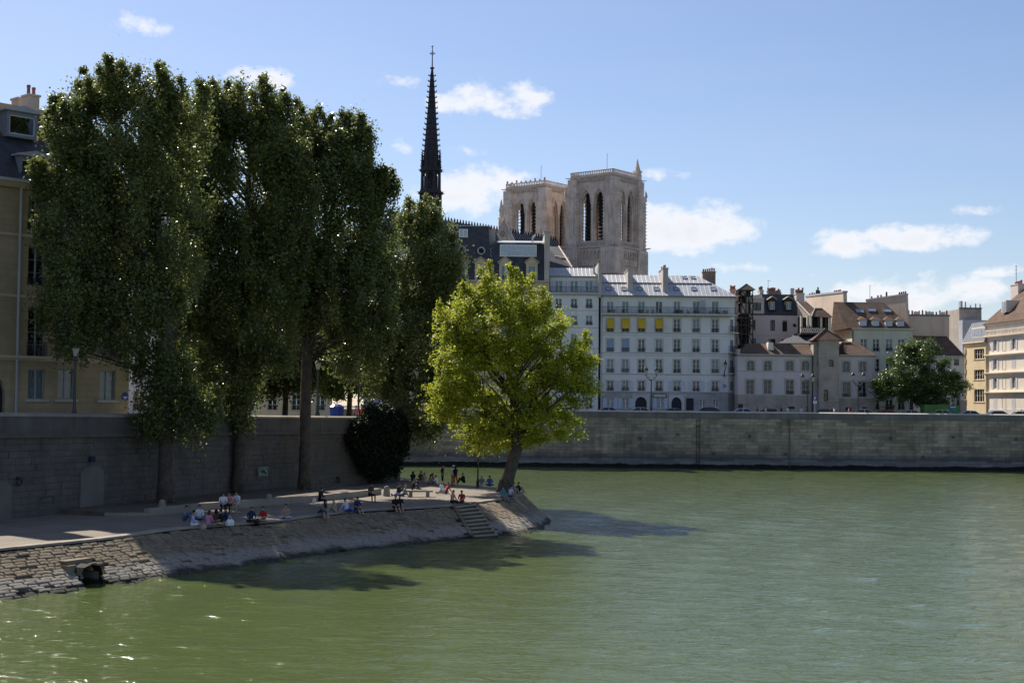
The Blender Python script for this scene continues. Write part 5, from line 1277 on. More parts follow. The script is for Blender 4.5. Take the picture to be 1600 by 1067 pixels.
# ------------------------------------------------------------------ right-hand row, facing left towards the river mouth
RA = -rad(83)
def right_house():
    B = Bld('shuttered_house', 'white house with grey shutters and brown roof at right edge', 1541.5, 233, RA)
    u0 = 0.0; u1 = 19.0; zc = B.z(1545, 507)
    ledg = [526.5, 555.5, 583.5, 613.5]
    cols = [(1554.5, .30), (1583.5, .30)]
    rows = [(507+8, 521, 'small'), (531, 548, 'o'), (560, 577, 'o'), (590, 607, 'o'), (619, 638, 's')]
    op = []; info = []
    for ri, (a, b_, k) in enumerate(rows):
        for ci, c in enumerate((1555, 1584)):
            u, z1 = B.uz(c, a+(1.5 if ci == 0 else -1.5)); _, z0 = B.uz(c, b_); z1 = B.z(1555, a); z0 = B.z(1555, b_)
            hw = .62; op.append((u-hw, u+hw, z0, z1)); info.append((k, ci, ri))
    for q in (1.0, 2.0):
        for (o_, i_) in list(zip(op, info))[:10]:
            if i_[1] == 1 and q*5.6+o_[1] < u1: op.append((o_[0]+5.6*q, o_[1]+5.6*q, o_[2], o_[3])); info.append(i_)
    B.wall(u0, u1, ZF, zc, op, 'rose_white', depth=11)
    for r, (k, ci, ri) in zip(op, info):
        B.window(*r, rows=3, back='dark' if k == 'o' else None)
        w = .60
        if k == 'small' or k == 's' or (ri == 2 and ci == 1):
            for sg in (0, 1): B.shutter(r[0]+sg*.62, r[0]+.61+sg*.62, r[2], r[3], 'shutter_grey', y=-.03)
        else:
            B.shutter(r[0]-w-.02, r[0]-.02, r[2], r[3]); B.shutter(r[1]+.02, r[1]+w+.02, r[2], r[3])
    for y in ledg:
        z = B.z(1545, y); b = MB(); b.prism_x([(0, z-.22), (0, z+.12), (-.42, z+.12), (-.42, z-.02), (-.12, z-.16)], u0-.2, u1); b.build('balcony_ledge', 'rose_white', B.e)
    r_ = B.z(1545, 526.5)+.12; b = MB(); n = 40
    for i in range(n): x = u0+u1*(i+.5)/n; b.box(x-.09, x+.09, -.24, -.14, r_, r_+.75)
    b.box(u0, u1, -.27, -.10, r_+.75, r_+.9); b.build('balustrade', 'rose_white', B.e)
    b = MB(); b.prism_x([(0, zc-.3), (0, zc+.05), (-.38, zc+.05), (-.38, zc-.08)], u0-.3, u1); b.build('cornice', 'rose_white', B.e)
    for k in range(26):
        z0 = ZF+k*.62; L_ = .7 if k % 2 else .45
        if z0+.6 < zc-.6: B.block('quoin', u0-.03, u0+L_, -.06, .2, z0+.02, z0+.60, 'rose_white')
    for c in (1569,):                             # blind panels between the windows
        for (a, b_, k) in rows[1:]:
            u = B.u(c, (a+b_)/2); z0, z1 = B.z(1555, b_+1), B.z(1555, a-.5); b = MB(); t = .06; hw = .6
            b.box(u-hw, u+hw, -.04, 0, z0, z0+t); b.box(u-hw, u+hw, -.04, 0, z1-t, z1); b.box(u-hw, u-hw+t, -.04, 0, z0, z1); b.box(u+hw-t, u+hw, -.04, 0, z0, z1); b.build('blind_panel', 'stone_trim', B.e)
    zr = B.z(1581, 462, 4.5)
    B.roof([(-.5, zc+.052, u0-.4, u1), (5.0, zr+1.0, u0+3.5, u1), (11, zc+.05, u0-.6, u1)], 'brown_tile')
    uc = B.u(1571, 480, .8); b = MB(); z0 = B.z(1571, 488, .8); b.box(uc-.8, uc+.8, .5, 3.5, z0, z0+1.9); o = b.build('dormer', 'rose_white', B.e); MB().box(uc-.55, uc+.55, .45, .49, z0+.2, z0+1.7).build('pane', 'studio_glass', o)
    C = B.chimney(B.u(1579, 455, 4), B.u(1579, 455, 4)+2.6, 4, 5.5, zc, B.z(1582, 446, 4), 5, 'pink_stucco')
    b = MB(); x = B.u(1588, 450, 5); b.tube([(x, 5, zr), (x, 5, zr+5)], .05, 5); [b.tube([(x-.5, 5, zr+z_), (x+.5, 5, zr+z_)], .03, 4) for z_ in (3.6, 4.2, 4.8)]; b.build('antenna', 'zinc_dark', B.e)
    # ground floor plinth
    B.block('plinth', u0-.05, u1, -.08, .3, ZF, B.z(1545, 639), 'stone_trim')
    Y = Bld('yellow_house', 'yellow stone house with grey mansard left of the shuttered house', 1507, 240.5, RA)
    u1 = Y.u(1540.8, 590); zc = Y.z(1520, 537)
    op = [Y.rect(1522, 1537.5, a, b_) for a, b_ in ((545, 561), (577.5, 593), (608, 628))]
    Y.wall(0, u1-.1, ZF, zc, op, 'yellow_stone', depth=9)
    for r in op: Y.window(*r, rows=2, leaves=4, frame='rose_white', back='dark'); Y.ledge(r[0]-.2, r[1]+.2, r[2]-.15, .14, .1, 'yellow_stone', 'window_sill')
    Y.ledge(-.3, u1-.1, zc-.05, .3, .35, 'yellow_stone', 'cornice')
    zr = Y.z(1520, 505, 1.5)
    Y.roof([(-.3, zc+.25, -.4, u1-.1), (1.5, zr, -.2, u1-.1), (8, zr+.6, -.2, u1-.1), (9, zc+.25, -.4, u1-.1)], 'zinc_dark', name='mansard_roof', seams=.7, seammat='zinc')
    r = Y.rect(1518.5, 1540, 511, 527, .1); b = MB(); b.box(r[0], r[1]-.1, .1, 2.2, r[2], r[3]); o = b.build('dormer', 'rose_white', Y.e)
    for i in range(4): w = (r[1]-r[0]-.1)/4; MB().box(r[0]+w*i+.12, r[0]+w*(i+1)-.1, .06, .099, r[2]+.25, r[3]-.25).build('pane', 'studio_glass', o)
    b = MB()
    for k in range(14): z0 = ZF+k*.85; L_ = .75 if k % 2 else .5; b.box(-.12, L_, -.12, .3, z0, z0+.8) if z0+.8 < zc-.3 else None
    b.build('quoins', 'cream_stone', Y.e)
    # slate-roofed house and roofs further back
    R = Bld('grey_attic_house', 'grey rooftop attic with parapet seen behind the yellow house', 1498, 262, rad(3))
    a, c = R.u(1498), R.u(1541); R.wall(a, c, ZF, R.z(1515, 500, -2), [], 'zinc', depth=2, y0=-2, name='lower_attic'); a, c = R.u(1499), R.u(1534); R.wall(a, c, ZF, R.z(1515, 483), [], 'old_stone', depth=8); MB().box(a, c, -.2, .3, R.z(1515, 483), R.z(1515, 483)+.3).build('parapet', 'zinc_dark', R.e)
    for px in (1505, 1512, 1520, 1528, 1535): x = R.u(px); MB().cyl(x, 1, R.z(1515, 483), R.z(1515, 483)+R.r.uniform(.6, 2.0), .16, .12, 7).build('chimney_pot', 'zinc', R.e)
    MB().box(R.u(1503), R.u(1506), .5, 1.5, R.z(1515, 483), R.z(1505, 470)).build('vent_stack', 'zinc', R.e)
right_house()

# ------------------------------------------------------------------ near-left stone house on the island
def left_house():
    B = Bld('stone_house', 'large ochre stone house with slate mansard left of the poplars', 201, 101, rad(47), py=620)
    uL = -34.0; u1 = 0.0; zc = B.z(30, 292)
    # pixel columns follow the receding facade
    def W(px, hwpx, yt, yb): return B.rect(px-hwpx, px+hwpx, yt, yb)
    op = [W(57, 13, 577, 624), W(103, 13, 577, 624), W(168, 12, 579, 625)]
    f1 = [W(57, 13.5, 480, 558), W(103, 13, 482, 558), W(168, 12, 486, 558)]
    f2 = [W(57, 13, 386, 446), W(103, 13, 392, 450), W(168, 12, 400, 455)]
    f3 = [W(57, 13, 312, 360), W(103, 13, 322, 368), W(168, 12, 336, 380)]
    dx = op[0][0]-W(-5, 13, 577, 624)[0]
    more = []
    for grp in (op, f1, f2, f3):
        r = grp[0]
        for k in (2, 3, 4): more.append((r[0]-4.1*k, r[1]-4.1*k, r[2], r[3]))
    door = B.rect(-30, 7, 585, 660); door = (door[0], door[1], ZU, door[3])
    more = [m_ for m_ in more if m_[1] < door[0]-.2 or m_[2] > door[3]+.3]
    B.wall(uL, u1, ZU, zc, op+f1+f2+f3+more+[door], 'cream_stone', depth=11, reveal=.35)
    for r in op: B.window(*r, y=.2, rows=3, frame='grey_paint', back='full'); B.block('window_sill', r[0]-.25, r[1]+.25, -.16, .1, r[2]-.16, r[2], 'old_stone_trim')
    for r in f1: B.window(*r, y=.2, rows=4, frame='grey_paint'); B.guard(r[0]-.1, r[1]+.1, r[2], 1.0, -.10)
    for r in f2+f3+more: B.window(*r, y=.2, rows=3, frame='grey_paint'); B.guard(r[0]-.05, r[1]+.05, r[2], .55, -.05)
    B.surround(*door, matn='cream_stone', t=.3, d=.08, arch=1.2, sill=False); B.block('carriage_door', door[0], door[1], .3, .4, door[2], door[3], 'dark_door')
    B.ledge(uL, u1+.1, B.z(100, 566), .35, .28, 'cream_plain', 'string_course'); B.ledge(uL, u1+.05, B.z(40, 466), .2, .14, 'cream_plain'); B.ledge(uL, u1+.05, B.z(40, 371), .2, .14, 'cream_plain')
    B.ledge(uL, u1+.3, zc-.1, .5, .6, 'cream_plain', 'cornice')
    MB().tube([(B.u(28, 450), -.14, ZU), (B.u(28, 450), -.14, zc-.1)], .09, 7).build('drainpipe', 'zinc', B.e)
    b = MB(); 
    for u, z, s in ((B.u(195, 617), B.z(195, 620), 1),): b.loft([(u-.25, -.06, z-.2), (u+.25, -.06, z-.2), (u+.25, -.06, z+.12), (u+.12, -.06, z+.28), (u-.12, -.06, z+.28), (u-.25, -.06, z+.12)], [(u-.25, 0, z-.2), (u+.25, 0, z-.2), (u+.25, 0, z+.12), (u+.12, 0, z+.28), (u-.12, 0, z+.28), (u-.25, 0, z+.12)])
    o = b.build('street_plate', 'enamel_blue', B.e); u, z = B.u(195, 617), B.z(195, 620); MB().box(u-.17, u+.17, -.07, -.061, z-.02, z+.03).box(u-.13, u+.13, -.07, -.061, z-.12, z-.07).build('plate_lettering', 'enamel_white', o)
    # mansard: slate lower slope, tiled upper slope
    z2 = B.z(20, 217, 1.6); z3 = B.z(20, 163, 5.0)
    B.roof([(-.2, zc+.35, uL, u1), (1.6, z2, uL, u1-.9), (10, z2+.1, uL, u1-.9), (11, zc+.35, uL, u1)], 'slate', name='lower_mansard')
    MB().box(uL, u1+.1, -.75, -.5, zc+.22, zc+.42).build('gutter', 'zinc', B.e)
    B.roof([(1.6, z2+.02, uL, u1-.9), (5.2, z3, uL, u1-1.6), (8.5, z3, uL, u1-1.6), (10, z2+.12, uL, u1-.9)], 'brown_tile', name='upper_roof')
    def dorm(px, yt, yb, y0, w, dep, big):
        uc = B.u(px, (yt+yb)/2, y0); z0, z1 = B.z(px, yb, y0), B.z(px, yt, y0); b = MB(); hw = w/2; h = z1-z0
        b.box(uc-hw, uc-hw+.16, y0, y0+dep, z0, z1); b.box(uc+hw-.16, uc+hw, y0, y0+dep, z0, z1); b.box(uc-hw+.16, uc+hw-.16, y0, y0+dep, z1-.25, z1); b.box(uc-hw+.16, uc+hw-.16, y0, y0+dep, z0, z0+.2)
        o = b.build('dormer', 'dormer_zinc', B.e)
        b = MB(); b.loft([(uc-hw-.25, y0-.25, z1), (uc+hw+.25, y0-.25, z1), (uc+hw+.25, y0-.25, z1+.1), (uc, y0-.25, z1+.42), (uc-hw-.25, y0-.25, z1+.1)], [(uc-hw-.25, y0+dep, z1), (uc+hw+.25, y0+dep, z1), (uc+hw+.25, y0+dep, z1+.1), (uc, y0+dep, z1+.42), (uc-hw-.25, y0+dep, z1+.1)]); b.build('dormer_roof', 'zinc', o)
        a, c = uc-hw+.16, uc+hw-.16; b = MB(); t = .08; zz0, zz1 = z0+.2, z1-.25
        b.box(a, c, y0+.06, y0+.13, zz0, zz0+t); b.box(a, c, y0+.06, y0+.13, zz1-t, zz1); b.box(a, a+t, y0+.06, y0+.13, zz0, zz1); b.box(c-t, c, y0+.06, y0+.13, zz0, zz1)
        if not big: b.box((a+c)/2-.05, (a+c)/2+.05, y0+.05, y0+.13, zz0, zz1)
        b.build('window_frame', 'shutter_grey', o); MB().box(a+.06, c-.06, y0+.09, y0+.10, zz0+.06, zz1-.06).build('pane', 'glass', o); MB().box(a, c, y0+.8, y0+.82, zz0, zz1).build('dark_interior', 'dark_room', o)
        if not big:
            b = MB(); b.box(a, c, y0-.1, y0-.06, zz0+.9, zz0+.95); [b.box(a+(c-a)*i/6-.012, a+(c-a)*i/6+.012, y0-.09, y0-.07, zz0, zz0+.9) for i in range(7)]; b.build('dormer_guard', 'iron', o)
    mat('dormer_zinc', (.22,.24,.29), var=.12, rough=.55)
    dorm(35, 176, 216, 1.2, 2.2, 4, True); dorm(54, 246, 286, .15, 2.2, 3, False)
    dorm(-60, 130, 178, 1.2, 2.2, 4, True)
    B.chimney(B.u(41, 170, 5), B.u(57, 170, 5), 4.6, 5.6, z2, B.z(48, 152, 5), 2, 'gable_plaster', ph=.8); B.chimney(B.u(24, 170, 7), B.u(37, 170, 7), 6.6, 7.6, z2, B.z(30, 157, 7), 0, 'gable_plaster')
left_house()
def back_houses():
    # pale houses beyond, glimpsed between the trunks
    for (nm, lab, px0, px1, Y, top, seed, m_) in (('pale_house', 'pale grey house glimpsed between stone house and first poplar', 150, 330, 139, 330, 1, 'white_stucco_cool'),
                                  ('glimpsed_house', 'shaded beige house mostly hidden behind the second and third poplars', 332, 520, 172, 430, 2, 'cream_plain')):
        B = Bld(nm, lab, px0, Y, rad(8)); u0, u1 = 0, B.u(px1); zt = B.z((px0+px1)/2, top)
        n = int((u1-u0)/2.6); op = []; z = ZU+1.0
        while z+2.4 < zt:
            for i in range(n): x = u0+(i+.5)*(u1-u0)/n; op.append((x-.55, x+.55, z, z+1.9))
            z += 3.2
        B.wall(u0, u1, ZU-.2, zt, op, m_, depth=9)
        for r in op: B.window(*r); B.guard(r[0], r[1], r[2], .6)
        B.roof([(-.2, zt, u0, u1), (2, zt+2.6, u0, u1), (8, zt+2.8, u0, u1), (9, zt, u0, u1)], 'slate')
back_houses()
# ================================================================== cathedral beyond the roofs
def cathedral():
    C = empty('cathedral', (27.4, 385, ZF)); tag(C, 'gothic cathedral with two square bell towers and dark needle spire', 'cathedral')
    A = rad(-37.5)                                     # the face seen on the left runs from upper left to the front corner
    S = 13.4; hs = S/2
    fc = Vector((D(957, 400, 385).x, 385, 0))         # front corner of the nearer tower
    dl = Vector((-math.cos(rad(37.5)), math.sin(rad(37.5)), 0)); dr = Vector((math.sin(rad(37.5)), math.cos(rad(37.5)), 0))
    def arch_z(x, c, w, zs, za):                       # pointed arch height at x, None outside
        q = abs(x-c)/(w/2)
        return None if q >= 1 else zs+(za-zs)*math.sqrt(max(0, 1-q**1.6))
    def plate(b, L, z0, z1, holes, y0, y1):
        """wall slab -L..L with pointed openings (c, w, sill, spring, apex); y0 outer, y1 inner"""
        xs = {-L, L}
        for (c, w, s, sp, ap) in holes:
            for i in range(13): xs.add(c-w/2+w*i/12)
        xs = sorted(xs)
        for xa, xb in zip(xs, xs[1:]):
            xm = (xa+xb)/2; h = next((h for h in holes if abs(xm-h[0]) < h[1]/2), None)
            if h is None: b.box(xa, xb, y0, y1, z0, z1); continue
            za, zb = arch_z(xa, *h[:2], *h[3:]) or h[3], arch_z(xb, *h[:2], *h[3:]) or h[3]
            b.prism_y([(xa, za), (xb, zb), (xb, z1), (xa, z1)], y0, y1)
            if h[2] > z0: b.box(xa, xb, y0, y1, z0, h[2])
    def tower(front, ztop, turret, dz):
        ctr = front+dl*hs+dr*hs
        T = empty('x', (0, 0, 0)); bpy.data.objects.remove(T)
        Z = lambda z: z+dz
        b = MB()
        zg, zs, zsp, zap, zco = Z(51.21), Z(53.4), Z(63.6), Z(67.0), Z(70.4)
        # lower stage
        e = 1.0; b.box(-hs-e+.3, hs+e-.3, -hs-e+.3, hs+e-.3, ZF, Z(51.2))
        t = b.build('bell_tower', 'gothic'); t.parent = C
        M = Matrix.Translation(ctr-Vector((27.4, 385, ZF))) @ Matrix.Rotation(A, 4, 'Z')
        t.matrix_local = M
        # four faces of the belfry
        for k in range(4):
            fb = MB(); L = hs-1.2; n0 = len(fb.v)
            holes = [(c, 3.55, zs, zsp, zap+.5) for c in (-2.15, 2.15)]
            plate(fb, L, zg, zco, holes, -hs, -hs+.5)
            holes = [(c, 2.85, zs, zsp, zap-.1) for c in (-2.15, 2.15)]
            plate(fb, L, zg, zco, holes, -hs+.5, -hs+1.0)
            # slender shafts in the jambs
            for c in (-2.15, 2.15):
                for sg in (-1, 1):
                    for (o_, y_) in ((1.84, -hs-.05), (1.66, -hs+.28), (1.52, -hs+.42)): fb.cyl(c+sg*o_, y_, zg+.4, zsp, .13, .13, 6)
                pts = []
                for i in range(13):
                    q = -1+2*i/12; pts.append((c+q*1.75, -hs-.02, zsp+(zap+.9-zsp)*math.sqrt(max(0, 1-abs(q)**1.6))))
                fb.tube(pts, .2, 6)
            R = Matrix.Rotation(k*PI/2, 4, 'Z')
            f = fb.build('belfry_face', 'gothic', t); f.matrix_local = R
            if k in (0, 1):                          # louvres
                lb = MB()
                for c in (-2.15, 2.15):
                    n = 11
                    for i in range(n):
                        z = zs+.5+(zsp+1.2-zs)*i/n; lb.loft([(c-1.1, -hs+1.05, z), (c+1.4, -hs+1.05, z), (c+1.4, -hs+1.1, z+.08), (c-1.1, -hs+1.1, z+.08)], [(c-1.0, -hs+1.6, z+.55), (c+1.4, -hs+1.6, z+.55), (c+1.4, -hs+1.65, z+.63), (c-1.0, -hs+1.65, z+.63)])
                    lb.box(c-.95, c+1.42, -hs+1.5, -hs+1.6, zs, zap-.3)  # dark sheet added behind the slats so the openings read black
                f2 = lb.build('louvres', 'louvre', t); f2.matrix_local = R
            # open arcade under the gallery
            ab = MB(); hh = [(c, .95, Z(48.2), Z(49.6), Z(50.6)) for c in np.arange(-4.2, 4.3, 1.2)]
            plate(ab, hs-.6, Z(46.5), Z(51.2), hh, -hs-e-.15, -hs-e+.25)
            for c in np.arange(-4.8, 4.9, 1.2): ab.cyl(c, -hs-e-.2, Z(46.5), Z(49.8), .12, .12, 6)
            f3 = ab.build('arcade', 'gothic', t); f3.matrix_local = R
            # gallery floor and balustrade
            gb = MB(); gb.box(-hs-e-.5, hs+e+.5, -hs-e-.5, -hs+.2, Z(51.25)+.01*k, Z(51.7)+.01*k)
            for c in np.arange(-hs-e, hs+e, .55): gb.box(c-.09, c+.09, -hs-e-.35, -hs-e-.2, Z(51.7), Z(52.6))
            gb.box(-hs-e-.3, hs+e+.3, -hs-e-.4, -hs-e-.15, Z(52.6)+.01*k, Z(52.85)+.01*k)
            f4 = gb.build('gallery', 'gothic_carved', t); f4.matrix_local = R
            # cornice with foliage and the top parapet
            cb = MB(); cb.box(-hs-.3, hs+.3, -hs-.35, -hs+1.5, zco+.01*k, zco+.45+.01*k)
            for c in np.arange(-hs, hs, .5): cb.box(c-.17, c+.17, -hs-.5, -hs-.2, zco-.55, zco-.1)
            cb.box(-hs-.55, hs+.55, -hs-.7, -hs+1.0, zco+.47+.01*k, zco+.85+.01*k)
            f5 = cb.build('cornice', 'gothic_carved', t); f5.matrix_local = R
            pb = MB(); zz = zco+.85; pb.box(-hs-.45, hs+.45, -hs-.5, -hs-.2, zz+1.15+.01*k, zz+1.4+.01*k)
            for c in np.arange(-hs-.3, hs+.4, .6): pb.box(c-.12, c+.12, -hs-.45, -hs-.28, zz, zz+1.15)
            pb.box(-hs-.4, hs+.4, -hs-.36, -hs-.30, zz, zz+.5)
            f6 = pb.build('parapet', 'gothic', t); f6.matrix_local = R
        # corner buttresses with clustered shafts and crocketed edges
        for sx in (-1, 1):
            for sy in (-1, 1):
                bb = MB(); cx, cy = sx*(hs-.45), sy*(hs-.45); w = 1.75
                bb.box(cx-w, cx+w, cy-w, cy+w, zg, Z(66.6)); bb.box(cx-w*.82, cx+w*.82, cy-w*.82, cy+w*.82, Z(66.6), zco+.2)
                for i in range(5):
                    q = (-1+2*i/4)*w*.86
                    for yy in (cy-w, cy+w): bb.cyl(cx+q, yy, zg, Z(65.8), .22, .22, 6)
                    for xx in (cx-w, cx+w): bb.cyl(xx, cy+q, zg, Z(65.8), .22, .22, 6)
                bu = bb.build('buttress', 'gothic', t)
                kb = MB(); rr = random.Random(sx*3+sy)
                for (ex, ey) in ((-1, -1), (1, -1), (1, 1), (-1, 1)):
                    z = zg+.6
                    while z < Z(66): kb.add([(cx+ex*w, cy+ey*w, z), (cx+ex*(w+.32), cy+ey*(w+.32), z+.22), (cx+ex*w*.93, cy+ey*(w+.05), z+.45), (cx+ex*(w+.05), cy+ey*w*.93, z+.45)], [(0, 1, 2), (0, 3, 1), (1, 3, 2)]); z += .95
                    kb.cyl(cx+ex*w, cy+ey*w, Z(65.4), Z(68.2), .38, .10, 6)                       # statues and gargoyles at the springing
                    kb.lathe(cx+ex*w*1.05, cy+ey*w*1.05, [(.1, Z(66.2)), (.42, Z(66.5)), (.32, Z(67.2)), (.16, Z(67.8))], 7)
                kb.tube([(cx+sx*w, cy+sy*w, Z(51.9)), (cx+sx*(w+1.1), cy+sy*(w+1.1), Z(52.2))], [.25, .12], 6)
                kb.tube([(cx+sx*.5, cy+sy*.5, zco+.5), (cx+sx*1.9, cy+sy*1.9, zco+.7)], [.22, .1], 6)
                kb.build('crockets', 'gothic_carved', t)['kind'] = 'stuff'
                cb2 = MB(); cb2.box(cx-w-.5, cx+w+.5, cy-w-.5, cy+w+.5, Z(44), Z(51.2)); 
                for i in range(6):
                    q = (-1+2*i/5)*(w+.3)
                    for yy in (cy-w-.5, cy+w+.5): cb2.cyl(cx+q, yy, Z(44), Z(50.4), .2, .2, 6)
                    for xx in (cx-w-.5, cx+w+.5): cb2.cyl(xx, cy+q, Z(44), Z(50.4), .2, .2, 6)
                cb2.build('lower_buttress', 'gothic', t)
        rb = MB(); z = zco+.9; rb.add([(-hs+.3, -hs+.3, z), (hs-.3, -hs+.3, z), (hs-.3, hs-.3, z), (-hs+.3, hs-.3, z), (0, 0, z+2.6)], [(0, 1, 4), (1, 2, 4), (2, 3, 4), (3, 0, 4), (3, 2, 1, 0)]); rb.build('tower_roof', 'lead_roof', t)
        MB().tube([(.3, 0, z+2.4), (.3, 0, z+7.2)], .05, 5).build('lightning_rod', 'lead', t)
        if turret:
            q = MB(); x, y = hs-.3, hs-.6; q.lathe(x, y, [(1.1, zco), (1.1, z+2.0), (1.35, z+2.1), (1.35, z+2.4), (.9, z+2.5), (.25, z+4.9), (.3, z+5.0), (.06, z+5.9)], 8); q.build('stair_turret', 'gothic', t)
        else:
            q = MB()
            for c in np.linspace(-hs, hs, 9):
                q.box(c-.2, c+.2, -hs-.45, -hs-.1, z+1.3, z+1.3+(.9 if int(c*10) % 2 else .5)); q.box(-hs-.45, -hs-.1, c-.2, c+.2, z+1.3, z+1.9)
            q.torus((hs-1, -hs+1, z+1.2), 1.0, .05, 'z'); q.build('roof_statues', 'gothic_carved', t)
        return t
    tower(fc, 0, True, .6)
    sfc = fc+dl*25.5+Vector((2.2, 3, 0))
    tower(sfc, 0, False, .2)
    # nave roof between the towers and the crossing, with crest
    off = Vector((27.4, 385, ZF))
    mid = fc+dl*19+Vector((0, 0, 0)); cross = Vector((D(673, 300, 352).x, 352, 0)); ax = (cross-mid).normalized(); sd = Vector((-ax.y, ax.x, 0))
    zr, ze = 55.0, 43.0
    b = MB(); hw = 7.0
    P = lambda p, s, z: tuple(p+sd*s*hw+Vector((0, 0, z))-off)
    b.loft([P(mid, -1, ze), P(mid, 0, zr), P(mid, 1, ze), P(mid, 1, ZF), P(mid, -1, ZF)], [P(cross-ax*-16, -1, ze), P(cross-ax*-16, 0, zr), P(cross-ax*-16, 1, ze), P(cross-ax*-16, 1, ZF), P(cross-ax*-16, -1, ZF)])
    nr = b.build('nave_roof', 'lead_roof', C)
    b = MB(); n = 46; Ln = (cross-mid).length
    for i in range(n):
        p = mid+ax*(Ln*i/n)-off; b.cyl(p.x, p.y, zr-ZF-.1, zr-ZF+.9, .30, .12, 5)
    for i in range(60):
        for s in (-1, 1):
            p = mid+ax*(Ln*i/60); b.bar(P(p, s, ze+.1), P(p, s*.04, zr), .16)
    b.build('roof_crest', 'lead', nr)['kind'] = 'stuff'
    # small gable with a rose, in front of the south tower
    g = Bld('x', 'x', 787, 372, rad(-8)); ge = g.e
    b = MB(); (ua, za), (ub, zb), (uc, zc_) = g.uz(773.5, 374), g.uz(801, 374), g.uz(787.3, 345)
    b.prism_y([(ua, za), (ub, zb), (uc, zc_)], 0, 9); b.prism_y([(ua, ZF), (ub, ZF), (ub, zb), (ua, za)], 0, 9)
    for nm, bb, mm in (('transept_gable', b, 'gothic'),):
        o = bb.build(nm, mm); o.parent = C; M = Matrix.Translation(g.o-off) @ Matrix.Rotation(g.a, 4, 'Z'); o.matrix_local = M
    b = MB(); ru, rz = g.uz(785.5, 365); n = 14
    b.loft([(ru+.75*math.cos(2*PI*i/n), -.06, rz+.75*math.sin(2*PI*i/n)) for i in range(n)], [(ru+.75*math.cos(2*PI*i/n), 0, rz+.75*math.sin(2*PI*i/n)) for i in range(n)]); b.build('rose_window', 'gothic_dark', o)
    b = MB()
    for i in range(8): b.bar((ru, -.1, rz), (ru+.75*math.cos(2*PI*i/8), -.1, rz+.75*math.sin(2*PI*i/8)), .1)
    b.torus((ru, -.08, rz), .78, .12, 'y', 16, 5); b.tube([(ua, -.05, za), (uc, -.05, zc_), (ub, -.05, zb)], .2, 5)
    for i in range(7):
        t = (i+.5)/7
        for (x0, z0) in ((ua, za), (ub, zb)): b.cyl(x0+(uc-x0)*t, 0, z0+(zc_-z0)*t, z0+(zc_-z0)*t+.55, .22, .05, 5)
    b.lathe(uc, 0, [(.2, zc_-.3), (.35, zc_+.2), (.1, zc_+.9)], 6); b.build('gable_tracery', 'gothic_carved', o)
    b = MB(); pu, pz = g.uz(784.5, 344); _, p2 = g.uz(784.5, 318); b.lathe(pu-.9, 4, [(.7, pz-4), (.7, pz+1), (.9, pz+1.1), (.55, pz+1.3), (.45, p2-1.5), (.7, p2-1.4), (.1, p2+.8)], 8); b.build('pinnacle', 'gothic', o)
    bpy.data.objects.remove(ge)
    # grey lean-to roofs at the foot of the towers
    b = MB(); q = lambda px, py, Y: tuple(D(px, py, Y)-off)
    b.add([q(850, 384, 384), q(874, 386, 384), q(893, 418, 372), q(893, 470, 372), q(850, 470, 372), q(850, 405, 372)], [(0, 1, 2, 5), (5, 2, 3, 4)]); o = b.build('aisle_roof', 'slate', C)
    b = MB(); b.bar(q(873, 385, 383.5), q(894, 418, 371.5), .35); b.bar(q(866, 400, 377), q(889, 404, 377), .3); b.build('roof_coping', 'gothic', o)
    # ---------------------------------------------------------------- spire
    sc = cross-off; z_ = lambda py: D(673, py, 352).z-ZF
    w_ = lambda pxw: pxw*352/F/2
    b = MB(); N8 = 8
    def ring(r, z, n=8, ph=PI/8): return [(sc.x+r*math.cos(ph+2*PI*i/n), sc.y+r*math.sin(ph+2*PI*i/n), z) for i in range(n)]
    prof = [(w_(28), z_(268)), (w_(25), z_(246)), (w_(15), z_(180)), (w_(7), z_(125)), (w_(3.2), z_(108))]
    for (r0, z0), (r1, z1) in zip(prof, prof[1:]): b.loft(ring(r0, z0), ring(r1, z1), False)
    sp = b.build('spire', 'lead', C)
    b = MB(); b.loft(ring(w_(34), z_(420)), ring(w_(34), z_(345))); b.build('spire_base', 'lead', sp)
    # two open tiers of arches
    for (za, zb, rr) in ((345, 303, w_(33)), (298, 268, w_(29))):
        tb = MB()
        for i in range(8):
            a = PI/8+2*PI*i/8; x, y = sc.x+rr*math.cos(a), sc.y+rr*math.sin(a); tb.cyl(x, y, z_(za), z_(zb), .36, .30, 6)
            a2 = PI/8+2*PI*(i+1)/8; x2, y2 = sc.x+rr*math.cos(a2), sc.y+rr*math.sin(a2)
            p, q2 = Vector((x, y, 0)), Vector((x2, y2, 0)); h = z_(zb)-z_(za)
            pts = [tuple(p.lerp(q2, t)+Vector((0, 0, z_(za)+h*(.62+.36*(1-abs(2*t-1)**1.7))))) for t in [j/8 for j in range(9)]]; tb.tube(pts, .17, 5)
            m_ = p.lerp(q2, .5); tb.cyl(m_.x, m_.y, z_(za), z_(za)+h*.8, .13, .13, 5)
        tb.cyl(sc.x, sc.y, z_(za), z_(zb), .55, .5, 8)
        tb.loft(ring(rr+.55, z_(zb)-.1), ring(rr+.65, z_(zb)+.35)); tb.loft(ring(rr+.25, z_(zb)+.35), ring(rr+.15, z_(zb)+1.0))
        for i in range(8):
            a = PI/8+2*PI*i/8; tb.tube([(sc.x+rr*math.cos(a), sc.y+rr*math.sin(a), z_(zb)), (sc.x+(rr+1.0)*math.cos(a), sc.y+(rr+1.0)*math.sin(a), z_(zb)+.25)], [.2, .08], 5)
        tb.build('open_tier', 'lead', sp)
    pb = MB()
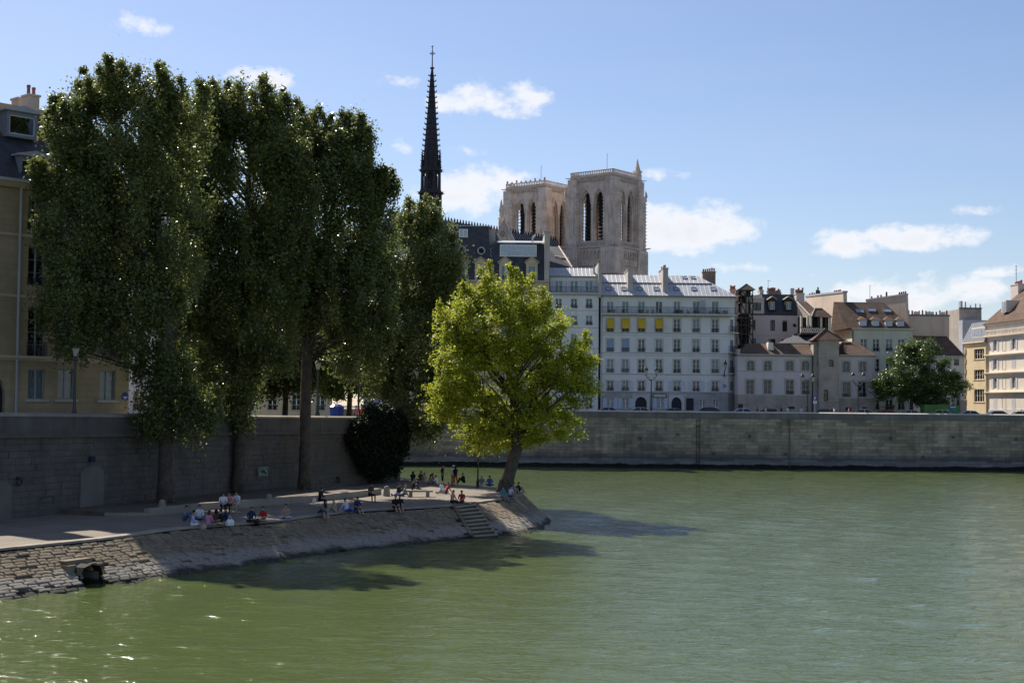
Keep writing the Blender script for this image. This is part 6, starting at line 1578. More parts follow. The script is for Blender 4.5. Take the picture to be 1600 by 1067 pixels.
    for i in range(8):
        a = PI/8+2*PI*i/8; r = w_(30); x, y = sc.x+r*math.cos(a), sc.y+r*math.sin(a); pb.cyl(x, y, z_(268), z_(258), .32, .28, 6); pb.cyl(x, y, z_(258), z_(236 if i % 2 else 243), .3, .03, 6)
        a = 2*PI*i/8; r = w_(21); pb.cyl(sc.x+r*math.cos(a), sc.y+r*math.sin(a), z_(268), z_(228), .28, .03, 6)
        for k in range(5): zz = z_(256-k*4); rr_ = w_(30); aa = PI/8+2*PI*i/8; pb.box(sc.x+rr_*math.cos(aa)-.28, sc.x+rr_*math.cos(aa)+.28, sc.y+rr_*math.sin(aa)-.28, sc.y+rr_*math.sin(aa)+.28, zz, zz+.12)
    pb.build('pinnacles', 'lead', sp)
    kb = MB()
    def rad_at(z):
        for (r0, z0), (r1, z1) in zip(prof, prof[1:]):
            if z0 <= z <= z1: return r0+(r1-r0)*(z-z0)/(z1-z0)
        return prof[-1][0]
    z = z_(262)
    while z < z_(112):
        r = rad_at(z)
        for i in range(8):
            a = PI/8+2*PI*i/8; c, s = math.cos(a), math.sin(a); l = .62 if z < z_(200) else .48
            kb.tube([(sc.x+r*c*.95, sc.y+r*s*.95, z), (sc.x+(r+l)*c, sc.y+(r+l)*s, z+.18), (sc.x+(r+l*1.05)*c, sc.y+(r+l*1.05)*s, z+.42)], [.13, .11, .05], 5)
        z += 1.35
    kb.build('crockets', 'lead', sp)['kind'] = 'stuff'
    fb = MB(); fb.lathe(sc.x, sc.y, [(.2, z_(112)), (.25, z_(109)), (.55, z_(107.5)), (.55, z_(106)), (.15, z_(105)), (.09, z_(72))], 8)
    fb.box(sc.x-.75, sc.x+.75, sc.y-.07, sc.y+.07, z_(84)-.07, z_(84)+.07); fb.torus((sc.x, sc.y, z_(84)), .42, .06, 'y', 12, 5)
    fb.tube([(sc.x-.35, sc.y, z_(73)), (sc.x, sc.y, z_(74)), (sc.x+.4, sc.y, z_(71))], [.05, .16, .05], 5); fb.build('cross_finial', 'lead', sp)
cathedral()
# ================================================================== trees
def leaf_cloud(rg, centers, sig, counts, size, upb=.35, outc=None):
    """leaf quads round the cluster centres (numpy)"""
    n = int(counts.sum()); idx = np.repeat(np.arange(len(centers)), counts)
    P = centers[idx]+rg.normal(0, 1, (n, 3))*sig[idx]
    nrm = rg.normal(0, 1, (n, 3)); nrm[:, 2] += upb
    if outc is not None: d = P-outc; nrm += .55*d/(np.linalg.norm(d, axis=1, keepdims=True)+1e-6)
    nrm /= np.linalg.norm(nrm, axis=1, keepdims=True)
    t = np.cross(nrm, rg.normal(0, 1, (n, 3))); t /= np.linalg.norm(t, axis=1, keepdims=True)+1e-9
    bt = np.cross(nrm, t); s = size*rg.uniform(.55, 1.25, (n, 1)); fold = nrm*s*.16
    V = np.empty((n, 4, 3)); V[:, 0] = P-t*s*.62; V[:, 1] = P+bt*s*.42+fold; V[:, 2] = P+t*s*.62; V[:, 3] = P-bt*s*.42+fold
    F4 = np.arange(n*4).reshape(n, 4)
    return V.reshape(-1, 3), F4

def tree(name, label, base, trunk, lobes, nclus, nleaf, size, leafm, barkm='bark', seed=1, sig=(.55, .55, .8), limbs=46, shell=.55, group=None, sprouts=None, upb=.35, cat='tree', droop=0.0, zmin=3.0, ruff=.17, shrink=.92, tufts=0):
    """trunk: list of (x,y,z,r) relative to base; lobes: (x,y,z,rx,ry,rz,weight) relative to base"""
    rg = np.random.RandomState(seed); rr = random.Random(seed)
    e = empty(name, base); tag(e, label, cat, group)
    b = MB(); tp = [Vector(t[:3]) for t in trunk]; b.tube(tp, [t[3] for t in trunk], 10)
    # flare of the roots
    r0 = trunk[0][3]
    for k in range(5):
        a = 2*PI*k/5+rr.uniform(-.3, .3); b.tube([(r0*.45*math.cos(a), r0*.45*math.sin(a), .55+r0*.5), (r0*.85*math.cos(a), r0*.85*math.sin(a), .10), (r0*1.35*math.cos(a), r0*1.35*math.sin(a), -.14)], [r0*.30, r0*.26, r0*.10], 6)
    lobes = [(*l[:3], l[3]*shrink, l[4]*shrink, l[5]*shrink, l[6]) for l in lobes]
    C = []; S = []; 
    wsum = sum(l[6] for l in lobes)
    for l in lobes:
        m = max(3, int(nclus*l[6]/wsum)); d = rg.normal(0, 1, (m, 3)); d /= np.linalg.norm(d, axis=1, keepdims=True)
        r = rg.uniform(0, 1, (m, 1))**(1/3.0); d[:, 2] *= 1.0; r = np.where(rg.uniform(0, 1, (m, 1)) < shell, .74+.30*rg.uniform(0, 1, (m, 1)), r)
        lump = 1+ruff*(np.sin(d[:, :1]*9+l[0]*3+seed)*np.cos(d[:, 1:2]*7+l[1])+.7*np.sin(d[:, 2:3]*11+seed+l[0])*np.cos(d[:, :1]*13+l[1]))
        C.append(np.array(l[:3])+d*r*lump*np.array(l[3:6])); S.append(np.tile(np.array(sig), (m, 1))*rg.uniform(.6, 1.35, (m, 1)))
    for k in range(tufts):                      # upright shoots breaking the outline
        l = lobes[k % len(lobes)]; d = rg.normal(0, 1, 3); d[2] = abs(d[2])*1.2+.3; d /= np.linalg.norm(d)
        c = np.array(l[:3])+d*np.array(l[3:6])*1.0; m = 3
        C.append(np.stack([c+np.array([0, 0, .55*j])+rg.normal(0, .12, 3) for j in range(m)])); S.append(np.stack([np.array([.24, .24, .34])*(1-.22*j) for j in range(m)]))
    C = np.concatenate(C); S = np.concatenate(S)
    # limbs reach from the trunk to chosen clusters, thin twigs from the limbs to more of them
    top = tp[-1]; zs = [p.z for p in tp]
    def on_trunk(z):
        z = max(zs[0], min(zs[-1], z))
        for p, q, a, c in zip(tp, tp[1:], trunk, trunk[1:]):
            if p.z <= z <= q.z: t = (z-p.z)/max(1e-6, q.z-p.z); return p.lerp(q, t), a[3]+(c[3]-a[3])*t
        return tp[-1], trunk[-1][3]
    order = list(range(len(C))); rr.shuffle(order); ends = []
    for i in order[:limbs]:
        c = Vector(C[i]); h = (Vector((c.x, c.y, 0))-Vector((tp[-1].x, tp[-1].y, 0))).length
        p0, r = on_trunk(max(zmin, c.z-h*.75-rr.uniform(.3, 2.0))); L = (c-p0).length; r1 = min(r*.5, .03+.013*L)
        mid = p0.lerp(c, .45)+Vector((rr.uniform(-.3, .3), rr.uniform(-.3, .3), L*.02-droop*L*.1)); m2 = p0.lerp(c, .75)+Vector((rr.uniform(-.25, .25), rr.uniform(-.25, .25), L*.03))
        b.tube([p0, mid, m2, c], [r1, r1*.72, r1*.45, .02], 6); ends += [mid, m2, c]
    E = np.array([list(x) for x in ends]) if ends else np.zeros((1, 3))
    for i in order[limbs:limbs+limbs*5]:
        c = C[i]; j = np.argmin(((E-c)**2).sum(1)); b.tube([tuple(E[j]), tuple((E[j]+c)/2+np.array([0, 0, .15])), tuple(c)], [.045, .03, .012], 4)
    b.build('trunk', barkm, e, True)
    cnt = rg.poisson(nleaf/len(C), len(C)); gap = rg.uniform(0, 1, len(C)) < .10; cnt[gap] = 0
    V, F4 = leaf_cloud(rg, C, S, cnt, size, upb, np.array([np.mean(C[:, 0]), np.mean(C[:, 1]), np.mean(C[:, 2])*.9]))
    if sprouts:
        for (x, y, z0, z1, r, n) in sprouts:
            m = 60; cc = np.stack([x+np.clip(rg.normal(0, r*.55, m), -r, r), y+np.clip(rg.normal(0, r*.55, m), -r, r), rg.uniform(z0, z1, m)], 1)
            V2, F2 = leaf_cloud(rg, cc, np.full((m, 3), .34), rg.poisson(n/m, m), size); F4 = np.concatenate([F4, F2+len(V)]); V = np.concatenate([V, V2])
    me = np_mesh('crown', V, F4); me.materials.append(MATS[leafm]); o = bpy.data.objects.new('crown', me); COL.objects.link(o); o.parent = e
    return e

def rel(px, py, Y, base):                        # pixel at distance Y relative to a tree base
    return D(px, py, Y)-Vector(base)
def lobe(px, py, Y, base, rpx, rpy, w, ry=None):
    p = rel(px, py, Y, base); k = Y/F; return (p.x, p.y, p.z, rpx*k, ry if ry else rpx*k, rpy*k, w)

# three poplars on the low quay
b1 = G(257, 787, ZQ+.2); Y1 = b1.y
tree('poplar_tree', 'broad leftmost poplar rising in front of the ochre stone house', b1,
     [(0,0,-.2,.62),(.0,0,1.5,.46),(0.0,0,5,.42),(.1,0,10,.38),(-.6,0,16,.28),(-1.2,.2,22,.16),(-1.6,.2,26,.06)],
     [lobe(185,285,Y1,b1,104,140,3.2,4.2), lobe(122,350,Y1-1,b1,60,140,1.8,3.2), lobe(250,345,Y1,b1,80,180,2.6,3.8), lobe(116,480,Y1-2,b1,56,80,1.1,3), lobe(185,480,Y1,b1,100,90,2.0,4),
      lobe(180,155,Y1,b1,36,36,.5,2.2), lobe(128,180,Y1,b1,26,44,.35,1.8), lobe(238,160,Y1,b1,34,34,.45,2.2), lobe(92,215,Y1,b1,22,40,.25,1.6), lobe(265,610,Y1,b1,50,80,.9,2.4), lobe(310,660,Y1-.5,b1,36,32,.35,1.6), lobe(62,300,Y1-1,b1,26,20,.14,1.2), lobe(292,200,Y1,b1,40,56,.5,2.2)],
     900, 175000, .175, 'leaf_poplar', seed=11, zmin=8, tufts=90, sig=(.30,.30,.56), limbs=60, group='poplars on the low quay', sprouts=[(0,0,4.2,9,.8,4500)])
b2 = G(370, 772, ZQ+.2); Y2 = b2.y
tree('poplar_tree', 'middle poplar with dark trunk behind the seated groups', b2,
     [(0,0,-.2,.56),(.1,0,1.5,.44),(.2,0,6,.40),(.3,0,12,.34),(.4,0,19,.24),(.5,0,26,.07)],
     [lobe(385,310,Y2,b2,92,135,3.2,4.2), lobe(392,180,Y2,b2,50,40,.8,2.8), lobe(340,195,Y2,b2,36,44,.55,2.4), lobe(385,470,Y2,b2,88,110,2.6,4.2), lobe(360,610,Y2,b2,52,70,.8,2.6), lobe(440,230,Y2,b2,46,60,.8,2.6), lobe(310,640,Y2,b2,40,45,.4,2), lobe(318,300,Y2,b2,52,130,1.5,3.2), lobe(330,450,Y2,b2,56,100,1.2,3.4), lobe(452,350,Y2,b2,50,110,1.3,3.2), lobe(430,200,Y2,b2,26,34,.3,2), lobe(312,205,Y2,b2,38,55,.6,2.4), lobe(428,520,Y2,b2,50,70,.8,3), lobe(300,560,Y2-1,b2,40,70,.6,2.6), lobe(285,260,Y2-1,b2,40,90,.8,2.6), lobe(300,440,Y2-2,b2,45,100,.9,2.8)],
     1000, 200000, .185, 'leaf_poplar', seed=12, zmin=8, tufts=90, sig=(.32,.32,.58), limbs=56, group='poplars on the low quay', sprouts=[(.2,0,4.4,10,.8,4000)])
b3 = G(475, 766, ZQ+.2); Y3 = b3.y
tree('poplar_tree', 'rightmost poplar with long bare trunk against the wall', b3,
     [(0,0,-.2,.58),(.05,0,1.5,.48),(.0,0,5,.44),(.05,0,10,.42),(.5,0,15,.33),(1.6,0,20,.2),(2.4,0,25,.07)],
     [lobe(520,330,Y3,b3,88,125,3.2,4.4), lobe(530,240,Y3,b3,42,42,.85,2.6), lobe(478,220,Y3,b3,34,36,.5,2), lobe(555,250,Y3,b3,34,60,.7,2.2), lobe(525,455,Y3,b3,86,60,1.7,4), lobe(588,370,Y3,b3,32,72,.7,2), lobe(455,480,Y3,b3,50,60,.9,3), lobe(450,330,Y3,b3,48,120,1.3,3.2), lobe(575,480,Y3,b3,48,70,1.0,3.2), lobe(600,310,Y3,b3,20,26,.18,1.4), lobe(560,545,Y3,b3,50,50,.7,3), lobe(440,420,Y3,b3,46,80,.9,3)],
     860, 170000, .19, 'leaf_poplar', seed=13, zmin=10, tufts=80, sig=(.32,.32,.56), limbs=56, group='poplars on the low quay')
# trees of the upper quay behind
b4 = Vector((D(600, 640, 131).x, 131, ZU)); 
tree('plane_tree', 'rounded green tree on the upper quay left of the lime-green tree', b4, [(0,0,-.2,.40),(.2,0,3,.32),(.6,0,7,.26),(1.4,0,12,.15),(2.2,0,16,.06)],
     [lobe(655,420,131,b4,66,88,2.6,4.2), lobe(660,350,131,b4,40,28,.5,2.4), lobe(690,440,130,b4,44,66,1.0,3), lobe(640,540,130,b4,72,76,2.2,4.2), lobe(655,640,128,b4,58,50,1.0,3), lobe(700,610,128,b4,34,44,.5,2.4), lobe(600,560,131,b4,50,70,1.0,3.5)],
     620, 115000, .20, 'leaf_poplar', seed=14, zmin=4, tufts=50, sig=(.40,.40,.46), limbs=50, group='trees on the upper quay')
for (px, Y, yt, w, sd, lab) in ((445, 136, 470, 74, 21, 'shaded tree on the upper quay between second and third poplar trunks'), (545, 142, 470, 66, 22, 'shaded tree on the upper quay right of the third poplar trunk'), (335, 126, 490, 70, 23, 'shaded tree on the upper quay between first and second poplar trunks')):
    bb = Vector((D(px, 640, Y).x, Y, ZU)); h = (640-yt)
    tree('quay_tree', lab, bb, [(0,0,-.2,.30),(.1,0,3,.25),(.2,0,6,.18),(.3,0,9,.06)], [lobe(px, yt+h*.42, Y, bb, w, h*.40, 2.5, 4), lobe(px-w*.4, yt+h*.62, Y, bb, w*.5, h*.26, 1, 3), lobe(px+w*.45, yt+h*.58, Y, bb, w*.5, h*.26, 1, 3)],
         460, 62000, .24, 'leaf_poplar', seed=sd, sig=(.55,.55,.5), limbs=36, group='trees on the upper quay')
# the lime-green tree at the tip
b6 = G(789, 768, ZQ); Y6 = b6.y
tree('lime_green_tree', 'leaning tree with bright yellow-green crown at the tip of the quay', b6,
     [(0,0,-.2,.70),(.22,0,1.0,.50),(.65,0,2.6,.46),(.95,0,3.6,.48),(.8,0,5.2,.34),(.5,.1,7.5,.24),(.2,.1,10,.14),(.2,.1,14,.05)],
     [lobe(790,520,Y6,b6,98,60,2.6,4.6), lobe(732,515,Y6,b6,52,46,1.0,3.4), lobe(800,468,Y6,b6,42,28,.5,2.4), lobe(848,515,Y6,b6,40,42,.7,3), lobe(725,575,Y6-1,b6,56,56,1.2,3.6), lobe(800,590,Y6,b6,100,62,2.4,4.8), lobe(885,585,Y6-1,b6,46,42,.9,3), lobe(905,610,Y6-1,b6,26,32,.4,2),
      lobe(735,650,Y6-1,b6,52,40,.9,3), lobe(830,650,Y6,b6,70,30,.8,3.2), lobe(768,462,Y6,b6,36,24,.3,2), lobe(800,685,Y6-.5,b6,60,22,.6,2.6), lobe(850,665,Y6-.5,b6,50,26,.6,2.6), lobe(700,620,Y6-1,b6,34,46,.6,2.6), lobe(760,690,Y6,b6,44,22,.4,2), lobe(905,560,Y6-1,b6,26,20,.3,1.6), lobe(745,480,Y6,b6,34,28,.4,2)],
     680, 98000, .175, 'leaf_lime', 'bark_grey', seed=16, zmin=4.2, shrink=.92, tufts=40, ruff=.2, sig=(.36,.36,.22), limbs=60, shell=.6, upb=.9)
# chestnut on the far quay
b7 = Vector((D(1424, 640, 210).x, 210, ZF+.05)); Y7 = 210
tree('chestnut_tree', 'round dark green tree standing on the far quay beside green cabin', b7, [(0,0,-.2,.34),(.0,0,2,.26),(.1,0,4,.22),(.2,0,7,.12),(.2,0,9,.05)],
     [lobe(1428,575,Y7,b7,42,40,2.2,4), lobe(1440,550,Y7,b7,24,18,.6,2.4), lobe(1400,600,Y7,b7,34,26,1.2,3), lobe(1470,600,Y7,b7,38,26,1.4,3.2), lobe(1420,545,Y7,b7,16,12,.3,1.6), lobe(1452,625,Y7,b7,30,12,.6,2.4), lobe(1385,605,Y7,b7,18,18,.5,2)],
     380, 56000, .22, 'leaf_chestnut', seed=17, sig=(.38,.38,.26), limbs=40, shell=.7, upb=.8, ruff=.34)
# ivy bush hanging over the wall corner
def ivy():
    rg = np.random.RandomState(31); c = WC-wu*5.2+wn*.35; e = empty('ivy_bush', (c.x, c.y, ZQ)); tag(e, 'dense dark ivy mass hanging over the corner of the near wall', 'ivy')
    b = MB()
    for k in range(7): x = (k-3)*.5; b.tube([(wu.x*x*.35, wu.y*x*.35, 0), (wu.x*x*.7, wu.y*x*.7, 2.2), (wu.x*x*1.2, wu.y*x*1.2, 4.6)], [.07, .05, .02], 5)
    b.build('stem', 'bark', e)
    m = 620; C = []
    while len(C) < m:
        s, z, o = rg.uniform(-1, 1), rg.uniform(-1, 1), rg.uniform(0, 1)
        if s*s+z*z*(.9 if z > 0 else 1.05+.4*s*s) < 1: C.append((s*4.6*(1+.12*math.sin(z*9+s*5)), 3.5+z*2.9+.25*math.sin(s*11), .05+o*1.25*math.sqrt(max(0, 1-s*s*.8-z*z*.6))))
    C = np.array([[wu.x*s+wn.x*o, wu.y*s+wn.y*o, z] for s, z, o in C])
    V, F4 = leaf_cloud(rg, C, np.full((m, 3), .26), rg.poisson(68, m), .20, .2)
    me = np_mesh('crown', V, F4); me.materials.append(MATS['leaf_ivy']); o = bpy.data.objects.new('crown', me); COL.objects.link(o); o.parent = e
ivy()
# ================================================================== people
for n_, c_ in dict(skin_a=(.45,.28,.20), skin_b=(.30,.17,.11), cl_white=(.72,.72,.74), cl_lav=(.50,.50,.66), cl_pink=(.58,.22,.36), cl_black=(.015,.015,.018), cl_navy=(.025,.035,.09), cl_red=(.40,.04,.035),
                   cl_grey=(.20,.20,.22), cl_beige=(.42,.34,.25), cl_denim=(.08,.12,.22), cl_teal=(.05,.25,.27), cl_brown=(.10,.06,.04), cl_blue=(.05,.09,.35), cl_salmon=(.60,.26,.24), hair_dark=(.018,.013,.010), hair_brown=(.07,.04,.02), hair_fair=(.28,.19,.09), shoe=(.03,.03,.03), cl_orange=(.55,.10,.04)).items():
    mat(n_, c_, var=.12, scale=4, rough=.8)

def pose_joints(kind):
    """joints of a 1.68 m person facing -Y; z=0 is the seat or the ground"""
    J = {}
    def torso(pz, lean=0.0, twist=0.0, py=0.0):
        s, c = math.sin(lean), math.cos(lean)
        f = lambda h, x=0, y=0: (x, py-s*h+y*c, pz+c*h+y*s)
        J['pel'] = f(0.0); J['spi'] = f(.20); J['che'] = f(.38); J['nek'] = f(.50); J['hed'] = f(.60, 0, -.015); J['hd2'] = f(.67, 0, -.02); J['top'] = f(.745, 0, -.005)
        J['nos'] = f(.635, 0, -.115)
        for sg, k in ((-1, 'l'), (1, 'r')): J['sh'+k] = f(.435, sg*.175); J['hp'+k] = f(-.03, sg*.095)
        return f
    def limb(k, el, wr, kn, an):
        J['el'+k] = el; J['wr'+k] = wr; J['kn'+k] = kn; J['an'+k] = an
    if kind == 'stand':
        torso(.88, .03)
        limb('l', (-.22, .04, 1.05), (-.21, -.08, .84), (-.10, -.03, .47), (-.11, .02, .08)); limb('r', (.23, .02, 1.06), (.17, -.16, .92), (.11, -.02, .47), (.13, .03, .08))
    elif kind == 'walk':
        torso(.87, .06)
        limb('l', (-.22, .10, 1.05), (-.20, .05, .83), (-.09, -.16, .48), (-.09, -.24, .09)); limb('r', (.22, -.06, 1.05), (.20, -.24, .90), (.10, .04, .46), (.11, .28, .14))
    elif kind == 'knees':                       # sitting on the ground, knees up, arms round them
        torso(.11, .18)
        limb('l', (-.22, -.20, .36), (-.06, -.40, .33), (-.11, -.40, .46), (-.10, -.55, .07)); limb('r', (.22, -.20, .36), (.06, -.42, .35), (.11, -.40, .47), (.11, -.58, .07))
    elif kind == 'cross':                       # cross-legged
        torso(.11, .12)
        limb('l', (-.25, -.10, .33), (-.12, -.30, .24), (-.36, -.26, .14), (.04, -.36, .08)); limb('r', (.25, -.08, .33), (.10, -.32, .26), (.36, -.26, .14), (-.05, -.42, .09))
    elif kind == 'back':                        # leaning back on the hands, legs out
        torso(.11, -.28)
        limb('l', (-.26, .22, .32), (-.28, .36, .06), (-.11, -.42, .25), (-.11, -.74, .07)); limb('r', (.26, .22, .32), (.28, .36, .06), (.11, -.45, .13), (.13, -.85, .07))
    elif kind == 'ledge':                       # on a low wall, feet on the ground
        torso(.11, .22)
        limb('l', (-.23, -.16, .32), (-.09, -.36, .24), (-.12, -.42, .07), (-.12, -.44, -.36)); limb('r', (.23, -.14, .32), (.10, -.38, .26), (.13, -.42, .07), (.15, -.40, -.36))
    elif kind == 'slope':                       # on the edge, legs down the slope
        torso(.11, .16)
        limb('l', (-.22, -.14, .30), (-.12, -.34, .22), (-.10, -.38, .14), (-.10, -.72, -.22)); limb('r', (.22, -.16, .30), (.10, -.36, .22), (.11, -.40, .12), (.14, -.76, -.25))
    elif kind == 'lie':                         # on the back, knees over the edge
        torso(.12, -1.38)
        limb('l', (-.30, .30, .10), (-.34, .06, .07), (-.10, -.40, .20), (-.10, -.74, -.16)); limb('r', (.26, .45, .12), (.10, .40, .26), (.11, -.42, .14), (.14, -.78, -.18))
    return J
def make_body(kind):
    J = pose_joints(kind); R = dict(pel=.135, spi=.125, che=.135, nek=.055, hed=.075, hd2=.092, top=.055, nos=.016)
    for k in 'lr': R.update({'sh'+k: .07, 'el'+k: .044, 'wr'+k: .030, 'hp'+k: .095, 'kn'+k: .062, 'an'+k: .042})
    J = {k: Vector(v) for k, v in J.items()}; edges = [('pel','spi'),('spi','che'),('che','nek'),('nek','hed'),('hed','hd2'),('hd2','top'),('hd2','nos')]
    lab = {'top': 'skin', 'nos': 'skin'}
    for k in 'lr':
        w = J['wr'+k]; d = (w-J['el'+k]).normalized(); J['pa'+k] = w+d*.075; R['pa'+k] = .034
        side = d.cross(Vector((0, 0, 1)));  side = side.normalized() if side.length > .1 else Vector((1, 0, 0)); up = side.cross(d)
        sg = -1 if k == 'l' else 1
        for i in range(4):                       # four fingers of unequal length and a thumb from the side of the palm
            o = side*(.021*(i-1.5)); ln = (.066, .080, .075, .058)[i]; a = f'f{i}{k}'; J[a] = J['pa'+k]+o*1.25+d*ln*.5; J[a+'t'] = J[a]+d*ln*.4-up*.02; R[a] = .0088; R[a+'t'] = .0072; edges += [('pa'+k, a), (a, a+'t')]
        J['th'+k] = w+d*.03+side*(.045*-sg)-up*.01; J['tt'+k] = J['th'+k]+d*.04+side*(.012*-sg); R['th'+k] = .011; R['tt'+k] = .009
        edges += [('che','sh'+k),('sh'+k,'el'+k),('el'+k,'wr'+k),('wr'+k,'pa'+k),('wr'+k,'th'+k),('th'+k,'tt'+k),('pel','hp'+k),('hp'+k,'kn'+k),('kn'+k,'an'+k)]
        sh = (J['an'+k]-J['kn'+k]).normalized(); ft = Vector((0, -1, 0))-sh*Vector((0, -1, 0)).dot(sh); ft = ft.normalized() if ft.length > .15 else Vector((0, 0, 1))
        J['he'+k] = J['an'+k]+sh*.035-ft*.02; J['to'+k] = J['an'+k]+sh*.045+ft*.17; R['he'+k] = .04; R['to'+k] = .030
        edges += [('an'+k,'he'+k),('an'+k,'to'+k)]
    names = list(J); idx = {n: i for i, n in enumerate(names)}
    me = bpy.data.meshes.new('b'); me.from_pydata([tuple(J[n]) for n in names], [(idx[a], idx[c]) for a, c in edges], [])
    ob = bpy.data.objects.new('b', me); COL.objects.link(ob)
    sk = ob.modifiers.new('Skin', 'SKIN'); sk.use_smooth_shade = True
    for n in names:
        v = me.skin_vertices[0].data[idx[n]]; v.radius = (R[n], R[n]*(.72 if n in ('spi', 'che', 'pel') else 1)); v.use_root = n == 'pel'
    sb = ob.modifiers.new('S', 'SUBSURF'); sb.levels = 1; sb.render_levels = 1
    dg = bpy.context.evaluated_depsgraph_get(); dg.update()
    out = bpy.data.meshes.new_from_object(ob.evaluated_get(dg)); out.name = 'person'
    bpy.data.objects.remove(ob)
    # 0 skin 1 top 2 thigh 3 calf 4 shoe 5 forearm
    part = {}
    for a, c in edges:
        s = 1
        if {'nek', 'hed'} == {a, c} or c in ('hd2', 'top', 'nos', 'hed'): s = 0
        elif a.startswith('el') : s = 5
        elif a.startswith(('wr', 'pa', 'f', 'th')): s = 0
        elif a.startswith('hp') or c.startswith('hp'): s = 2
        elif a.startswith('kn'): s = 3
        elif a.startswith('an'): s = 4
        part[(a, c)] = s
    segs = [(J[a], J[c], (R[a]+R[c])/2, s) for (a, c), s in part.items()]
    mi = []
    for p in out.polygons:
        q = p.center; best = (9, 1)
        for a, c, r, s in segs:
            ab = c-a; t = max(0, min(1, (q-a).dot(ab)/max(1e-9, ab.length_squared))); d = (q-(a+ab*t)).length/r
            if d < best[0]: best = (d, s)
        mi.append(best[1])
    out.materials.clear()
    for i in range(6): out.materials.append(MATS['cl_grey'])
    out.polygons.foreach_set('material_index', mi); out.polygons.foreach_set('use_smooth', [True]*len(mi))
    # hair cap round the skull, a longer one too
    ax = (J['top']-J['hed']).normalized(); c = J['hd2']+ax*.012; fw = Vector((0, -1, 0)); fw = (fw-ax*fw.dot(ax)).normalized(); sd = ax.cross(fw)
    hairs = []
    for long in (False, True):
        b = MB(); n, m = 12, 7; rows = []
        for i in range(m):
            th = (PI*.62 if not long else PI*.70)*i/(m-1)+.02; row = []
            for k in range(n):
                ph = 2*PI*k/n; f_ = math.cos(ph); lim = min(th, PI*.38) if f_ > .35 else th
                r = .104 if not (long and i >= m-2 and f_ < .2) else .115
                p = c+ax*(r*math.cos(lim))+(fw*f_*.98+sd*math.sin(ph)*.9)*(r*math.sin(lim))
                if long and i == m-1 and f_ < .2: p = p-ax*.12-fw*.015
                row.append(p)
            rows.append(row)
        vs = [v for r_ in rows for v in r_]; fs = [(i*n+k, i*n+(k+1) % n, (i+1)*n+(k+1) % n, (i+1)*n+k) for i in range(m-1) for k in range(n)]
        b.add(vs, fs); hm = b.mesh('hair'); hm.polygons.foreach_set('use_smooth', [True]*len(hm.polygons)); hm.materials.append(MATS['hair_dark']); hairs.append(hm)
    return out, hairs, J
BODY = {k: make_body(k) for k in ('stand', 'walk', 'knees', 'cross', 'back', 'ledge', 'slope', 'lie')}
def person(pos, kind, face, top, leg, label, hair='hair_dark', long=False, calf=None, arm=None, skin='skin_a', scale=1.0, hat=None, bag=None, group=None):
    """face: heading in degrees, 0 looks at the camera, 90 looks to the picture's right, 180 away"""
    me, hairs, J = BODY[kind]
    o = inst('person', me, None, pos, (0, 0, rad(face)), (scale,)*3, [skin, top, leg, calf or leg, 'shoe' if calf != skin else skin, arm or top])
    tag(o, label, 'person', group)
    h = inst('hair', hairs[1 if long else 0], o, mats=[hair])
    if hat:
        ax = (J['top']-J['hed']).normalized(); c = J['hd2']+ax*.05
        hm = cached(('cap', kind), lambda: MB().lathe(c.x, c.y, [(.125, c.z-.01), (.118, c.z+.03), (.09, c.z+.08), (.01, c.z+.10)], 12).box(c.x-.07, c.x+.07, c.y-.20, c.y-.08, c.z-.015, c.z+.0), 'cl_white'); inst('cap', hm, o)
    return o
S_ = 'skin_a'
def floor(px, py, z=ZQ): return G(px, py, z)
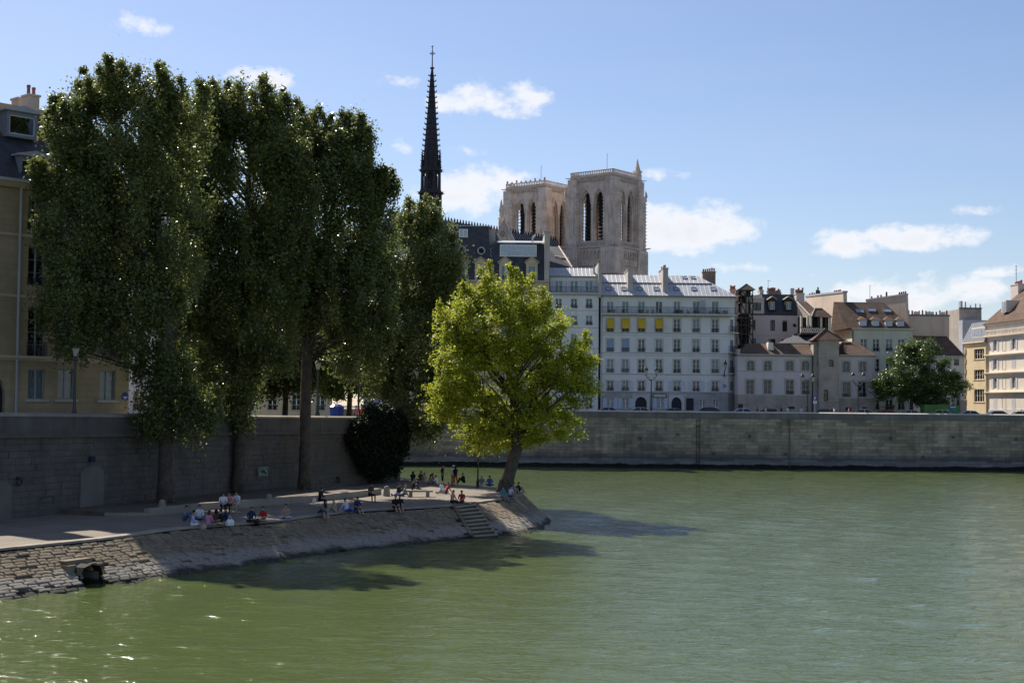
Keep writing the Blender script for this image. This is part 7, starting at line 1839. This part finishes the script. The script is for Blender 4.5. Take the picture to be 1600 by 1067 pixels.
PPL = [  # px, py, pose, heading, top, legs, label, extras
 (288,814,'knees',60,'cl_grey','cl_denim','person in grey top at left end of the picnic circle',{}),
 (300,823,'cross',100,'cl_lav','cl_white','person in lavender top and white trousers at front of the picnic circle',{}),
 (311,813,'cross',20,'cl_white','cl_denim','person in bright white shirt at back of the picnic circle',{}),
 (325,823,'cross',150,'cl_pink','cl_grey','person in pink top with back to the river in the picnic circle',{'long':True,'hair':'hair_brown'}),
 (338,821,'knees',200,'cl_brown','cl_black','person in dark brown at right of the pink top in picnic circle',{'long':True}),
 (347,821,'cross',-70,'cl_black','cl_beige','person in black top and beige trousers at right of picnic circle',{'arm':S_}),
 (355,817,'knees',-90,'cl_navy','cl_navy','person in navy beside the white bag at picnic circle',{}),
 (348,795,'ledge',20,'cl_white','cl_black','person in white at left end of the trio seated on the kerb',{'arm':S_}),
 (359,794,'ledge',-10,'cl_salmon','cl_black','person in pale salmon in middle of the trio seated on the kerb',{'arm':S_}),
 (371,793,'ledge',-20,'cl_white','cl_beige','person in white with bare calves at right end of the kerb trio',{'arm':S_,'calf':S_}),
 (392,817,'cross',30,'cl_navy','cl_black','person in dark navy sitting left of the red top',{}),
 (412,816,'cross',-25,'cl_red','cl_beige','person in dark red top sitting cross-legged near the edge',{'arm':S_}),
 (447,811,'cross',-5,'skin_a','cl_lav','person sitting alone in pale lavender wrap near the edge',{'arm':S_}),
 (499,786,'ledge',70,'cl_black','cl_black','person in black seated on the kerb under third poplar',{}),
 (578,778,'ledge',40,'cl_brown','cl_black','person in dark sleeveless top bent forward on the kerb below ivy',{'arm':S_}),
 (506,805,'lie',20,'cl_black','cl_denim','person in black lying on the edge with denim legs hanging down',{'calf':S_}),
 (524,801,'knees',-60,'cl_beige','cl_beige','person in beige curled up behind the lying figure',{'hair':'hair_fair'}),
 (542,801,'back',50,'cl_lav','cl_blue','person in blue and white at the edge beside bare-legged sitter',{}),
 (557,798,'slope',35,'cl_navy','cl_navy','person in navy with long bare legs stretched down the bank',{'calf':S_,'arm':S_}),
 (617,795,'slope',25,'cl_black','cl_black','left one of two dark sitters with bare calves over the edge',{'calf':S_,'arm':S_}),
 (624,794.5,'slope',15,'cl_black','cl_grey','right one of two dark sitters with bare calves over the edge',{'calf':S_,'arm':S_}),
 (621,774,'knees',80,'cl_black','cl_black','person in black left of stone bench',{}),
 (630,776,'back',-80,'cl_grey','cl_denim','person in grey leaning back just left of the stone bench',{'hair':'hair_fair'}),
 (644,766,'knees',100,'cl_black','cl_brown','person in black crouched behind the stone bench at left',{}),
 (653,765,'cross',-60,'cl_navy','cl_denim','person in navy behind the middle of the stone bench',{}),
 (645,752,'knees',180,'cl_black','cl_black','person in black sitting apart by the wall corner near far edge',{'long':True}),
 (657,752,'cross',160,'cl_brown','cl_denim','person in brown at left of the far group facing the water',{}),
 (664,754,'cross',-140,'cl_beige','cl_beige','person in beige second from left in the far group',{'hair':'hair_fair','long':True}),
 (671,757,'knees',120,'cl_salmon','cl_grey','person in salmon in middle of the far group',{'long':True,'hair':'hair_brown'}),
 (677.5,756,'cross',-100,'cl_red','cl_denim','person in dark red at right of the far group',{}),
 (683,759,'knees',-120,'cl_white','cl_grey','person in pale top at right end of the far group',{'hair':'hair_brown'}),
 (691,756,'stand',70,'cl_black','cl_black','standing figure all in black beside the far group',{'arm':S_,'scale':.98}),
 (708,758,'stand',160,'cl_white','cl_red','standing person in white cap and red trousers',{'hat':1}),
 (711,758.5,'walk',150,'cl_black','cl_red','standing person in black top close behind the white cap',{'long':True}),
 (725,755,'knees',-60,'cl_black','cl_black','person in black sitting at the far edge right of the standing pair',{}),
 (752.5,759.5,'knees',170,'cl_grey','cl_white','person in pale clothes and white cap at far edge beside lamp post',{'hat':1}),
 (765,760,'cross',180,'cl_blue','cl_navy','person in blue shirt at far edge left of the leaning tree',{}),
 (689,770,'cross',60,'cl_white','cl_denim','person in white sitting right of the stone bench',{'hair':'hair_fair'}),
 (697,772,'back',-60,'cl_red','cl_grey','person in dark red leaning back right of the stone bench',{}),
 (706,786,'slope',60,'cl_salmon','cl_black','person in salmon shirt sitting at top left of the steps',{'arm':S_}),
 (722,786,'ledge',-10,'cl_red','cl_brown','person in dark red sitting on the top of the steps',{'arm':S_}),
 (801,772,'knees',40,'cl_grey','cl_beige','person in grey against the trunk foot at the tip',{'calf':S_,'hair':'hair_brown'}),
 (808,771,'knees',60,'cl_black','cl_black','person in black at the outermost tip of the quay',{'calf':S_}),
 (785,779,'slope',30,'cl_teal','cl_grey','person in teal below the leaning tree at the edge',{'arm':S_}),
 (797,777.5,'slope',45,'cl_lav','cl_denim','person in lavender at the edge right of teal sitter',{'calf':S_,'arm':S_}),
]
for (px, py, kind, fc_, top, leg, lab, ex_) in PPL:
    p = floor(px, py)
    if kind == 'ledge': p = floor(px, py-3, ZQ+.44) if py < 800 and px < 600 else p
    if kind == 'lie': p.z += .02
    person(p+Vector((0, 0, .03 if kind in ('slope', 'cross', 'knees', 'back', 'ledge') else 0)), kind, fc_, top, leg, lab, group='people resting on the low quay', **ex_)
# bags set down beside the sitters
for (px, py, c_, sc, lab) in ((359, 821, 'cl_white', 1.0, 'white tote bag on the paving at right of the picnic circle'), (401, 818, 'cl_black', .8, 'black bag between the navy and the red sitter'), (318, 826, 'cl_beige', .7, 'small beige bag in front of the picnic circle'), (491, 787.5, 'cl_white', .7, 'white bag on the kerb left of the person in black')):
    p = G(px, py, ZQ) if px != 491 else G(px, py-3, ZQ+.44); e = empty('bag', p, rad(px*37 % 90)); e.scale = (sc,)*3; tag(e, lab, 'bag', 'bags on the low quay')
    m = MB(); m.loft([(-.20, -.09, 0), (.20, -.09, 0), (.20, .09, 0), (-.20, .09, 0)], [(-.24, -.12, .18), (.24, -.12, .18), (.24, .12, .18), (-.24, .12, .18)], False); m.loft([(-.24, -.12, .18), (.24, -.12, .18), (.24, .12, .18), (-.24, .12, .18)], [(-.17, -.03, .36), (.18, -.03, .34), (.18, .03, .34), (-.17, .03, .36)]); m.build('bag_body', c_, e)
    m = MB(); m.tube([(-.10, 0, .34), (-.09, 0, .48), (.0, .02, .53), (.09, 0, .48), (.10, 0, .33)], .014, 5); m.build('handle', c_, e)
# far quay walkers, seen above the parapet
FAR = [(1183.5,'cl_red','person in red walking on far quay',60),(1197,'cl_white','person in white behind the red-shirted walker on far quay',70),(1217,'cl_beige','person in beige left of a white top on far quay',-60),(1221,'cl_brown','person in brown between two pale tops on far quay',-50),(1231,'cl_white','person in white top alone left of the lamp on far quay',40),
       (1253.5,'cl_white','person in white left of the middle double lamp on far quay',0),(1260,'cl_grey','person in grey under the middle double lamp on far quay',90),(1298.5,'cl_black','person in black below the stair turret on far quay',120),(1305,'cl_white','person in pale top right of the person in black on far quay',-90),(1326,'cl_salmon','person in salmon near the right-hand double lamp on far quay',80)]
for i, (px, c_, lab, h) in enumerate(FAR):
    x = D(px, 640, YW+2.2).x; person((x, YW+2.2+(i % 3)*.3, ZF+.12), 'walk' if i % 2 else 'stand', h, c_, 'cl_denim' if i % 2 else 'cl_black', lab, hair=('hair_dark', 'hair_brown', 'hair_fair')[i % 3], arm=S_, group='people on the far quay')
px_, = (567,); q = WC-wu*4.0-wn*1.6; person((D(566, 640, q.y).x, q.y, ZU), 'stand', -20, 'cl_orange', 'cl_orange', 'person in orange red standing behind the parapet above ivy', group='people on the upper quay')
q2 = WC-wu*6.6-wn*1.8
person((D(556, 640, q2.y).x, q2.y, ZU), 'stand', 30, 'cl_salmon', 'cl_navy', 'person in salmon left of the orange-red figure behind parapet', group='people on the upper quay')

# ================================================================== street furniture and vehicles
# stone bench
p = G(655, 776, ZQ); bn = empty('stone_bench', p, rad(4)); tag(bn, 'backless pale stone bench in the middle of the tip', 'bench')
m = MB(); m.box(-1.0, 1.0, -.24, .24, .36, .48); m.build('seat', 'coping', bn)
lm = MB().box(-.13, .13, -.18, .18, 0, .36).mesh('leg'); lm.materials.append(MATS['coping'])
for x in (-.62, .62): inst('leg', lm, bn, (x, 0, 0))
# boundary stones by the trees
for (x, y, lab) in ((253, 799, 'worn stone bollard at the foot of first poplar'), (420, 789, 'worn stone bollard by the kerb between second and third poplar'), (604, 775, 'worn stone bollard below the ivy bush')):
    p = G(x, y, ZQ); e = empty('stone_bollard', p); tag(e, lab, 'bollard', 'stone bollards on the low quay')
    m = MB(); m.lathe(0, 0, [(.26, -.05), (.25, .3), (.20, .62), (.14, .72), (.001, .76)], 9); m.build('shaft', 'coping', e, True)
    m = MB(); m.torus((0, -.20, .42), .07, .015); m.build('ring', 'iron', e)
# lamp post on the tip
p = G(746.5, 761, ZQ); e = empty('lamp_post', p); tag(e, 'thin dark lamp post on the tip left of leaning tree', 'lamp')
m = MB(); m.lathe(0, 0, [(.13, 0), (.13, .5), (.09, .6), (.06, .9), (.05, 4.3)], 8); m.build('post', 'iron', e, True)
m = MB(); m.lathe(0, 0, [(.05, 4.3), (.14, 4.42), (.20, 4.85)], 8); m.build('lantern', 'enamel_white', e); m = MB(); m.lathe(0, 0, [(.24, 4.85), (.14, 5.0), (.03, 5.15)], 8); m.build('lantern_roof', 'iron', e)
# wall-top lanterns of the near quay
mat('lamp_glass', (.45,.43,.36), var=.1, rough=.2, spec=.5)
def quay_lamp(x, y, z, lab, h=4.6):
    e = empty('quay_lamp', (x, y, z)); tag(e, lab, 'lamp', 'lanterns of the upper quay')
    m = MB(); m.lathe(0, 0, [(.34, 0), (.30, .45), (.20, .55), (.22, .95), (.12, 1.2), (.09, 1.5), (.07, h-.75), (.12, h-.70), (.10, h-.62)], 10); m.build('post', 'iron_green', e, True)
    m = MB(); m.lathe(0, 0, [(.12, h-.62), (.25, h-.12)], 6); m.build('lantern_glass', 'lamp_glass', e)
    m = MB(); m.lathe(0, 0, [(.30, h-.12), (.22, h), (.08, h+.12), (.05, h+.25), (.001, h+.3)], 6); m.build('lantern_roof', 'iron_green', e)
    return e
def behind(px, off):                              # a spot on the upper quay behind the parapet, in line with a pixel column
    r = ray(px, 640); o = WS-wn*off; t = o.dot(wn)/(r.x*wn.x+r.y*wn.y); return Vector((r.x*t, r.y*t, 0))
for px, h, lab in ((116, 5.2, 'dark lantern post in front of the stone house'), (496, 5.2, 'dark lantern post right of the third poplar trunk'), (560, 7.0, 'slim tall lantern post left of the orange-red figure')):
    q = behind(px, 1.5); quay_lamp(q.x, q.y, ZU, lab, h)
q = behind(526, 2.0); e = empty('litter_bin', (q.x, q.y, ZU)); tag(e, 'blue litter bin behind the near parapet', 'bin')
m = MB(); m.lathe(0, 0, [(.50, .06), (.62, 1.45), (.66, 1.5), (.6, 1.55)], 10); m.build('bin_body', 'enamel_blue', e); m = MB(); m.lathe(0, 0, [(.62, 1.55), (.35, 1.72), (.001, 1.76)], 10); m.build('lid', 'enamel_blue', e); m = MB(); m.cyl(0, 0, 0, .07, .4, .4, 10); m.build('base', 'iron', e)
# double lanterns of the far quay
def double_lamp(px, ytop, lab):
    Y = YW+1.6; x = D(px, 620, Y).x; H_ = D(px, ytop, Y).z-ZF-.12; e = empty('double_lamp', (x, Y, ZF+.12)); tag(e, lab, 'lamp', 'double lanterns of the far quay')
    m = MB(); m.lathe(0, 0, [(.30, 0), (.28, .7), (.17, .8), (.13, 1.4), (.09, 1.6), (.075, H_-2.2), (.13, H_-2.1), (.08, H_-1.9)], 10); m.build('post', 'iron_green', e, True)
    for s in (-1, 1):
        m = MB(); m.tube([(0, 0, H_-2.1), (s*.35, 0, H_-1.95), (s*.66, 0, H_-1.6), (s*.75, 0, H_-1.32)], [.06, .055, .05, .045], 6); m.torus((s*.38, 0, H_-1.72), .15, .03); m.build('arm', 'iron_green', e)
        m = MB(); m.lathe(s*.75, 0, [(.13, H_-1.30), (.27, H_-.66)], 8); m.build('lantern_glass', 'lamp_glass', e)
        m = MB(); m.lathe(s*.75, 0, [(.34, H_-.66), (.30, H_-.5), (.16, H_-.28), (.08, H_-.2), (.06, H_-.08), (.001, H_)], 8); m.cyl(s*.75, 0, H_-1.36, H_-1.28, .15, .15, 8); m.build('lantern_roof', 'iron_green', e)
double_lamp(1017.5, 571.5, 'double lantern in front of the long white block'); double_lamp(1262, 582, 'double lantern beside the stair turret'); double_lamp(1341, 580, 'double lantern left of the chestnut tree')
# wall lantern on the corner of the long block
p = D(1133.5, 563, 215.3); e = empty('wall_lantern', (p.x, 215.3, p.z-1.2)); tag(e, 'dark bracket lantern on the corner of the long white block', 'lamp')
m = MB(); m.tube([(0, .75, -1.2), (-.15, .4, -.9), (-.1, .0, -.4), (0, -.05, 0)], [.10, .07, .06, .05], 6); m.build('bracket', 'iron', e)
m = MB(); m.lathe(0, -.05, [(.12, 0), (.25, .6)], 8); m.build('lantern_glass', 'lamp_glass', e); m = MB(); m.lathe(0, -.05, [(.30, .6), (.18, .85), (.08, 1.0), (.07, 1.2), (.001, 1.3)], 8); m.build('lantern_roof', 'iron', e)
# parking sign
Y = YW+2.5; p = D(1273.5, 620, Y); e = empty('parking_sign', (p.x, Y, ZF+.12)); tag(e, 'blue square parking sign with white P on a post', 'sign')
zt = D(1273.5, 619, Y).z-ZF-.12; m = MB(); m.cyl(0, .05, 0, zt, .035, .035, 7); m.build('post', 'zinc', e)
m = MB(); m.box(-.30, .30, -.02, .02, zt-.62, zt); m.build('panel', 'enamel_blue', e)
m = MB(); m.box(-.13, -.05, -.035, -.021, zt-.52, zt-.10); m.box(-.05, .10, -.035, -.021, zt-.17, zt-.10); m.box(-.05, .10, -.035, -.021, zt-.37, zt-.30); m.box(.07, .14, -.034, -.021, zt-.33, zt-.14); m.build('letter_p', 'enamel_white', e)
m = MB(); m.box(-.24, .24, -.02, .02, zt-1.05, zt-.66); m.build('sub_plate', 'enamel_white', e); m = MB(); m.box(-.14, .14, -.03, -.021, zt-.80, zt-.75); m.box(-.16, .10, -.03, -.021, zt-.92, zt-.87); m.build('sub_lettering', 'iron', e)
# green site cabin
Y = YW+4.5; p0, p1 = D(1445, 640, Y), D(1499, 640, Y); zt = D(1470, 633.5, Y).z
mat('cabin_green', (.10,.22,.07), var=.12, rough=.5); mat('cabin_blue', (.08,.20,.30), var=.1)
e = empty('site_cabin', ((p0.x+p1.x)/2, Y, ZF+.12)); tag(e, 'green metal site cabin with white lettering under the chestnut tree', 'cabin'); hw = (p1.x-p0.x)/2; h = zt-ZF-.12
m = MB(); m.box(-hw, hw, 0, 2.3, .12, h)
for i in range(26): x = -hw+2*hw*(i+.5)/26; m.box(x-.06, x+.06, -.035, 0, .2, h-.12)
m.build('body', 'cabin_green', e); m = MB(); m.box(-hw-.08, hw+.08, -.1, 2.4, h, h+.10); m.build('roof', 'cabin_green', e)
m = MB(); m.box(hw*.46, hw*.80, -.06, -.036, h-.80, h-.15); o = m.build('notice_panel', 'cabin_blue', e); m = MB(); m.box(hw*.46, hw*.80, -.07, -.061, h-.27, h-.15); m.build('notice_header', 'enamel_white', o)
m = MB(); rr_ = random.Random(2)
for k in range(7):                                 # the lettering is a row of pale blurred capitals
    x = -hw*.36+k*.27; m.box(x, x+.05, -.05, -.036, h-.85, h-.6); m.box(x+.13, x+.18, -.05, -.036, h-.85, h-.6); m.box(x+.05, x+.13, -.05, -.036, h-.65 if k % 2 else h-.75, h-.6 if k % 2 else h-.70)
m.build('lettering', 'enamel_white', e)
m = MB(); [m.box(x-.1, x+.1, .2, 2.0, 0, .12) for x in (-hw+.3, hw-.3)]; m.build('skids', 'iron', e)
# parked cars
mat('tyre', (.015,.015,.016)); mat('rim', (.4,.4,.42), rough=.3, metal=.6); mat('car_glass', (.03,.035,.04), rough=.08, spec=.6, var=.05); mat('head_light', (.7,.7,.7), rough=.15); mat('tail_light', (.4,.02,.02), rough=.2)
def car_meshes():
    b = MB(); prof = [(-2.05,.25),(-2.10,.55),(-2.0,.78),(-1.25,.92),(1.65,.94),(2.02,.86),(2.08,.50),(2.02,.25)]
    for (y0, y1, k0, k1) in ((-.84, -.76, .96, 1), (-.76, .76, 1, 1), (.76, .84, 1, .96)):
        b.loft([(x*k0, y0, z if k0 == 1 else .3+(z-.3)*.9) for x, z in prof], [(x*k1, y1, z if k1 == 1 else .3+(z-.3)*.9) for x, z in prof])
    body = b.mesh('body')
    c = MB(); A = [(-1.15,.92),(-.45,1.40),(.85,1.43),(1.62,.94)]
    c.loft([(x*.95-.0, -.60, z) if z > 1 else (x, -.74, z) for x, z in A], [(x*.95, .60, z) if z > 1 else (x, .74, z) for x, z in A]); cab = c.mesh('cabin')
    r = MB(); r.loft([(-.46,-.61,1.39),(.84,-.61,1.42),(.84,.61,1.42),(-.46,.61,1.39)], [(-.30,-.5,1.46),(.72,-.5,1.48),(.72,.5,1.48),(-.30,.5,1.46)])
    for s in (-1, 1):
        for (xa, za, xb, zb) in ((-1.15,.93,-.44,1.41), (.28,.93,.28,1.42), (1.62,.94,.82,1.42)): r.tube([(xa, s*.745, za), (xb, s*.605, zb)], .035, 4)
    rf = r.mesh('roof')
    t = MB(); t.tube([(0, -.09, 0), (0, .09, 0)], .31, 14); ty = t.mesh('tyre'); t = MB(); t.tube([(0, -.10, 0), (0, .10, 0)], .19, 10); ri = t.mesh('rim')
    l = MB().box(-.03, .03, -.16, .16, -.07, .07); hl = l.mesh('light')
    for me_, mm in ((body, 'cl_grey'), (cab, 'car_glass'), (rf, 'cl_grey'), (ty, 'tyre'), (ri, 'rim'), (hl, 'head_light')): me_.materials.append(MATS[mm])
    return body, cab, rf, ty, ri, hl
CB = car_meshes()
def car(x, y, paint, lab, rz=0.0, k=1.0, z=ZF):
    e = empty('parked_car', (x, y, z), rz); e.scale = (k, k, k); tag(e, lab, 'car', 'cars parked along the far quay')
    inst('body', CB[0], e, mats=[paint]); inst('windows', CB[1], e); inst('roof', CB[2], e, mats=[paint])
    for wx in (-1.28, 1.30):
        for wy in (-.72, .72): w = inst('wheel', CB[3], e, (wx, wy, .31)); inst('rim', CB[4], w)
    for s in (-.55, .55): inst('headlight', CB[5], e, (-2.05, s, .66)); inst('tail_light', CB[5], e, (2.04, s, .72), mats=['tail_light'])
for n_, c_ in dict(paint_silver=(.45,.46,.48), paint_white=(.7,.7,.7), paint_black=(.02,.02,.024), paint_red=(.45,.05,.03), paint_lime=(.45,.50,.06), paint_grey=(.2,.21,.23), paint_cream=(.55,.52,.42), paint_blue=(.06,.09,.2)).items(): mat(n_, c_, var=.03, rough=.25, spec=.6)
for (px, pnt, lab, k) in ((948, 'paint_silver', 'silver car below the first awning column of the long block', 1), (1003, 'paint_cream', 'pale car in front of the left arched door', 1), (1050, 'paint_grey', 'dark grey car in front of the right arched door', .96), (1106, 'paint_black', 'black car left of the corner of the long block', 1.08), (1163, 'paint_white', 'white car under the left windows of the low pink house', 1), (1205, 'paint_black', 'black car behind the white-topped walker', 1), (1288, 'paint_black', 'black car below the stair turret', 1.02), (1346, 'paint_cream', 'cream car below the right-hand double lantern', 1.04),
                     (1387, 'paint_red', 'red car left of the chestnut trunk', 1), (1425, 'paint_silver', 'silver car behind the chestnut trunk', .98), (1468, 'paint_lime', 'lime yellow car in front of the green cabin', .97), (1517, 'paint_white', 'white car right of the green cabin', 1), (1556, 'paint_blue', 'dark blue car below the shuttered house', 1.0), (1592, 'paint_silver', 'silver car at the right edge of the far quay', 1), (885, 'paint_white', 'white car glimpsed right of the lime-green crown', 1), (835, 'paint_grey', 'grey car glimpsed through the lime-green crown', 1)):
    Y = YW+(5.3 if px != 1468 else 3.6); z_ = ZF if px != 1468 else ZF+.12
    if px == 1468: Y = YW+2.2+.9
    car(D(px, 640, Y).x, Y, pnt, lab, rad(rnd.uniform(-1.5, 1.5))+(PI if px % 2 else 0), k, z_)
